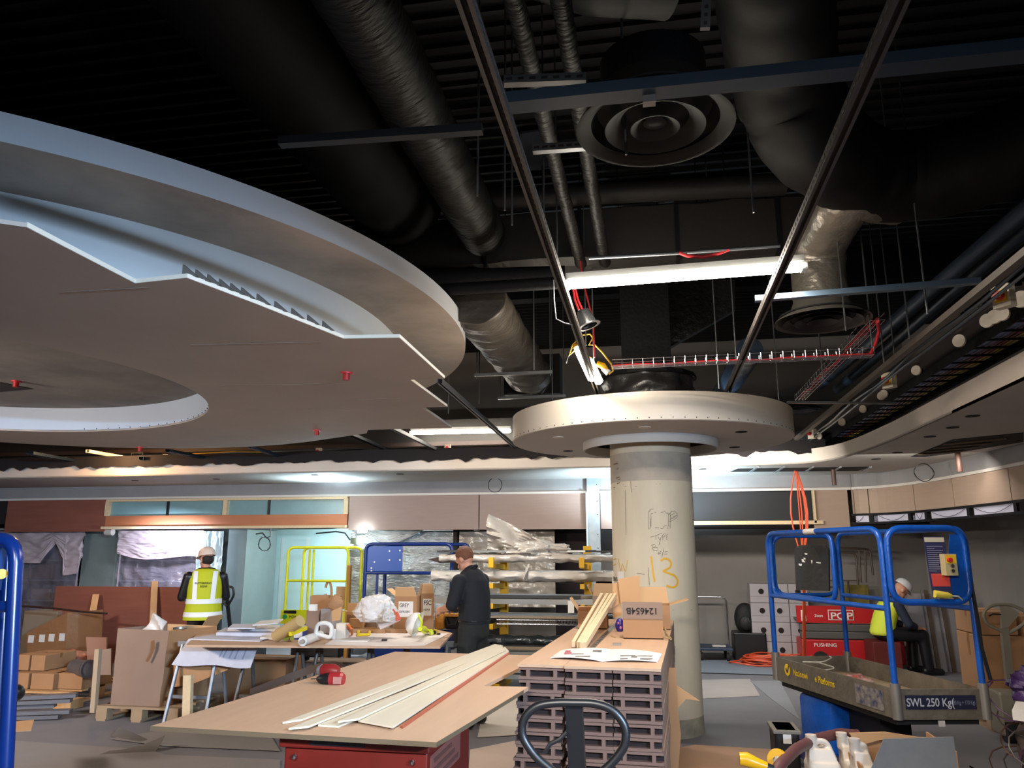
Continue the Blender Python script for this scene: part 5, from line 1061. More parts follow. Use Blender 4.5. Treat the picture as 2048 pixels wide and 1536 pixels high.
# wrapped carton with label tags
a = V((-8.6, 10.0, 0)); t = T('wrapped_crate', 'large plastic-wrapped brown crate with four white labels at left', 'crate', PY(95, 1330, 10.0), w=True)
pp = [PY(x, y, 10.0) for x, y in ((52, 1268), (84, 1250), (135, 1225), (130, 1318), (58, 1340))]
O('crate_body', B().prism(pp, (.1, .6, 0)), mat('crate_card', '#8f6543', .45, bump=.5, bs=6, var=.1), t)
for x in (62, 84, 103, 124): O('white_label', B().box(PY(x, 1278-(x-62)*.06, 9.99), (.09, .004, .1)), PAPER, t)
ONE('grey_machine_cover', 'pale draped boxes stacked behind the wrapped crate', 'box', B().bb(PY(34, 1335, 10.9), PY(120, 1222, 10.95)+V((0, .4, 0)), .01), mat('drape_beige', '#8a7a68', .8, bump=.4, bs=3))
# brown plywood barrier with posts
ONE('plywood_barrier', 'long red-brown plywood sheet standing as a barrier at left', 'board', B().bb(V((PY(112, 1172, 11).x, 11, 0)), V((PY(384, 1172, 11).x, 11.02, 1.12))), BROWNP)
ONE('timber_prop', 'leaning pine stud in front of the plywood barrier, left one', 'stud', B().bar(PY(176, 1280, 10.6), PY(192, 1190, 10.9), .09, .045), PINE)
ONE('timber_prop', 'upright pine stud at the plywood barrier, right one', 'stud', B().bar(PY(304, 1270, 10.8), PY(309, 1163, 10.95), .09, .045), PINE)
ONE('pine_plank', 'short horizontal pine plank low on the barrier', 'board', B().bb(PY(129, 1304, 10.9), PY(167, 1288, 10.88)+V((0, .03, 0))), PINE)
ONE('bent_steel_strip', 'thin dark bent strip lying over the wrapped crate', 'strip', B().tube([PY(x, y, 9.9) for x, y in ((36, 1212), (75, 1214), (120, 1218), (170, 1224), (214, 1227))], .015, 6), mat('dark_brown', '#2c1814', .6))
def remesh(b, vox, it=3):
    me = bpy.data.meshes.new('tmp'); b.bm.to_mesh(me); b.bm.free(); o = bpy.data.objects.new('tmp', me); sc.collection.objects.link(o)
    m = o.modifiers.new('r', 'REMESH'); m.mode = 'VOXEL'; m.voxel_size = vox; s_ = o.modifiers.new('s', 'SMOOTH'); s_.iterations = it; s_.factor = .6
    r = bpy.data.meshes.new_from_object(o.evaluated_get(bpy.context.evaluated_depsgraph_get())); bpy.data.objects.remove(o); r.materials.clear(); return r
def fin(me, m):
    me.materials.append(m); me.polygons.foreach_set('use_smooth', [True]*len(me.polygons)); return me
def cut(me, p, n):
    bm = bmesh.new(); bm.from_mesh(me); bmesh.ops.bisect_plane(bm, geom=bm.verts[:]+bm.edges[:]+bm.faces[:], plane_co=p, plane_no=n, clear_outer=True); bm.to_mesh(me); bm.free(); return me
# ---------------- racks under the bulkhead ----------------
def shelving(label, x0, x1, y, zs=(.45, .8, 1.15, 1.5, 1.85), d=.5, m=None, goods=True):
    m = m or mat('rack_grey', '#6f6f78', .5, .3); t = T('wire_shelving', label, 'shelving', ((x0+x1)/2, y+d/2, 0), w=True)
    for x in (x0, x1):
        for yy in (y, y+d): O('post', B().cyl((x, yy, 0), (x, yy, 2.0), .018, seg=8), mat('post_white', '#b9b7c0', .4, .3), t)
    for z in zs: O('shelf', B().bb((x0, y, z-.015), (x1, y+d, z+.01)), m, t)
    return t
def wrapsheet(name, label, x0, x1, z0, z1, y, m, seed=0, amp=.06, bot=None, cat='plastic sheet', nu=70, nv=40):
    def g(u, v_):
        zb = z0 if bot is None else bot(u); z = z1+(zb-z1)*v_
        x = x0+(x1-x0)*u; dy = amp*(noise.noise(V((u*5+seed, v_*4, 0)))+.5*noise.noise(V((u*13, v_*15, seed)))); return V((x, y+dy, z))
    return ONE(name, label, cat, B().grid(g, nu, nv), m, smooth=True)
XL = lambda px, y=12.3: PY(px, 1120, y).x
shelving('shelving bay wrapped in glossy plastic at far left under the bulkhead', XL(20, 12.5), XL(158, 12.5), 12.5)
shelving('shelving bay wrapped in glossy plastic between the pier and the hi-vis man', XL(240, 12.5), XL(395, 12.5), 12.5)
g1 = [('#5a3f3c', 3), ('#46405a', 4)]
for bay, (a_, b_) in enumerate(((25, 152), (246, 388))):
    for r, z in enumerate((.46, .81, 1.16, 1.51)):
        for k in range(3):
            xa = XL(a_+(b_-a_)*k/3+3, 12.6); xb = XL(a_+(b_-a_)*(k+1)/3-3, 12.6); h_ = random.uniform(.15, .28)
            ONE('stock_box', 'dark packed box on the %s shelf, %s place, in the %s wrapped bay' % (ORD[3-r], ('left', 'middle', 'right')[k], ('far left', 'second')[bay]), 'box', B().bb((xa, 12.6, z), (xb, 12.95, z+h_), .01), mat('stock%d' % ((r+k+bay) % 3), ('#5a4440', '#3f3d52', '#6d5a50')[(r+k+bay) % 3], .4), group='boxes inside the plastic-wrapped shelving')
wrapsheet('plastic_wrap', 'glossy crinkled plastic wrap over the far left shelving bay', XL(-60, 12.35), XL(160, 12.35), .2, 1.98, 12.35, PLAS, 1)
wrapsheet('plastic_wrap', 'glossy crinkled plastic wrap over the second shelving bay', XL(236, 12.35), XL(400, 12.35), .2, 1.98, 12.35, PLAS, 5)
wrapsheet('milky_drape', 'milky dust sheet hanging in front of the far left bay', XL(-40, 12.15), XL(163, 12.15), 0, 2.0, 12.15, MILKY, 2, .05, bot=lambda u: 1.55-.1*math.sin(u*3)-(.25 if .84 < u < .98 else 0)+(.33*max(0, 1-abs(u-.72)/.12)))
wrapsheet('milky_drape', 'milky dust sheet hanging over the second bay', XL(232, 12.15), XL(402, 12.15), 0, 2.0, 12.15, MILKY, 9, .05, bot=lambda u: 1.62-.06*math.sin(u*5)-.12*u)
ONE('rolled_film_end', 'small white roll end at the top left of the second bay', 'roll', B().tube([PY(212, 1064, 12.0), PY(226, 1064, 12.0)], .06, 12), WFILM, smooth=True)
def pier(name, label, px0, px1, y0, y1, m, z1=2.02): return ONE(name, label, 'pier', B().bb((PY(px0, 1100, y0).x, y0, 0), (PY(px1, 1100, y0).x, y1, z1)), m)
pier('wall_pier', 'grey-green board pier between the two wrapped shelving bays', 166, 232, 12.4, 13.5, mat('pier_green', '#66706c', .8, var=.2, vs=2))
pier('wall_pier', 'dark green-grey board pier right of the hi-vis man', 455, 492, 12.4, 13.5, mat('pier_green2', '#74827f', .8, var=.15, vs=2))
wrapsheet('white_bin_liner', 'pale blue translucent sheet hung behind the hi-vis man', XL(392, 11.9), XL(442, 11.9), .8, 1.98, 11.92, mat('film_pale', '#a9bec4', .35, bump=.8, bs=8), 14, .05)
ml = ONE('moisture_board_lining', 'pale green moisture board lining behind the yellow lift', 'wall lining', B().bb((XL(446, 13.5), 13.5, 0), (XL(702, 13.5), 13.56, 2.05)), GREEN_B)
b = B()
for (x0, y0, x1, y1) in ((500, 1120, 508, 1240), (560, 1120, 566, 1240), (610, 1110, 617, 1240)): b.bb((XL(x0, 13.49), 13.495, .3), (XL(x1, 13.49), 13.5, 1.9))
O('joint_tape', b, mat('tape_joint', '#9aa7a3', .8), ml)
t = T('upright_pallet_truck', 'black pallet truck parked behind the hi-vis man', 'pallet truck', (PY(460, 1200, 11).x, 11.2, 0), w=True)
hp = [PY(x, y, 11) for x, y in ((452, 1173), (466, 1174), (468, 1190), (455, 1214), (446, 1204), (448, 1180))]
O('loop_handle', B().tube(fillet(hp, .04, True), .018, 8, True), BLACK, t, True); O('shaft', B().cyl(PY(452, 1176, 11), (PY(455, 1200, 11).x, 11.25, .2), .03), BLACK, t); O('base', B().bb((PY(440, 1200, 11).x, 11.15, 0.02), (PY(470, 1200, 11).x, 12.1, .2), .02), BLACK, t)
# foil-wrapped stock in the middle bay
t = T('wire_shelving', 'foil-wrapped stock bay behind the far blue lift', 'shelving', (XL(800, 12.5), 12.6, 0), w=True)
for px in (712, 900): O('post', B().cyl((XL(px, 12.6), 12.6, 0), (XL(px, 12.6), 12.6, 1.95), .02, seg=8), STRUT, t)
for z in (.5, .9, 1.3, 1.7): O('shelf', B().bb((XL(712, 12.6), 12.5, z), (XL(900, 12.6), 13.0, z+.03)), STRUT, t)
wrapsheet('plastic_wrap', 'silvery crinkled plastic wrap behind the far blue lift', XL(700, 12.35), XL(912, 12.35), .2, 1.98, 12.35, mat('silver_wrap', '#a9b0b2', .15, .3, bump=1, bs=13, stretch=(1, 1, 2.5), spec=.9), 31)
wrapsheet('milky_drape', 'white plastic triangle draped at the top of the silvery wrap', XL(722, 12.2), XL(850, 12.2), 0, 2.0, 12.2, mat('drape_white', '#b5b2ae', .4, bump=.6, bs=6), 33, .03, bot=lambda u: 2.0-.27*max(0, 1-abs(u-.45)/.55))
pier('wall_pier', 'dark steel pier between the silvery wrap and the pallet rack', 906, 914, 12.3, 13.5, mat('dark_pier', '#26201d', .8))
wrapsheet('plastic_wrap', 'grey crinkled wrap hanging behind the cantilever rack', XL(918, 12.35), XL(1110, 12.35), .8, 1.98, 12.35, PLASG, 44)
pier('doorway_shade', 'dark sheet for the shaded doorway gap behind the rack just left of the steel stud', 1110, 1172, 12.6, 12.65, HOLE, 2.0)  # solid dark sheet drawn for the shade in the gap
# ---------------- cantilever rack of long stock ----------------
RY = 9.6
rx0, rx1 = PY(850, 1150, RY).x, PY(1240, 1150, RY).x
t = T('cantilever_rack', 'yellow-armed cantilever rack holding long wrapped profiles', 'rack', ((rx0+rx1)/2, RY+.6, 0), w=True)
LV = [1.50, 1.26, 1.02, .78, .42, .16]
xr = [PY(px, 1150, RY).x for px in (985, 1165)]
for x in xr: O('rack_column', B().bb((x-.05, RY+.72, 0), (x+.05, RY+.82, 1.72)), YELR, t)
for x in xr:
    for z in LV: O('rack_arm', B().bar((x, RY+.72, z-.05), (x, RY-.08, z-.02), .05, .06), YELR, t); 
for x in xr: O('arm_stop', B().bb((x-.03, RY-.1, 1.46), (x+.03, RY-.06, 1.58)), YELR, t)
for x in xr: O('base_foot', B().bb((x-.1, RY-.05, 0), (x+.1, RY+.8, .1)), YELR, t)
def roll(label, x0, x1, z, r, m, y=RY+.2, sag=.02, seed=0, name='wrapped_profile', cat='wrapped stock', amp=.02):
    n = 26; pts = [V((x0+(x1-x0)*k/n, y+.01*math.sin(k), z+r-sag*math.sin(math.pi*k/n)*.0+.004*math.sin(k*1.7))) for k in range(n+1)]
    return ONE(name, label, cat, wrapduct(B(), pts, r, .75, 18, amp, 5), m, smooth=True)
E0 = PY(858, 1150, RY).x; E1 = PY(1236, 1150, RY).x
roll('long white-wrapped roll on the top arms of the rack', E0+.1, E1, 1.505, .06, PLASG, RY+.12)
roll('second white-wrapped roll behind on the top arms', E0+.35, E1-.1, 1.505, .07, WFILM, RY+.32)
roll('white foam-wrapped roll on the second arms', E0, E1, 1.262, .085, WFILM, RY+.14, amp=.03)
roll('darker wrapped bundle behind on the second arms', E0+.2, E1-.05, 1.262, .07, PLASG, RY+.36)
hp_ = slumped('plastic_heap', 'tall peaked heap of crinkled plastic wrap on top of the rack', 'plastic sheet', V((PY(1068, 1100, RY).x, RY+.25, 1.66)), (.42, .2, .12), PLASG, 52, .3, 60, 30, 3)
O('plastic_peak', B().grid(lambda u, v_: PY(970+v_*8+(1140-970)*u*(1-.0*v_), 1112-(1112-1028)*v_*max(0, (1-u)**1.6+.18*math.sin(u*3.1)), RY+.3)+V((0, .1*math.sin(u*9+v_*6)+.05*noise.noise(V((u*9, v_*12, 0))), 0)), 50, 30, (0, .02, 0)), PLASG, hp_, smooth=True)
for k, (z, x0, x1, h_, m, l) in enumerate(((1.025, E0-.02, E1, .06, ALU, 'third arms'), (.425, E0+.3, E1-.25, .05, ALU, 'fifth arms'), (.165, E0+.2, E1-.2, .05, GALV, 'lowest arms'))):
    for j in range(3): ONE('aluminium_profile', 'long pale aluminium profile on the %s of the rack, %s' % (l, ('front', 'middle', 'back')[j]), 'profile', B().bb((x0+.03*j, RY-.05+j*.1, z), (x1-.04*j, RY+.03+j*.1, z+h_+.005*j)), m)
roll('dark plastic-wrapped bundle low on the rack with a brown label', E0+.5, E1-.45, .492, .08, mat('dark_wrap', '#4a5156', .2, bump=.6, bs=7), RY+.3, name='wrapped_profile')
roll('grey bundle on the fourth arms behind the wire basket', E0+.3, E1-.1, .785, .06, mat('dark_wrap', '#4a5156', .2, bump=.6, bs=7), RY+.45)
LN = ['top', 'second', 'third', 'fourth', 'fifth', 'lowest']
for li, z in enumerate((1.64, 1.40, 1.095, .86, .50, .235)):
    for k in range(4):
        x0 = E0+random.uniform(0, .6); x1 = E1-random.uniform(0, .5); hh = random.uniform(.015, .04); yy = RY-.02+k*.13+random.uniform(0, .03)
        if li in (0, 1) and k < 1: continue
        o = ONE('long_profile', 'thin long profile lying on the %s level of the rack, %s from the front' % (LN[li], ('first', 'second', 'third', 'fourth')[k]), 'profile', B().bar((x0, yy, z+hh/2), (x1, yy+.01, z+hh/2), random.uniform(.03, .08), hh), (mat('prof_dark', '#2b2b2c', .5), GALV, mat('prof_tan', '#8a7a66', .6), ALU)[random.randrange(4)])
t = T('wire_basket_tray', 'length of wire basket tray stored on the fourth arms of the rack', 'cable tray', (PY(1100, 1210, RY).x, RY, .79), w=True)
x0, x1 = PY(995, 1210, RY).x, PY(1210, 1210, RY).x
b = B()
for z in (.79, .84): 
    for y in (RY-.03, RY+.1): b.tube([(x0, y, z), (x1, y, z)], .004, 5)
O('long_wire', b, CHROME, t)
for k in range(36): x = x0+(x1-x0)*k/35; O('cross_wire', B().tube([(x, RY-.03, .85), (x, RY-.03, .79), (x, RY+.1, .79), (x, RY+.1, .85)], .003, 4), CHROME, t)
ONE('fibre_mat', 'hanging rags of torn foam wrap on the second arms', 'foam', B().grid(lambda u, v_: PY(1052+8*u-6*v_, 1128+34*v_, RY-.1)+V((0, .03*math.sin(u*4+v_*5), 0)), 6, 10, (0, .01, 0)), WFILM, smooth=True)
ONE('white_tag', 'white tag hanging at the right end of the wire basket', 'tag', B().bb(PY(1136, 1226, RY-.12), PY(1148, 1202, RY-.11)), WHITE)
ONE('dark_profile_end', 'dark board ends jutting left of the rack at head height', 'board', B().prism([PY(x, y, RY+.1) for x, y in ((856, 1119), (900, 1108), (960, 1112), (960, 1124), (880, 1126))], (0, .2, 0)), mat('dark_brown', '#2c1814', .6))
# ---------------- lifts ----------------
def loop(b, corners, r=.02, rad=.1, closed=True): b.tube(fillet(corners, rad, closed, 6), r, 12, closed); return b
# yellow lift far
yl = 11.2; Yp = lambda px, py, dy=0: PY(px, py, yl+dy)
t = T('yellow_platform_lift', 'small yellow access platform against the pale green wall', 'platform lift', (Yp(634, 1200).x, yl+.3, 0), w=True)
x0, x1 = Yp(574, 1150).x, Yp(695, 1150).x; zt_, zb_ = Yp(634, 1095).z, .62
for dy in (0, .55):
    O('guard_frame', loop(B(), [V((x0, yl+dy, zb_)), V((x0, yl+dy, zt_)), V((x1, yl+dy, zt_)), V((x1, yl+dy, zb_))], .022, .1, False), YEL, t, True)
O('mid_rail', B().cyl((x0, yl, 1.22), (x1, yl, 1.22), .018), YEL, t, True)
for s_ in (x0+.12, x0+.19): O('ladder_post', B().cyl((s_, yl+.5, zb_), (s_, yl+.5, zt_-.03), .018), YEL, t, True)
O('toe_board', B().bb((x0-.05, yl-.03, .60), (x1+.03, yl-.01, .80)), YEL, t)
O('platform', B().bb((x0, yl, .58), (x1, yl+.6, .62)), GREYT, t)
O('black_sign', B().bb((x0, yl-.034, .745), (x0+.2, yl-.03, .79)), BLACK, t)
text('sign_lettering', 'POWER', .055, (x0+.09, yl-.034, .68), (1, 0, 0), (0, 0, 1), INK, t); text('board_lettering', 'ESS X', .12, (x0+.58, yl-.034, .66), (1, 0, 0), (0, 0, 1), INK, t)
O('green_dot', B().cyl((x0+.02, yl-.035, .70), (x0+.02, yl-.03, .70), .035, seg=16), mat('dot_green', '#1f9a5c', .5), t)
O('chassis', B().bb((x0+.1, yl+.05, .12), (x1-.1, yl+.55, .45), .02), BLACK, t); O('mast', B().bb((x0+.3, yl+.2, .45), (x0+.7, yl+.4, .58)), GREYT, t)
for x in (x0+.15, x1-.15):
    for y in (yl+.1, yl+.5): O('wheel', B().cyl((x-.03, y, .08), (x+.03, y, .08), .08), RUBBER, t)
ONE('cable_drum_board', 'tan board and hose coil standing in the yellow lift', 'board', B().bb((Yp(661, 1200).x, yl+.2, .80), (Yp(690, 1200).x, yl+.22, 1.13)).tube([Yp(660+6*math.cos(a*.3)-3, 1185+22*math.sin(a*.3), .2) for a in range(12, 32)], .02, 6), CARDL)
ONE('timber_prop', 'ochre timber post standing beside the yellow lift', 'post', B().bb((Yp(697, 1200).x, yl-.1, 0), (Yp(703, 1200).x, yl-.04, 1.45)), mat('ochre', '#a87428', .6))
# far blue lift
yb = 10.5; Bp = lambda px, py, dy=0: PY(px, py, yb+dy)
t = T('far_blue_lift', 'dark blue access platform with a square control board, behind the heap', 'platform lift', (Bp(815, 1200).x, yb+.3, 0), w=True)
x0, x1 = Bp(730, 1150).x, Bp(903, 1150).x; zt_ = Bp(815, 1088).z
O('guard_frame', loop(B(), [V((x0, yb, .7)), V((x0, yb, zt_)), V((x1, yb, zt_)), V((x1, yb, .7))], .025, .1, False), BLUEN, t, True)
O('guard_frame', loop(B(), [V((x0+.08, yb+.6, .7)), V((x0+.08, yb+.6, zt_)), V((x1+.1, yb+.6, zt_)), V((x1+.1, yb+.6, .7))], .025, .1, False), BLUEN, t, True)
O('mid_rail', B().cyl((x0, yb, Bp(815, 1146).z), (x1, yb, Bp(815, 1146).z), .022), BLUEN, t, True)
O('post', B().bb((Bp(750, 1200).x, yb, .7), (Bp(754, 1200).x, yb+.03, Bp(815, 1146).z)), BLUEN, t)
O('control_board', B().bb(Bp(733, 1143), Bp(805, 1092)+V((0, .02, 0)), .004), mat('board_blue', '#234b93', .35, .2), t)
b = B()
for px, py in ((779, 1102), (800, 1101), (779, 1120), (800, 1120), (749, 1124), (743, 1136), (743, 1142)): b.cyl(Bp(px, py)-V((0, .006, 0)), Bp(px, py), .012, seg=10)
O('bolts', b, WHITE, t)
O('platform', B().bb((x0, yb, .62), (x1, yb+.62, .7)), ALU, t); O('chassis', B().bb((x0+.1, yb+.05, .08), (x1-.1, yb+.55, .6), .02), BLUEN, t)
# near-left blue lift, cut by the frame
t = T('near_blue_lift', 'glossy dark blue lift guard rail cut off by the left edge of the photo', 'platform lift', (-2.95, 2.9, 0), w=True)
def N3(px, py, y=3.0): return PY(px, py, y)
O('guard_frame', loop(B(), [N3(-160, 1100), N3(-160, 1078), N3(34, 1078), N3(10, 1560)], .03, .10, False), BLUEN, t, True)
O('guard_frame', loop(B(), [N3(-170, 1090, 3.3), N3(-170, 1076, 3.3), N3(18, 1076, 3.3), N3(-14, 1560, 3.3)], .028, .10, False), BLUEN, t, True)
O('mid_rail', B().cyl(N3(-160, 1215), N3(24, 1213), .024), BLUEN, t, True)
O('control_panel', B().bb(N3(-60, 1180, 3.02), N3(14, 1095, 3.05)), mat('board_blue', '#234b93', .35, .2), t)
O('control_knob', B().cyl(N3(3, 1148, 2.98), N3(3, 1148, 3.0), .022, seg=14), mat('iso_yellow', '#e0b81c', .4), t)
O('platform', B().bb((-4.0, 2.9, .45), (-2.66, 3.5, .6)), ALU, t)
O('chassis', B().bb((-4.0, 2.95, .1), (-2.75, 3.45, .45), .02), BLUEN, t)
for y in (3.0, 3.4): O('wheel', B().cyl((-2.83, y, .1), (-2.75, y, .1), .1), RUBBER, t)
ONE('red_clip', 'small red clamp at the bottom left corner of the photo', 'clamp', B().bar(PY(0, 1510, 3.2), PY(20, 1492, 3.2), .04, .03), REDC)
# near blue lift with aluminium tray
A_, B_, C_, D_ = V((.96, 6.99, 0)), V((1.47, 5.51, 0)), V((2.02, 5.62, 0)), V((1.56, 7.15, 0))
t = T('blue_platform_lift', 'blue scissor access platform with dented aluminium tray, right foreground', 'platform lift', (1.5, 6.3, 0), w=True)
Z = lambda p, z: V((p.x, p.y, z))
zf, ztoe, ztop = .66, .80, 1.80
b = B(); b.prism([Z(p, zf) for p in (A_, B_, C_, D_)], (0, 0, .02)); O('tray_floor', b, mat('tray_floor', '#b09a7c', .7, var=.2, vs=5), t)
for p, q_ in ((A_, B_), (B_, C_), (C_, D_), (D_, A_)): O('toe_board', B().bar(Z(p, (zf+ztoe)/2-.02), Z(q_, (zf+ztoe)/2-.02), .02, ztoe-zf+.04), TREAD, t); 
for p in (A_, B_, C_, D_): O('post_socket', B().cyl(Z(p, .62), Z(p, ztoe+.035), .032, seg=14), mat('socket', '#8a8580', .4, .5), t, True)
def lp(n, p, q_, z0, z1, r=.019, rad=.1, ins=.0): 
    d = (q_-p).normalized(); a, c = p+d*ins, q_-d*ins
    O(n, loop(B(), [Z(a, z0), Z(a, z1), Z(c, z1), Z(c, z0)], r, rad, True), BLUE, t, True)
def arch(n, p, q_, z0, z1, r=.02, rad=.12): O(n, loop(B(), [Z(p, z0), Z(p, z1), Z(q_, z1), Z(q_, z0)], r, rad, False), BLUE, t, True)
ins = V((0, 0, 0)); tilt = lambda p, k: p
arch('side_frame', A_, B_, .8, ztop); arch('side_frame', D_, C_, .8, ztop)
O('mid_rail', B().cyl(Z(A_, 1.29), Z(B_, 1.29), .018), BLUE, t, True); O('mid_rail', B().cyl(Z(D_, 1.29), Z(C_, 1.29), .018), BLUE, t, True)
lp('gate_frame', A_, D_, 1.29, ztop-.02, .018, .11, .04); lp('end_frame', B_+V((.03, -.03, 0)), C_+V((-.02, -.03, 0)), 1.33, ztop, .021, .11, .0)
d_ = (B_-A_); lp('end_post', A_+V((.02, -.02, 0)), A_+V((.02, -.02, 0))+d_*.60, 1.30, ztop-.01, .018, .1)
# doc board, control box, plug on end frame
e = (C_-B_).normalized(); n_ = V((e.y, -e.x, 0)); base = B_+V((.03, -.03, 0))
def EP(s_, z, off=0): return Z(base+e*s_+n_*off, z)
O('blue_side_plate', B().prism([EP(.36, 1.36), EP(.50, 1.36), EP(.50, 1.76), EP(.42, 1.76)], n_*-.006), BLUE, t)
db = O('document_board', B().prism([EP(.255, 1.36, .012), EP(.385, 1.36, .012), EP(.375, 1.745, .012), EP(.235, 1.745, .012)], n_*.003), mat('doc_navy', '#2b2b52', .5), t)
O('document_header', B().prism([EP(.24, 1.71, .016), EP(.37, 1.71, .016), EP(.37, 1.74, .016), EP(.24, 1.74, .016)], n_*.001), mat('doc_cream', '#c9c0a8', .5), db)
O('red_notice', B().prism([EP(.262, 1.43, .016), EP(.378, 1.43, .016), EP(.376, 1.51, .016), EP(.258, 1.51, .016)], n_*.001), mat('notice_red', '#d2483e', .5), db)
b = B()
for k in range(13): b.prism([EP(.25, 1.525+k*.013, .016), EP(.30+.06*abs(math.sin(k*2)), 1.525+k*.013, .016), EP(.30+.06*abs(math.sin(k*2)), 1.529+k*.013, .016), EP(.25, 1.529+k*.013, .016)], n_*.001)
O('document_lines', b, mat('doc_line', '#8a88a0', .6), db)
cb = O('control_box', B().prism([EP(.325, 1.50, .02), EP(.40, 1.50, .02), EP(.40, 1.635, .02), EP(.325, 1.635, .02)], n_*.06), mat('ctl_cream', '#b9aa80', .5), t)
O('control_face', B().prism([EP(.33, 1.575, .081), EP(.395, 1.575, .081), EP(.395, 1.628, .081), EP(.33, 1.628, .081)], n_*.002), mat('iso_yellow', '#e0b81c', .4), cb)
O('red_button', B().cyl(EP(.348, 1.598, .08), EP(.348, 1.598, .105), .014, seg=14), mat('iso_red', '#c9202a', .35), cb)
for z in (1.56, 1.53): O('silver_button', B().cyl(EP(.362, z, .08), EP(.362, z, .095), .011, seg=12), CHROME, cb)
O('yellow_plug', B().tube([EP(.26, 1.385, .03), EP(.30, 1.38, .03), EP(.345, 1.375, .03), EP(.37, 1.372, .03)], [.024, .022, .02, .01], 12), mat('plug_pale', '#d8c24a', .4), t, True)
O('plug_cable', B().tube([EP(.37, 1.372, .03), EP(.41, 1.37, .03), EP(.44, 1.35, .02), EP(.45, 1.34, .0)], .005, 6), mat('cab_pale', '#c9c0a8', .5), t, True)
# black backrest pad
f1 = A_+V((.02, -.02, 0)); fd = d_.normalized(); fn = V((-fd.y, fd.x, 0))*-1
def FP(s_, z, off=.03): return Z(f1+fd*s_-fn*off, z)
pad = [FP(.20, 1.36), FP(.53, 1.36), FP(.53, 1.70), FP(.20, 1.70)]
c_ = A_.lerp(B_, .30); pc = PY(1622, 1140, 6.5)
padb = B(); rr = [PY(x, y, 6.45) for x, y in ((1592, 1180), (1658, 1182), (1657, 1098), (1650, 1091), (1600, 1090), (1588, 1098))]
padb.prism(rr, (.02, .05, 0)); O('black_pad', padb, mat('pad_black', '#23211e', .7, bump=.3, bs=20), t)
b = B(); 
for x, y, w_, h_ in ((1609, 1106, 6, 4), (1603, 1118, 8, 7), (1597, 1127, 7, 5), (1607, 1115, 4, 8), (1622, 1120, 3, 8), (1632, 1124, 10, 3)): b.prism([PY(x, y, 6.446), PY(x+w_, y+1, 6.446), PY(x+w_-1, y+h_, 6.446), PY(x+1, y+h_-1, 6.446)], (0, -.001, 0))
O('white_chips', b, WHITE, t)
O('white_tape', B().tube([Z(A_.lerp(B_, .40), ztop), Z(A_.lerp(B_, .50), ztop)], .0225, 12), PAPER, t, True)
for p_, q_, l in ((A_, B_, 'l'),):
    d = (q_-p_).normalized(); n2 = V((d.y, -d.x, 0)); L = (q_-p_).length
    o = Z(p_+d*(L*.13)-V((0, 0, 0))+n2*.0, 0); 
    n2 = V((-abs(n2.x), -abs(n2.y), 0)) if n2.x > 0 else n2
    def SP(s_, z, off=.012): return Z(p_+d*s_+n2*off, z)
    text('platform_lettering', 'Nationwi', .066, SP(.30, .70), d, (0, 0, 1), mat('decal_yellow', '#e6c01c', .5), t, sx=.88); text('platform_lettering', 'e Platforms', .066, SP(.62, .70), d, (0, 0, 1), mat('decal_yellow', '#e6c01c', .5), t, sx=.88)
    b = B(); c0 = SP(.21, .725, .013); b.cyl(c0, c0+n2*.001, .045, seg=24); O('logo_disc', b, mat('decal_yellow', '#e6c01c', .5), t)
    b = B(); b.bar(c0+n2*.002+d*-.02+V((0, 0, .01)), c0+n2*.002+V((0, 0, -.02)), .014, .001, n2).bar(c0+n2*.002+V((0, 0, -.02)), c0+n2*.002+d*.03+V((0, 0, .035)), .014, .001, n2); O('logo_tick', b, mat('doc_navy', '#2b2b52', .5), t)
    O('worn_sticker', B().prism([SP(1.14, .645), SP(1.45, .645), SP(1.45, .77), SP(1.14, .77)], n2*.001), mat('sticker_navy', '#33365a', .6, col2='#8d8578', vs=22), t)
def CP(s_, z, off=.0135): return Z(B_+e*s_+n_*off, z)
lp_ = O('load_plate', B().prism([CP(.05, .68, .011), CP(.50, .68, .011), CP(.50, .765, .011), CP(.05, .765, .011)], n_*.001), mat('plate_navy', '#171a35', .5), t)
text('load_lettering', 'SWL 250 Kg(', .068, CP(.055, .70), e, (0, 0, 1), mat('decal_silver', '#b9bcc4', .5), lp_, sx=.82); text('load_lettering', '1 80 Kg + 170 Kg)', .034, CP(.335, .71), e, (0, 0, 1), mat('decal_silver2', '#70748a', .5), lp_, sx=.62)
O('under_frame', B().prism([Z(p.lerp((A_+C_)/2, .06), .58) for p in (A_, B_, C_, D_)], (0, 0, .07)), mat('under_black', '#141418', .6), t)
O('under_label', B().prism([Z(B_+e*.26, .575)+n_*-.02, Z(B_+e*.30, .575)+n_*-.02, Z(B_+e*.30, .61)+n_*-.02, Z(B_+e*.26, .61)+n_*-.02], n_*.01), PAPER, t)
ab = (B_-A_).normalized(); inn = V((-ab.y, ab.x, 0)); c_ = A_+ab*.50+inn*.16; O('motor_cover', B().box((c_.x, c_.y, .33), (.46, .28, .50), rot=(0, 0, math.atan2(ab.y, ab.x)), bev=.05), BLUE, t, True)
O('scissor_stack', B().prism([Z(p.lerp((A_+C_)/2, .62), .2) for p in (A_, B_, C_, D_)], (0, 0, .35)), mat('under_black', '#141418', .6), t)
O('chassis', B().prism([Z(p.lerp((A_+C_)/2, .1), .08) for p in (A_, B_, C_, D_)], (0, 0, .14)), BLUEN, t)
for p in (A_, B_, C_, D_): q_ = p.lerp((A_+C_)/2, .15); O('wheel', B().cyl((q_.x-.03, q_.y, .08), (q_.x+.03, q_.y, .08), .08), RUBBER, t, True)
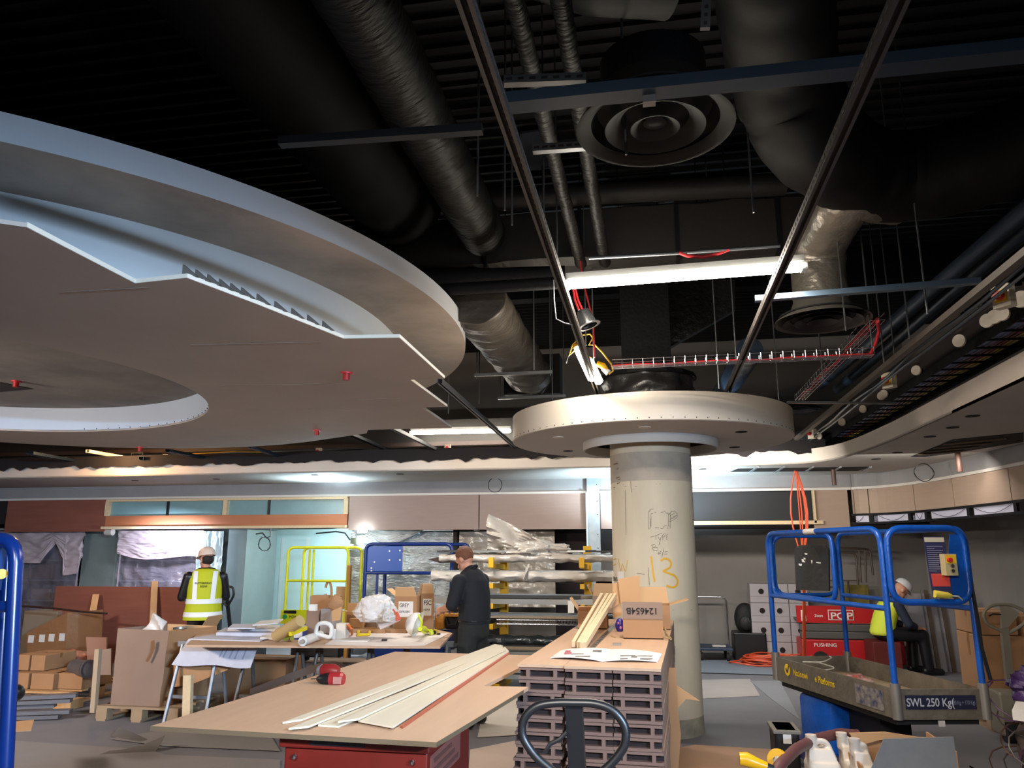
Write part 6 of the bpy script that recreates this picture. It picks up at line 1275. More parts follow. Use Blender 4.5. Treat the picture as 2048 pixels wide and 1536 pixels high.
ONE('cable_bundle', 'dark cable tied down the right post of the near blue lift', 'cable', B().tube([Z(C_, 1.45)+V((-.0, -.02, 0)), Z(C_, 1.2)+V((.01, -.03, 0)), Z(C_, 1.05)+V((.015, -.02, 0)), Z(C_, .86)+V((.04, -.03, 0))], .012, 6), BLACK, smooth=True)
slumped('plastic_packet', 'crumpled clear packet with red print inside the lift tray', 'packet', (1.42, 6.35, .715), (.12, .09, .045), mat('packet_red', '#b9a29a', .3, col2='#a03a2c', vs=9, bump=.8, bs=20), 71)
ONE('clear_tube', 'coil of clear tube inside the far end of the lift tray', 'tube', B().tube([V((1.25+.1*math.cos(a*.4)+.02*math.sin(a), 6.75+.1*math.sin(a*.4), .70+.004*a)) for a in range(34)], .005, 5), mat('clear', '#b9b5a8', .3), smooth=True)
# red scissor lift far
yr = 12.5; Rp = lambda px, py, dy=0: PY(px, py, yr+dy)
t = T('red_scissor_lift', 'red folded scissor lift against the back wall behind the blue lift', 'platform lift', (Rp(1670, 1300).x, yr+.35, 0), w=True)
O('platform_side', B().bb(Rp(1594, 1245), Rp(1757, 1213)+V((0, .02, 0))), REDL, t)
O('platform', B().bb((Rp(1594, 1200).x, yr+.02, Rp(1680, 1243).z), (Rp(1757, 1200).x, yr+.75, Rp(1680, 1240).z)), GREYT, t)
zc_ = Rp(1680, 1280).z
for k, z in enumerate((Rp(1680, 1271).z, Rp(1680, 1256).z)): O('scissor_arm', B().bb((Rp(1597, 1200).x, yr+.0, z-.05), (Rp(1760, 1200).x, yr+.12, z+.05), .01), GREYT, t)
O('chassis', B().bb((Rp(1597, 1200).x, yr+.0, .05), (Rp(1800, 1200).x, yr+.7, zc_), .015), REDL, t)
for px in (1632, 1756):
    O('wheel', B().cyl((Rp(px, 1200).x, yr-.05, .11), (Rp(px, 1200).x, yr+.02, .11), .11, seg=24), RUBBER, t, True); O('hub', B().cyl((Rp(px, 1200).x, yr-.055, .11), (Rp(px, 1200).x, yr-.05, .11), .05, seg=20), CHROME, t)
lf_ = O('logo_frame', B().bb(Rp(1657, 1240, -.01), Rp(1706, 1220, -.008)), mat('white_decal', '#e3dad6', .5), t); O('logo_field', B().bb(Rp(1658.5, 1238.5, -.014), Rp(1704.5, 1221.5, -.012)), REDL, lf_)
text('logo_lettering', 'POP', .135, Rp(1661, 1238, -.018), (1, 0, 0), (0, 0, 1), mat('white_decal', '#e3dad6', .5), lf_, sx=1.25, ext=.002)
text('side_lettering', 'PUSHING', .07, Rp(1628, 1293, -.01), (1, 0, 0), (0, 0, 1), mat('white_decal', '#e3dad6', .5), t, sx=1.1)
text('side_lettering', 'Zoom', .06, Rp(1629, 1234, -.01), (1, 0, 0), (0, 0, 1), mat('white_decal', '#e3dad6', .5), t, sx=.8)
O('white_patch', B().bb(Rp(1603, 1242, -.01), Rp(1611, 1220, -.008)), mat('white_decal', '#e3dad6', .5), t)
# dark rail drawn in the far lift
t = T('guard_rail_frame', 'thin dark folded guard rails standing behind the red lift', 'rail', Rp(1715, 1200, .5), w=True)
for a_ in (((1680, 1096), (1740, 1098), (1746, 1150)), ((1718, 1100), (1722, 1165)), ((1730, 1100), (1732, 1165)), ((1668, 1104), (1712, 1106), (1716, 1170))): O('rail', B().tube(fillet([Rp(x, y, .5) for x, y in a_], .08), .016, 8), mat('rail_brown', '#4a3d33', .5), t, True)
O('ground_leg', B().cyl((Rp(1722, 1200).x, yr+.8, 0), (Rp(1722, 1165).x, yr+.8, 1.2), .015).bar((Rp(1668, 1200).x, yr+.8, 1.2), (Rp(1750, 1200).x, yr+.8, 1.2), .02, .02), mat('rail_brown', '#4a3d33', .5), t)
ONE('lamp_plate', 'yellow stained patch board behind the red lift', 'board', B().bb(Rp(1690, 1212, .9), Rp(1735, 1170, .92)), mat('stain_yellow', '#8a7a3a', .8, var=.5, vs=5))
# white ported boxes
k = 0
for r in range(4):
    for c in range(3):
        x0 = 1.46+c*.29; z0 = r*.29; t = T('white_carton', 'white carton with a round black port, %s layer from the top, %s of the stack' % (ORD[3-r], ('left', 'middle', 'right')[c]), 'box', (x0+.14, 13.1, z0)); t['group'] = 'white ported cartons by the back wall'
        O('box_body', B().bb((-.14, -.15, 0), (.14, .15, .285), .004), mat('box_white', '#aaa3a6', .6, var=.06), t)
        O('round_port', B().cyl((0 if c else .03, -.155, .17), (0 if c else .03, -.15, .17), .042, seg=20), HOLE, t); O('box_joint', B().bb((-.135, -.152, .09), (.135, -.1505, .095)), mat('line_grey', '#7a7478', .7), t)
# orange cables from ceiling and coil
t = T('orange_cable_bundle', 'bundle of orange cables dropping from the soffit to the floor', 'cable', (1.95, 11.3, .3), w=True)
for k in range(12):
    o = random.uniform(-1, 1); pts = []
    for j in range(14):
        f = j/13; z = 2.74-(2.5)*f; s_ = .02+.10*math.sin(math.pi*min(f*2.2, 1))*(1 if f < .45 else .6); pts.append(V((1.98+o*s_*1.3+.15*max(f-.5, 0)*0, 11.2+.03*o+1.0*max(f-.55, 0), z)))
    O('cable_strand', B().tube(pts, .008, 6), ORANGE, t, True)
b = B()
for k in range(14):
    r_ = .3+random.uniform(-.08, .1); cx, cy = 1.62+random.uniform(-.12, .2), 12.55+random.uniform(-.08, .08)
    b.tube([V((cx+r_*1.25*math.cos(a*.3), cy+r_*.7*math.sin(a*.3), .02+.009*k+.012*math.sin(a+k))) for a in range(21)], .011, 6)
ONE('orange_cable_coil', 'tangled coil of orange cable on the floor by the white cartons', 'cable', b, ORANGE, smooth=True)
# trolley, backpack, crate
t = T('platform_trolley', 'blue flatbed trolley with chrome push handle by the back wall', 'trolley', (.95, 13.0, 0), w=True)
x0, x1 = PY(1392, 1300, 12.9).x, PY(1465, 1300, 12.9).x
O('deck', B().bb((x0, 12.75, .16), (x1, 13.35, .20), .01), mat('trolley_blue', '#2a3850', .5), t)
O('push_handle', loop(B(), [V((x0+.02, 13.3, .2)), V((x0+.02, 13.3, .93)), V((x1-.02, 13.3, .93)), V((x1-.02, 13.3, .2))], .014, .09, False), CHROME, t, True)
for x in (x0+.08, x1-.08):
    for y in (12.82, 13.26): O('castor', B().cyl((x-.02, y, .065), (x+.02, y, .065), .065, seg=16), RUBBER, t, True)
ONE('paper_scrap', 'crumpled paper lying on the trolley deck', 'paper', B().bb((.85, 12.95, .2), (1.05, 13.1, .215)), PAPER)
ONE('black_crate', 'black plastic crate beside the trolley, under the rucksack', 'crate', B().bb((x1+.03, 12.9, 0), (x1+.52, 13.35, .42), .02), BLACK)
t = T('rucksack', 'black rucksack sitting on the black crate', 'bag', (x1+.24, 13.1, .42), w=True); c = V((x1+.24, 13.1, .62))
O('bag_body', B().ell(c, (.17, .12, .24), 20), mat('bag_black', '#0e0e10', .7, bump=.5, bs=14), t, True); O('pocket', B().ell(c+V((0, -.09, -.06)), (.11, .06, .12), 16), mat('bag_black2', '#17171a', .6), t, True)
for s_ in (-1, 1): O('zip_pull', B().cyl(c+V((s_*.03, -.155, .02)), c+V((s_*.06, -.13, -.08)), .004, seg=5), CHROME, t)
# leaning white panels and pallet boxes at right
for k, (px, l) in enumerate(((1846, 'left'), (1876, 'middle'), (1905, 'right'))):
    a = PY(px, 1290, 12.3).x; ONE('leaning_board', 'tall pale panel leaning on the right wall, %s one' % l, 'board', B().prism([V((a-.1, 12.3, 0)), V((a+.12, 12.3, 0)), V((a+.12, 12.5, 1.05)), V((a-.1, 12.5, 1.05))], (0, .03, 0)), mat('panel_grey', '#8b878c', .6))
    ONE('timber_prop', 'narrow brown batten standing between the pale panels, %s one' % l, 'batten', B().bar(V((a+.17, 12.28, 0)), V((a+.17, 12.48, 1.1)), .05, .03), mat('batten_brown', '#5a4a3c', .7))
YR = 8.6
pallet('pallet under the big cartons at the right edge', 3.05, 3.95, 8.4, 9.4, 0, PALD)
for k, (x0, x1, y0, z0, h_, l) in enumerate(((2.88, 3.28, 8.55, .143, .70, 'tall left one'), (3.30, 3.70, 8.55, .143, .60, 'right one'), (2.90, 3.25, 8.6, .85, .22, 'upper left one'), (3.30, 3.68, 8.6, .75, .28, 'upper right one'))):
    carton('carton', 'big brown carton on the right-hand pallet, '+l, (x0+.22, y0, z0), (x1+.22, y0+.6, z0+h_), CARD)
t = T('grey_pallet_truck', 'grey pallet truck with round loop handle at the right edge', 'pallet truck', (3.0, 7.9, 0), w=True)
hp = [PY(x, y, 7.9) for x, y in ((2003, 1262), (1972, 1248), (1965, 1226), (1982, 1210), (2018, 1208), (2052, 1222), (2052, 1245), (2030, 1260), (2012, 1268))]
gm = mat('truck_grey', '#8a8374', .5, .2)
O('loop_handle', B().tube(fillet(hp, .05, True), .014, 10, True), gm, t, True); O('head', B().prism([PY(x, y, 7.9) for x, y in ((2002, 1212), (2020, 1212), (2040, 1228), (2010, 1262), (2004, 1262))], (0, .03, 0)), gm, t)
O('shaft', B().bar(PY(2008, 1255, 7.9), PY(2020, 1370, 8.0), .06, .05, (0, 1, 0)), gm, t); O('lever', B().tube([PY(1978, 1232, 7.88), PY(1985, 1228, 7.88), PY(2002, 1229, 7.88)], .007, 6), BLACK, t)
O('pump_body', B().bb((2.98, 7.95, .05), (3.2, 8.2, .42), .02), gm, t); O('wheel', B().cyl((3.0, 7.98, .09), (3.18, 7.98, .09), .09), RUBBER, t, True)
b = B()
ONE('tool_cluster', 'small cluster of brown brass fittings on the floor by the pallet', 'fittings', B().ell((2.63, 9.1, .05), .05, 8).ell((2.72, 9.0, .05), .045, 8).ell((2.78, 8.95, .05), .05, 8).cyl((2.72, 9.05, .05), (2.8, 9.05, .17), .02).cyl((2.6, 9.1, .08), (2.8, 8.95, .09), .02), mat('brass_brown', '#6b4a2a', .5, .3))
# bottom right foreground
a, c = PY(1752, 1575, 4.6), PY(1908, 1478, 4.6)
t = T('grey_carton', 'worn grey-painted carton in the right foreground with cable scraps on top', 'box', ((a.x+c.x)/2, 4.7, 0), w=True)
O('front_wall', B().prism([V((a.x-.06, 4.6, 0)), V((c.x+.01, 4.6, 0)), PY(1907, 1474, 4.6), PY(1768, 1478, 4.6), PY(1742, 1540, 4.6)], (0, .01, 0)), mat('grey_card', '#67686a', .75, col2='#7d7a78', vs=3), t)
O('side_wall', B().bb((c.x, 4.61, 0), (c.x+.01, 5.05, c.z-.06)), CARD, t); O('back_wall', B().bb((a.x, 5.05, 0), (c.x+.01, 5.06, c.z-.09)), CARD, t); O('side_wall', B().bb((a.x-.06, 4.61, 0), (a.x-.05, 5.05, c.z-.15)), CARD, t)
O('flap', B().prism([PY(x, y, 4.95) for x, y in ((1698, 1466), (1770, 1464), (1835, 1474), (1760, 1480), (1716, 1492))], (0, .01, 0)), CARDL, t)
def jerry(label, x0, x1, y0, y, m=WHITE, rot=0):
    c, a = PY(x1, y0, y), PY(x0, y0, y); w_ = c.x-a.x; t = T('jerrycan', label, 'jerrycan', ((a.x+c.x)/2, y+.1, .02)); h_ = min(.40, c.z-.02)
    t.location.z = c.z-h_; b = B(); b.box((0, 0, h_*.36), (w_, .17, h_*.72), bev=.03)
    b.prism([V((-w_*.46, -.07, h_*.66)), V((w_*.46, -.07, h_*.66)), V((w_*.30, -.04, h_*.86)), V((-w_*.40, -.04, h_*.86))], (0, .12, 0))
    b.cyl((-w_*.28, 0, h_*.8), (-w_*.28, 0, h_), .028); b.tube(fillet([V((-w_*.22, 0, h_*.93)), V((w_*.16, 0, h_*.95)), V((w_*.38, 0, h_*.70))], .04), .017, 10)
    O('can_body', fin(remesh(b, .006, 2), m), None, t)
    O('cap', B().cyl((-w_*.28, 0, h_-.012), (-w_*.28, 0, h_+.008), .03), m, t, True); return t, t.location.z
CANM = mat('can_cream', '#c9bdb0', .4)
jr = [jerry('cream plastic jerrycan, leftmost of the foreground group', 1614, 1682, 1483, 4.7, CANM), jerry('cream jerrycan with a dark grip hole, middle of the group', 1685, 1712, 1477, 4.85, CANM), jerry('white plastic can tucked against the grey carton', 1708, 1752, 1490, 4.66, mat('can_white', '#bcb1a8', .4))]
zmin = min(z for _, z in jr)
ONE('low_platform', 'low board carrying the jerrycans in the right foreground', 'board', B().bb((.80, 4.6, 0), (1.28, 5.05, max(.02, zmin-.002))), CARDD)
hs = [PY(x, y, yy) for x, y, yy in ((1540, 1560, 4.3), (1560, 1530, 4.4), (1590, 1500, 4.6), (1630, 1478, 4.9), (1680, 1467, 5.05), (1720, 1470, 5.1))]
hs2 = []; 
for i in range(len(hs)-1):
    for k in range(8): hs2.append(hs[i].lerp(hs[i+1], k/8))
ONE('vacuum_hose', 'thick maroon ribbed hose arching over the jerrycans', 'hose', B().tube(hs2, [.028+.002*(k % 2) for k in range(len(hs2))], 12), mat('hose_maroon', '#5d3836', .5), smooth=True)
t = T('black_bucket', 'black square tub with white label at the foot of the blue lift', 'tub', PZ(1572, 1500, 0)*1, w=True); a, c = PY(1556, 1560, 5.1), PY(1598, 1462, 5.1)
O('tub_body', B().bb((a.x, 5.1, 0), (c.x, 5.35, c.z), .015), BLACK, t); O('tub_label', B().bb(PY(1567, 1487, 5.095), PY(1582, 1468, 5.098)), PAPER, t); O('rim', B().bb((a.x-.01, 5.09, c.z-.02), (c.x+.01, 5.36, c.z), .004), mat('rim_grey', '#6a655c', .5), t)
t = T('yellow_reel', 'yellow plastic cable plug end standing at the hose foot', 'plug', PY(1558, 1560, 4.5), w=True)
p = PY(1556, 1520, 4.5); O('reel_ring', B().lathe([(.05, 0), (.055, .01), (.05, .03), (.02, .03)], p, 24, V((-.3, -1, .2))), mat('plug_yellow', '#e0a60c', .35), t, True); O('reel_hub', B().cyl(p, p+V((0, .1, -.1)), .035), WHITE, t, True)
p = PY(1500, 1523, 4.3); t = T('yellow_connector', 'yellow round site connector lying at the bottom edge', 'plug', p, w=True)
O('connector_body', B().tube([p+V((-.05, 0, .01)), p+V((-.02, 0, .01)), p+V((.04, 0, -.01)), p+V((.08, 0, -.02))], [.03, .034, .026, .02], 14), mat('plug_yellow', '#e0a60c', .35), t, True); O('connector_cap', B().cyl(p+V((.08, 0, -.02)), p+V((.11, 0, -.03)), .018), BLACK, t)
O('cable_tail', B().tube([p+V((.1, 0, -.03)), p+V((.2, .05, -.15)), p+V((.3, .1, -.3)), V((p.x+.4, p.y+.1, .02))], .01, 6), BLACK, t, True)
slumped('brown_packaging', 'torn brown packaging scraps by the pile at the bottom edge', 'packaging', PY(1392, 1545, 4.9)+V((0, 0, -.05)), (.12, .1, .06), mat('pack_brown', '#a5794e', .7, bump=.6), 91)
t = T('wire_heap', 'heap of purple and grey tangled wires and bags at the right edge', 'wire', (2.3, 5.6, 0), w=True)
for k in range(34):
    m = (mat('wire_purple', '#5d3a5e', .5), mat('wire_grey', '#5a5250', .5), mat('wire_brown', '#6a4a3c', .5))[k % 3]; cx, cy, cz = 2.22+random.uniform(0, .45), 5.6+random.uniform(-.15, .25), random.uniform(.2, .75); r_ = random.uniform(.08, .2); ph = random.uniform(0, 6); tl_ = random.uniform(-.8, .8)
    O('wire_loop', B().tube([V((cx+r_*math.cos(a*.45+ph), cy+r_*.6*math.sin(a*.45+ph)*math.cos(tl_), cz+r_*.8*math.sin(a*.45+ph)*.7+.01*math.sin(a))) for a in range(random.randint(9, 15))], .005, 5), m, t, True)
slumped('clear_rubbish_bag', 'clear rubbish sack under the wire heap at the right edge', 'bag', (2.58, 5.7, .34), (.34, .25, .40), mat('sack', '#8d8078', .3, bump=.8, bs=7, col2='#6b5448', vs=3), 101, .3, 44, 28)
slumped('purple_bag', 'purple plastic bag on top of the wire heap', 'bag', (2.36, 5.75, .80), (.13, .11, .11), mat('bag_purple', '#4b2f66', .4, bump=.6), 104, .4)
slab('paper_bundle', 'white paper bundle on the wire heap at the right edge', 'papers', ((2026, 1440), (2070, 1446), (2075, 1425), (2034, 1420)), .72, .05, PAPER)
ONE('thin_cable', 'thin dark cable looping from the lift to the wire heap', 'cable', B().tube([V(p) for p in ((1.95, 5.8, .3), (2.1, 5.5, .22), (2.12, 5.5, .3), (2.2, 5.6, .4))], .006, 5), BLACK, smooth=True)
# floor coverings
FP_ = [(((1395, 1360), (1500, 1358), (1520, 1392), (1396, 1398)), 'pale cardboard protection sheet on the floor right of the column', '#a39a97'), (((1500, 1362), (1560, 1362), (1600, 1440), (1545, 1400)), 'grey floor sheet beside the blue lift', '#86868b'),
       (((1340, 1500), (1390, 1490), (1560, 1500), (1500, 1640), (1330, 1640)), 'tan protection board on the floor at the bottom right', '#b08d72'), (((962, 1440), (1040, 1380), (1040, 1470), (955, 1475)), 'white sheet on the floor right of the red box', '#c9bfb4'),
       (((0, 1480), (300, 1500), (330, 1510), (560, 1520), (560, 1640), (-60, 1640)), 'grey floor felt in the left foreground', '#85807f'), (((220, 1478), (330, 1492), (560, 1502), (540, 1470), (360, 1455)), 'curled grey felt strip on the floor at left', '#87827f'),
       (((940, 1500), (1040, 1480), (1040, 1640), (930, 1640)), 'pinkish white board on the floor by the red box', '#c8b3a6'), (((1400, 1320), (1550, 1322), (1560, 1350), (1400, 1345)), 'blue-grey floor sheet near the trolley', '#7f8692')]
for k, (pts, l, h) in enumerate(FP_): slab('floor_sheet', l, 'floor covering', pts, .001+.0015*k, .003, mat('fs%d' % k, h, .8, var=.08, vs=2))
ONE('curled_felt_edge', 'raised curled dark edge of the floor felt in the left foreground', 'felt', B().grid(lambda u, v_: PZ(200+110*u, 1510-6*u, .005)+V((0, .12*v_, (.1*u**2)*v_**1.5+.002)), 16, 8, (0, 0, .004)), mat('felt_dark', '#5d5652', .9), smooth=True)
ONE('curled_felt_edge', 'second curled felt lip farther back by the waste pallet', 'felt', B().grid(lambda u, v_: PZ(222+60*u, 1474+12*u, .005)+V((0, .1*v_, (.06*(1-u))*v_+.002)), 12, 6, (0, 0, .004)), mat('felt_dark', '#5d5652', .9), smooth=True)
for k, (x0, y0, x1, y1) in enumerate(((1500, 1300, 1392, 1390),)): pass
# ---------------- people ----------------
def seg(b, p, q, r0, r1, flat=1.0, n=7):
    p, q = V(p), V(q); d = q-p; x, y = frame(d)
    n = max(n, int(d.length/.022))
    for k in range(n+1):
        f = k/n; r_ = r0+(r1-r0)*f; b.ell(p+d*f, r_, 12)
def hand(b, w_, d, palm_n, r=1.0, curl=.6):
    w_, d, n = V(w_), V(d).normalized(), V(palm_n).normalized(); s_ = d.cross(n).normalized()
    b.ell(w_+d*.045, [.04, .04, .04], 10); c = w_+d*.05
    for k in range(4): seg(b, w_+d*.01+s_*(k-1.5)*.012, w_+d*.085+s_*(k-1.5)*.019, .017, .013, n=4)
    L = (.06, .072, .066, .052)
    for k in range(4):
        a = w_+d*.088+s_*(k-1.5)*.0215; m1 = a+(d*math.cos(curl*.5)+n*math.sin(curl*.5))*L[k]*.5; m2 = m1+(d*math.cos(curl*1.3)+n*math.sin(curl*1.3))*L[k]*.5; seg(b, a, m1, .0095, .009, n=4); seg(b, m1, m2, .009, .0075, n=4)
    a = w_+d*.025+s_*(-.03); m1 = a+(d*.6-s_*.6+n*.5).normalized()*.04; seg(b, a, m1, .013, .011, n=4); seg(b, m1, m1+(d*.9+n*.5).normalized()*.032, .0105, .0085, n=4)
def head(b, c, fwd, up):
    fwd, up = V(fwd).normalized(), V(up).normalized(); s_ = fwd.cross(up).normalized(); up = s_.cross(fwd)
    R_ = Matrix((s_, fwd, up)).transposed()
    P = lambda x, y, z: c+s_*x+fwd*y+up*z
    b.ell(P(0, -.01, .02), (.075, .094, .098), 20, R_); b.ell(P(0, .03, -.055), (.052, .055, .06), 16, R_); b.ell(P(0, .065, -.09), (.025, .02, .02), 10, R_)
    seg(b, P(0, .085, .005), P(0, .108, -.028), .009, .013, n=3)
    for e_ in (-1, 1):
        b.ell(P(e_*.031, .074, .012), (.015, .014, .012), 8, R_); b.ell(P(e_*.031, .078, .03), (.02, .012, .007), 8, R_); b.ell(P(e_*.077, -.005, -.01), (.011, .02, .033), 10, R_)
    b.ell(P(0, .082, -.055), (.024, .012, .006), 8, R_); b.ell(P(0, .08, -.067), (.02, .012, .007), 8, R_)
    return P, R_
def person(label, loc, yaw, build): return build(T('person', label, 'person', loc, yaw))
# man in navy: local +Y = facing direction
def tors(b, rows, g=0, n=5):
    for A, C in zip(rows, rows[1:]):
        for k in range(n):
            f = k/n; z, rx, ry, y = [A[i]*(1-f)+C[i]*f for i in range(4)]; b.ell((0, y, z), (rx+g, ry+g, .07+g), 20)
    z, rx, ry, y = rows[-1]; b.ell((0, y, z), (rx+g, ry+g, .075+g), 20)
def man_navy(t):
    b = B(); sh = {}
    hipz, shz = .93, 1.40
    legs = [((-.09, 0, .9), (-.11, .03, .5), (-.13, -.02, .09)), ((.09, 0, .9), (.11, .04, .5), (.13, .02, .09))]
    def torso(b, g=0, g2=0):
        tors(b, ((.95, .165, .125, -.01), (1.05, .165, .135, -.01), (1.15, .165, .135, -.005), (1.25, .175, .13, .0), (1.34, .18, .12, .015), (1.40, .15, .09, .03)), g)
    arms = [((-.20, .04, 1.36), (-.25, .09, 1.13), (-.10, .33, 1.08)), ((.20, .04, 1.36), (.26, .06, 1.12), (.12, .31, 1.10))]
    torso(b); seg(b, (0, .03, 1.42), (0, .08, 1.50), .062, .055); hc = V((0, .12, 1.575)); P, R_ = head(b, hc, (0, .8, -.55), (0, .55, .85))
    for sh_, el, wr in arms: seg(b, sh_, el, .056, .044); seg(b, el, wr, .044, .028)
    for i, (sh_, el, wr) in enumerate(arms): d = (V(wr)-V(el)).normalized(); hand(b, wr, d+V((0, 0, -.15)), (.6 if i == 0 else -.6, 0, -.6), curl=.9)
    for h_, k_, a_ in legs: seg(b, h_, k_, .085, .058); seg(b, k_, a_, .055, .038); seg(b, V(a_)+V((0, 0, -.03)), V(a_)+V((0, .15, -.055)), .035, .028)
    O('body', fin(remesh(b, .0065), SKIN), None, t)
    b = B(); torso(b, .018); seg(b, (0, .02, 1.40), (0, .05, 1.455), .085, .07)
    for sh_, el, wr in arms: seg(b, sh_, V(sh_).lerp(V(el), .95), .076, .064)
    me = remesh(b, .010); cut(me, (0, 0, .96), (0, 0, -1)); O('polo_shirt', fin(me, NAVY), None, t)
    b = B(); b.tube([P(.055*math.cos(a), .01+.06*math.sin(a)-.03, -.13) for a in [2*math.pi*k/14 for k in range(14)]], .012, 8, True); O('collar', b, NAVY, t, True)
    b = B(); tors(b, ((.86, .18, .14, -.005), (1.06, .18, .142, -.008)))
    for h_, k_, a_ in legs: seg(b, h_, k_, .105, .085); seg(b, k_, a_, .08, .072)
    for s_ in (-1, 1): b.box((s_*.17, -.0, .70), (.06, .14, .17), bev=.02)
    me = remesh(b, .012); cut(me, (0, 0, 1.02), (0, 0, 1)); cut(me, (0, 0, .07), (0, 0, -1)); O('work_trousers', fin(me, TROUS), None, t)
    for h_, k_, a_ in legs:
        b = B(); seg(b, V(a_)+V((0, -.04, -.03)), V(a_)+V((0, .15, -.045)), .05, .044); b.ell(V(a_), (.05, .06, .07), 10); me = remesh(b, .01); cut(me, (0, 0, .003), (0, 0, -1)); O('boot', fin(me, BLACK), None, t)
    b = B(); b.ell(P(0, -.018, .032), (.083, .098, .098), 22, R_); me = remesh(b, .008, 1); cut(me, P(0, .035, .045), (R_ @ V((0, .75, -.55)))); O('hair', fin(me, HAIR), None, t)
    O('belt', B().tube([V((.178*math.cos(a), -.008+.14*math.sin(a), .985)) for a in [2*math.pi*k/24 for k in range(24)]], .008, 6, True), BLACK, t, True)
    return t
MX = PY(944, 1200, 7.75)
person('man in a navy polo shirt and dark work trousers, head bent over the tool bag', (MX.x+.02, 7.75, 0), math.radians(68), man_navy)
def vest_text(t, s_, y, z, sz): pass
def man_hivis(t):
    b = B()
    def torso(b, g=0):
        tors(b, ((.92, .165, .125, 0), (1.02, .165, .12, 0), (1.12, .17, .125, 0), (1.22, .18, .125, 0), (1.31, .185, .12, 0), (1.37, .155, .09, 0)), g)
    arms = [((-.205, .0, 1.33), (-.27, .03, 1.08), (-.12, .27, 1.05)), ((.205, 0, 1.33), (.26, .05, 1.08), (.10, .28, 1.06))]
    legs = [((-.09, 0, .88), (-.10, .02, .48), (-.11, -.02, .09)), ((.09, 0, .88), (.11, .05, .48), (.12, .04, .09))]
    torso(b); seg(b, (0, 0, 1.38), (-.01, .02, 1.47), .06, .055); hc = V((-.015, .035, 1.545)); P, R_ = head(b, hc, (-.65, .75, -.18), (0, .1, 1))
    for sh_, el, wr in arms: seg(b, sh_, el, .055, .043); seg(b, el, wr, .043, .028)
    for i, (sh_, el, wr) in enumerate(arms): hand(b, wr, V(wr)-V(el), (.6 if i == 0 else -.6, 0, -.6), curl=.8)
    for h_, k_, a_ in legs: seg(b, h_, k_, .085, .058); seg(b, k_, a_, .055, .038); seg(b, V(a_)+V((0, 0, -.03)), V(a_)+V((0, .15, -.055)), .035, .028)
    O('body', fin(remesh(b, .0065), SKIN), None, t)
    b = B(); torso(b, .012)
    for sh_, el, wr in arms: seg(b, sh_, el, .070, .058); seg(b, el, V(el).lerp(V(wr), .85), .056, .042)
    me = remesh(b, .010); cut(me, (0, 0, .93), (0, 0, -1)); O('black_top', fin(me, BLACK), None, t)
    vest = B()
    tors(vest, ((.80, .235, .175, 0), (.88, .225, .165, 0), (.98, .215, .155, 0), (1.08, .21, .155, 0), (1.2, .21, .15, 0), (1.3, .205, .14, 0), (1.37, .17, .115, 0)), .005)
    me = remesh(vest, .011); cut(me, (0, 0, .80), (0, 0, -1)); cut(me, (0, 0, 1.435), (0, 0, 1)); ve = O('hi_vis_vest', fin(me, HIVIS), None, t)
    from mathutils.bvhtree import BVHTree
    bm = bmesh.new(); bm.from_mesh(me); bv = BVHTree.FromBMesh(bm)
    def hit(x, z, side=-1):
        h_, n, _, _ = bv.ray_cast(V((x, side*1, z)), V((0, -side, 0))); return (h_+n*.006) if h_ else V((x, side*.13, z))
    def ring(z0, z1):
        b = B(); rows = []
        for z in (z0, z1):
            row = []
            for k in range(40):
                a = 2*math.pi*k/40; d = V((math.cos(a), math.sin(a), 0)); h_, n, _, _ = bv.ray_cast(V((0, 0, z))+d, -d); row.append(b.bm.verts.new(h_+d*.006 if h_ else V((0, 0, z))+d*.2))
            rows.append(row)
        for k in range(40): b.bm.faces.new((rows[0][k], rows[0][(k+1) % 40], rows[1][(k+1) % 40], rows[1][k]))
        return b
    O('reflective_band', ring(.84, .90), REFL, ve, True); O('reflective_band', ring(1.0, 1.06), REFL, ve, True)
    for s_ in (-1, 1):
        for side in (-1, 1):
            b = B(); b.grid(lambda u, v_: hit(s_*(.105+.012*v_)+(u-.5)*.055, 1.03+.37*v_, side), 3, 14); O('shoulder_band', b, REFL, ve, True)
    for s2, z, sz in (('BUTTERFIELD', 1.245, .034), ('SIGNS', 1.205, .034)):
        text('vest_lettering', s2, sz, (0, 0, 0), (1, 0, 0), (0, 0, 1), INK, ve, fn=lambda x, y, z=z, s2=s2: hit(x-len(s2)*.0105, z+y)+V((0, -.003, 0)), sx=.95)
    b = B(); [b.ell((0, 0, z), (.17, .13, .07), 16) for z in (.82, .9)]
    for h_, k_, a_ in legs: seg(b, h_, k_, .10, .08); seg(b, k_, a_, .075, .068)
    me = remesh(b, .012); cut(me, (0, 0, .07), (0, 0, -1)); O('black_trousers', fin(me, TROUS), None, t)
    for h_, k_, a_ in legs:
        b = B(); seg(b, V(a_)+V((0, -.04, -.03)), V(a_)+V((0, .15, -.045)), .05, .044); me = remesh(b, .01); cut(me, (0, 0, .003), (0, 0, -1)); O('boot', fin(me, BLACK), None, t)
    b = B(); b.ell(P(0, -.03, .0), (.08, .083, .075), 18, R_); me = remesh(b, .009, 1); cut(me, P(0, .02, 0), (R_ @ V((0, 1, -.1)))); O('hair', fin(me, DHAIR), None, t)
    hel(t, P, R_, mat('helmet_cream', '#d9c2b2', .4)); return t
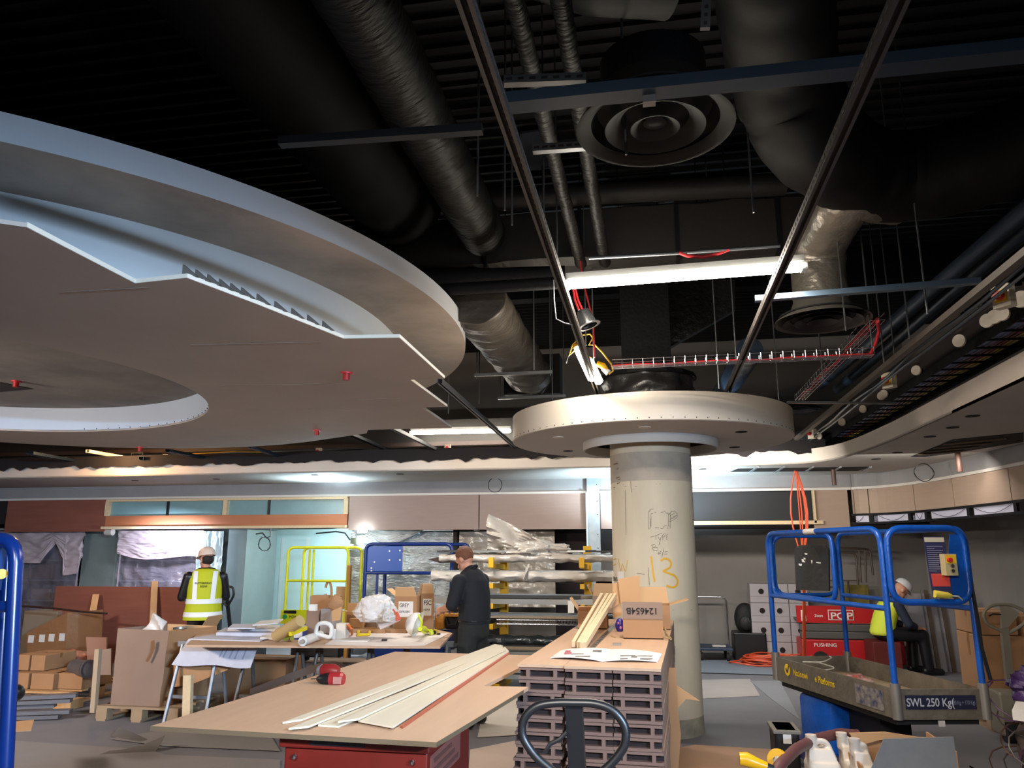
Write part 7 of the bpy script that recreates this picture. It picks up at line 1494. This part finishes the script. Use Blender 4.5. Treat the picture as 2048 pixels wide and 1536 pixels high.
def hel(t, P, R_, m):
    b = B(); prof = [(.105, -.0), (.104, .03), (.095, .07), (.07, .10), (.035, .118), (.0, .122)]
    rings = []
    for r_, z in prof: rings.append([b.bm.verts.new(P(r_*math.cos(a)*.93, r_*1.18*math.sin(a)-.008, .045+z)) for a in [2*math.pi*k/28 for k in range(28)]])
    for A, C in zip(rings, rings[1:]):
        for k in range(28): b.bm.faces.new((A[k], A[(k+1) % 28], C[(k+1) % 28], C[k]))
    he = O('helmet', b, m, t, True)
    b = B(); b.grid(lambda u, v_: P((.098+.012*v_)*math.cos(math.pi*u), (.118+.055*v_*math.sin(math.pi*u))*math.sin(math.pi*u)*1.0+.0, .048-.012*v_), 16, 3, R_ @ V((0, 0, .004))); O('helmet_peak', b, m, he, True)
HX = PY(408, 1200, 9.4)
person('man in a yellow hi-vis vest and white helmet standing with his back turned', (HX.x, 9.4, 0), math.radians(28), man_hivis)
def man_seat(t):
    # local +Y facing; seated on a 0.45 m kerb of the red chassis
    b = B(); tz = .50
    def torso(b, g=0):
        tors(b, ((.56, .17, .14, -.02), (.66, .165, .13, 0), (.77, .17, .13, .04), (.88, .18, .125, .09), (.96, .165, .10, .14)), g)
    torso(b); seg(b, (0, .17, 1.0), (0, .24, 1.06), .06, .055); P, R_ = head(b, V((0, .30, 1.12)), (0, .75, -.66), (0, .66, .75))
    arms = [((-.19, .14, .93), (-.24, .22, .68), (-.12, .46, .60)), ((.19, .14, .93), (.24, .24, .68), (.12, .46, .60))]; legs = [((-.10, .0, .54), (-.13, .44, .52), (-.13, .42, .09)), ((.10, 0, .54), (.14, .46, .52), (.13, .50, .09))]
    for sh_, el, wr in arms: seg(b, sh_, el, .054, .043); seg(b, el, wr, .043, .028)
    for i, (sh_, el, wr) in enumerate(arms): hand(b, wr, V(wr)-V(el), (.6 if i == 0 else -.6, 0, -.6), curl=.8)
    for h_, k_, a_ in legs: seg(b, h_, k_, .085, .06); seg(b, k_, a_, .055, .04); seg(b, V(a_)+V((0, 0, -.03)), V(a_)+V((0, .15, -.055)), .035, .028)
    O('body', fin(remesh(b, .008), SKIN), None, t)
    b = B(); torso(b, .012)
    for sh_, el, wr in arms: seg(b, sh_, el, .070, .060); seg(b, el, V(el).lerp(V(wr), .45), .056, .05)
    O('navy_top', fin(remesh(b, .012), mat('navy_top', '#1b2338', .8)), None, t)
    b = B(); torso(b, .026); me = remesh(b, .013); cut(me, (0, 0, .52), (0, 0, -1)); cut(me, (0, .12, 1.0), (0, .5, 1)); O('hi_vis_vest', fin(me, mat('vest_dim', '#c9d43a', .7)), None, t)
    b = B(); b.ell((0, 0, .53), (.18, .15, .09), 16)
    for h_, k_, a_ in legs: seg(b, h_, k_, .10, .085); seg(b, k_, a_, .08, .07)
    me = remesh(b, .013); cut(me, (0, 0, .07), (0, 0, -1)); O('black_trousers', fin(me, BLACK), None, t)
    for h_, k_, a_ in legs:
        b = B(); seg(b, V(a_)+V((0, -.04, -.03)), V(a_)+V((0, .17, -.045)), .05, .044); me = remesh(b, .012); cut(me, (0, 0, .003), (0, 0, -1)); O('boot', fin(me, BLACK), None, t)
    hel(t, P, R_, mat('helmet_white', '#c9c9cc', .4)); return t
SX = PY(1762, 1200, 11.95)
person('seated man in white helmet and hi-vis vest bending forward beside the red lift', (SX.x, 11.95, 0), math.radians(-80), man_seat)
ONE('red_step_box', 'low red box the seated man rests on', 'box', B().bb((SX.x-.22, 11.72, 0), (SX.x+.14, 12.2, .44), .01), mat('dark_red', '#5a1512', .6))
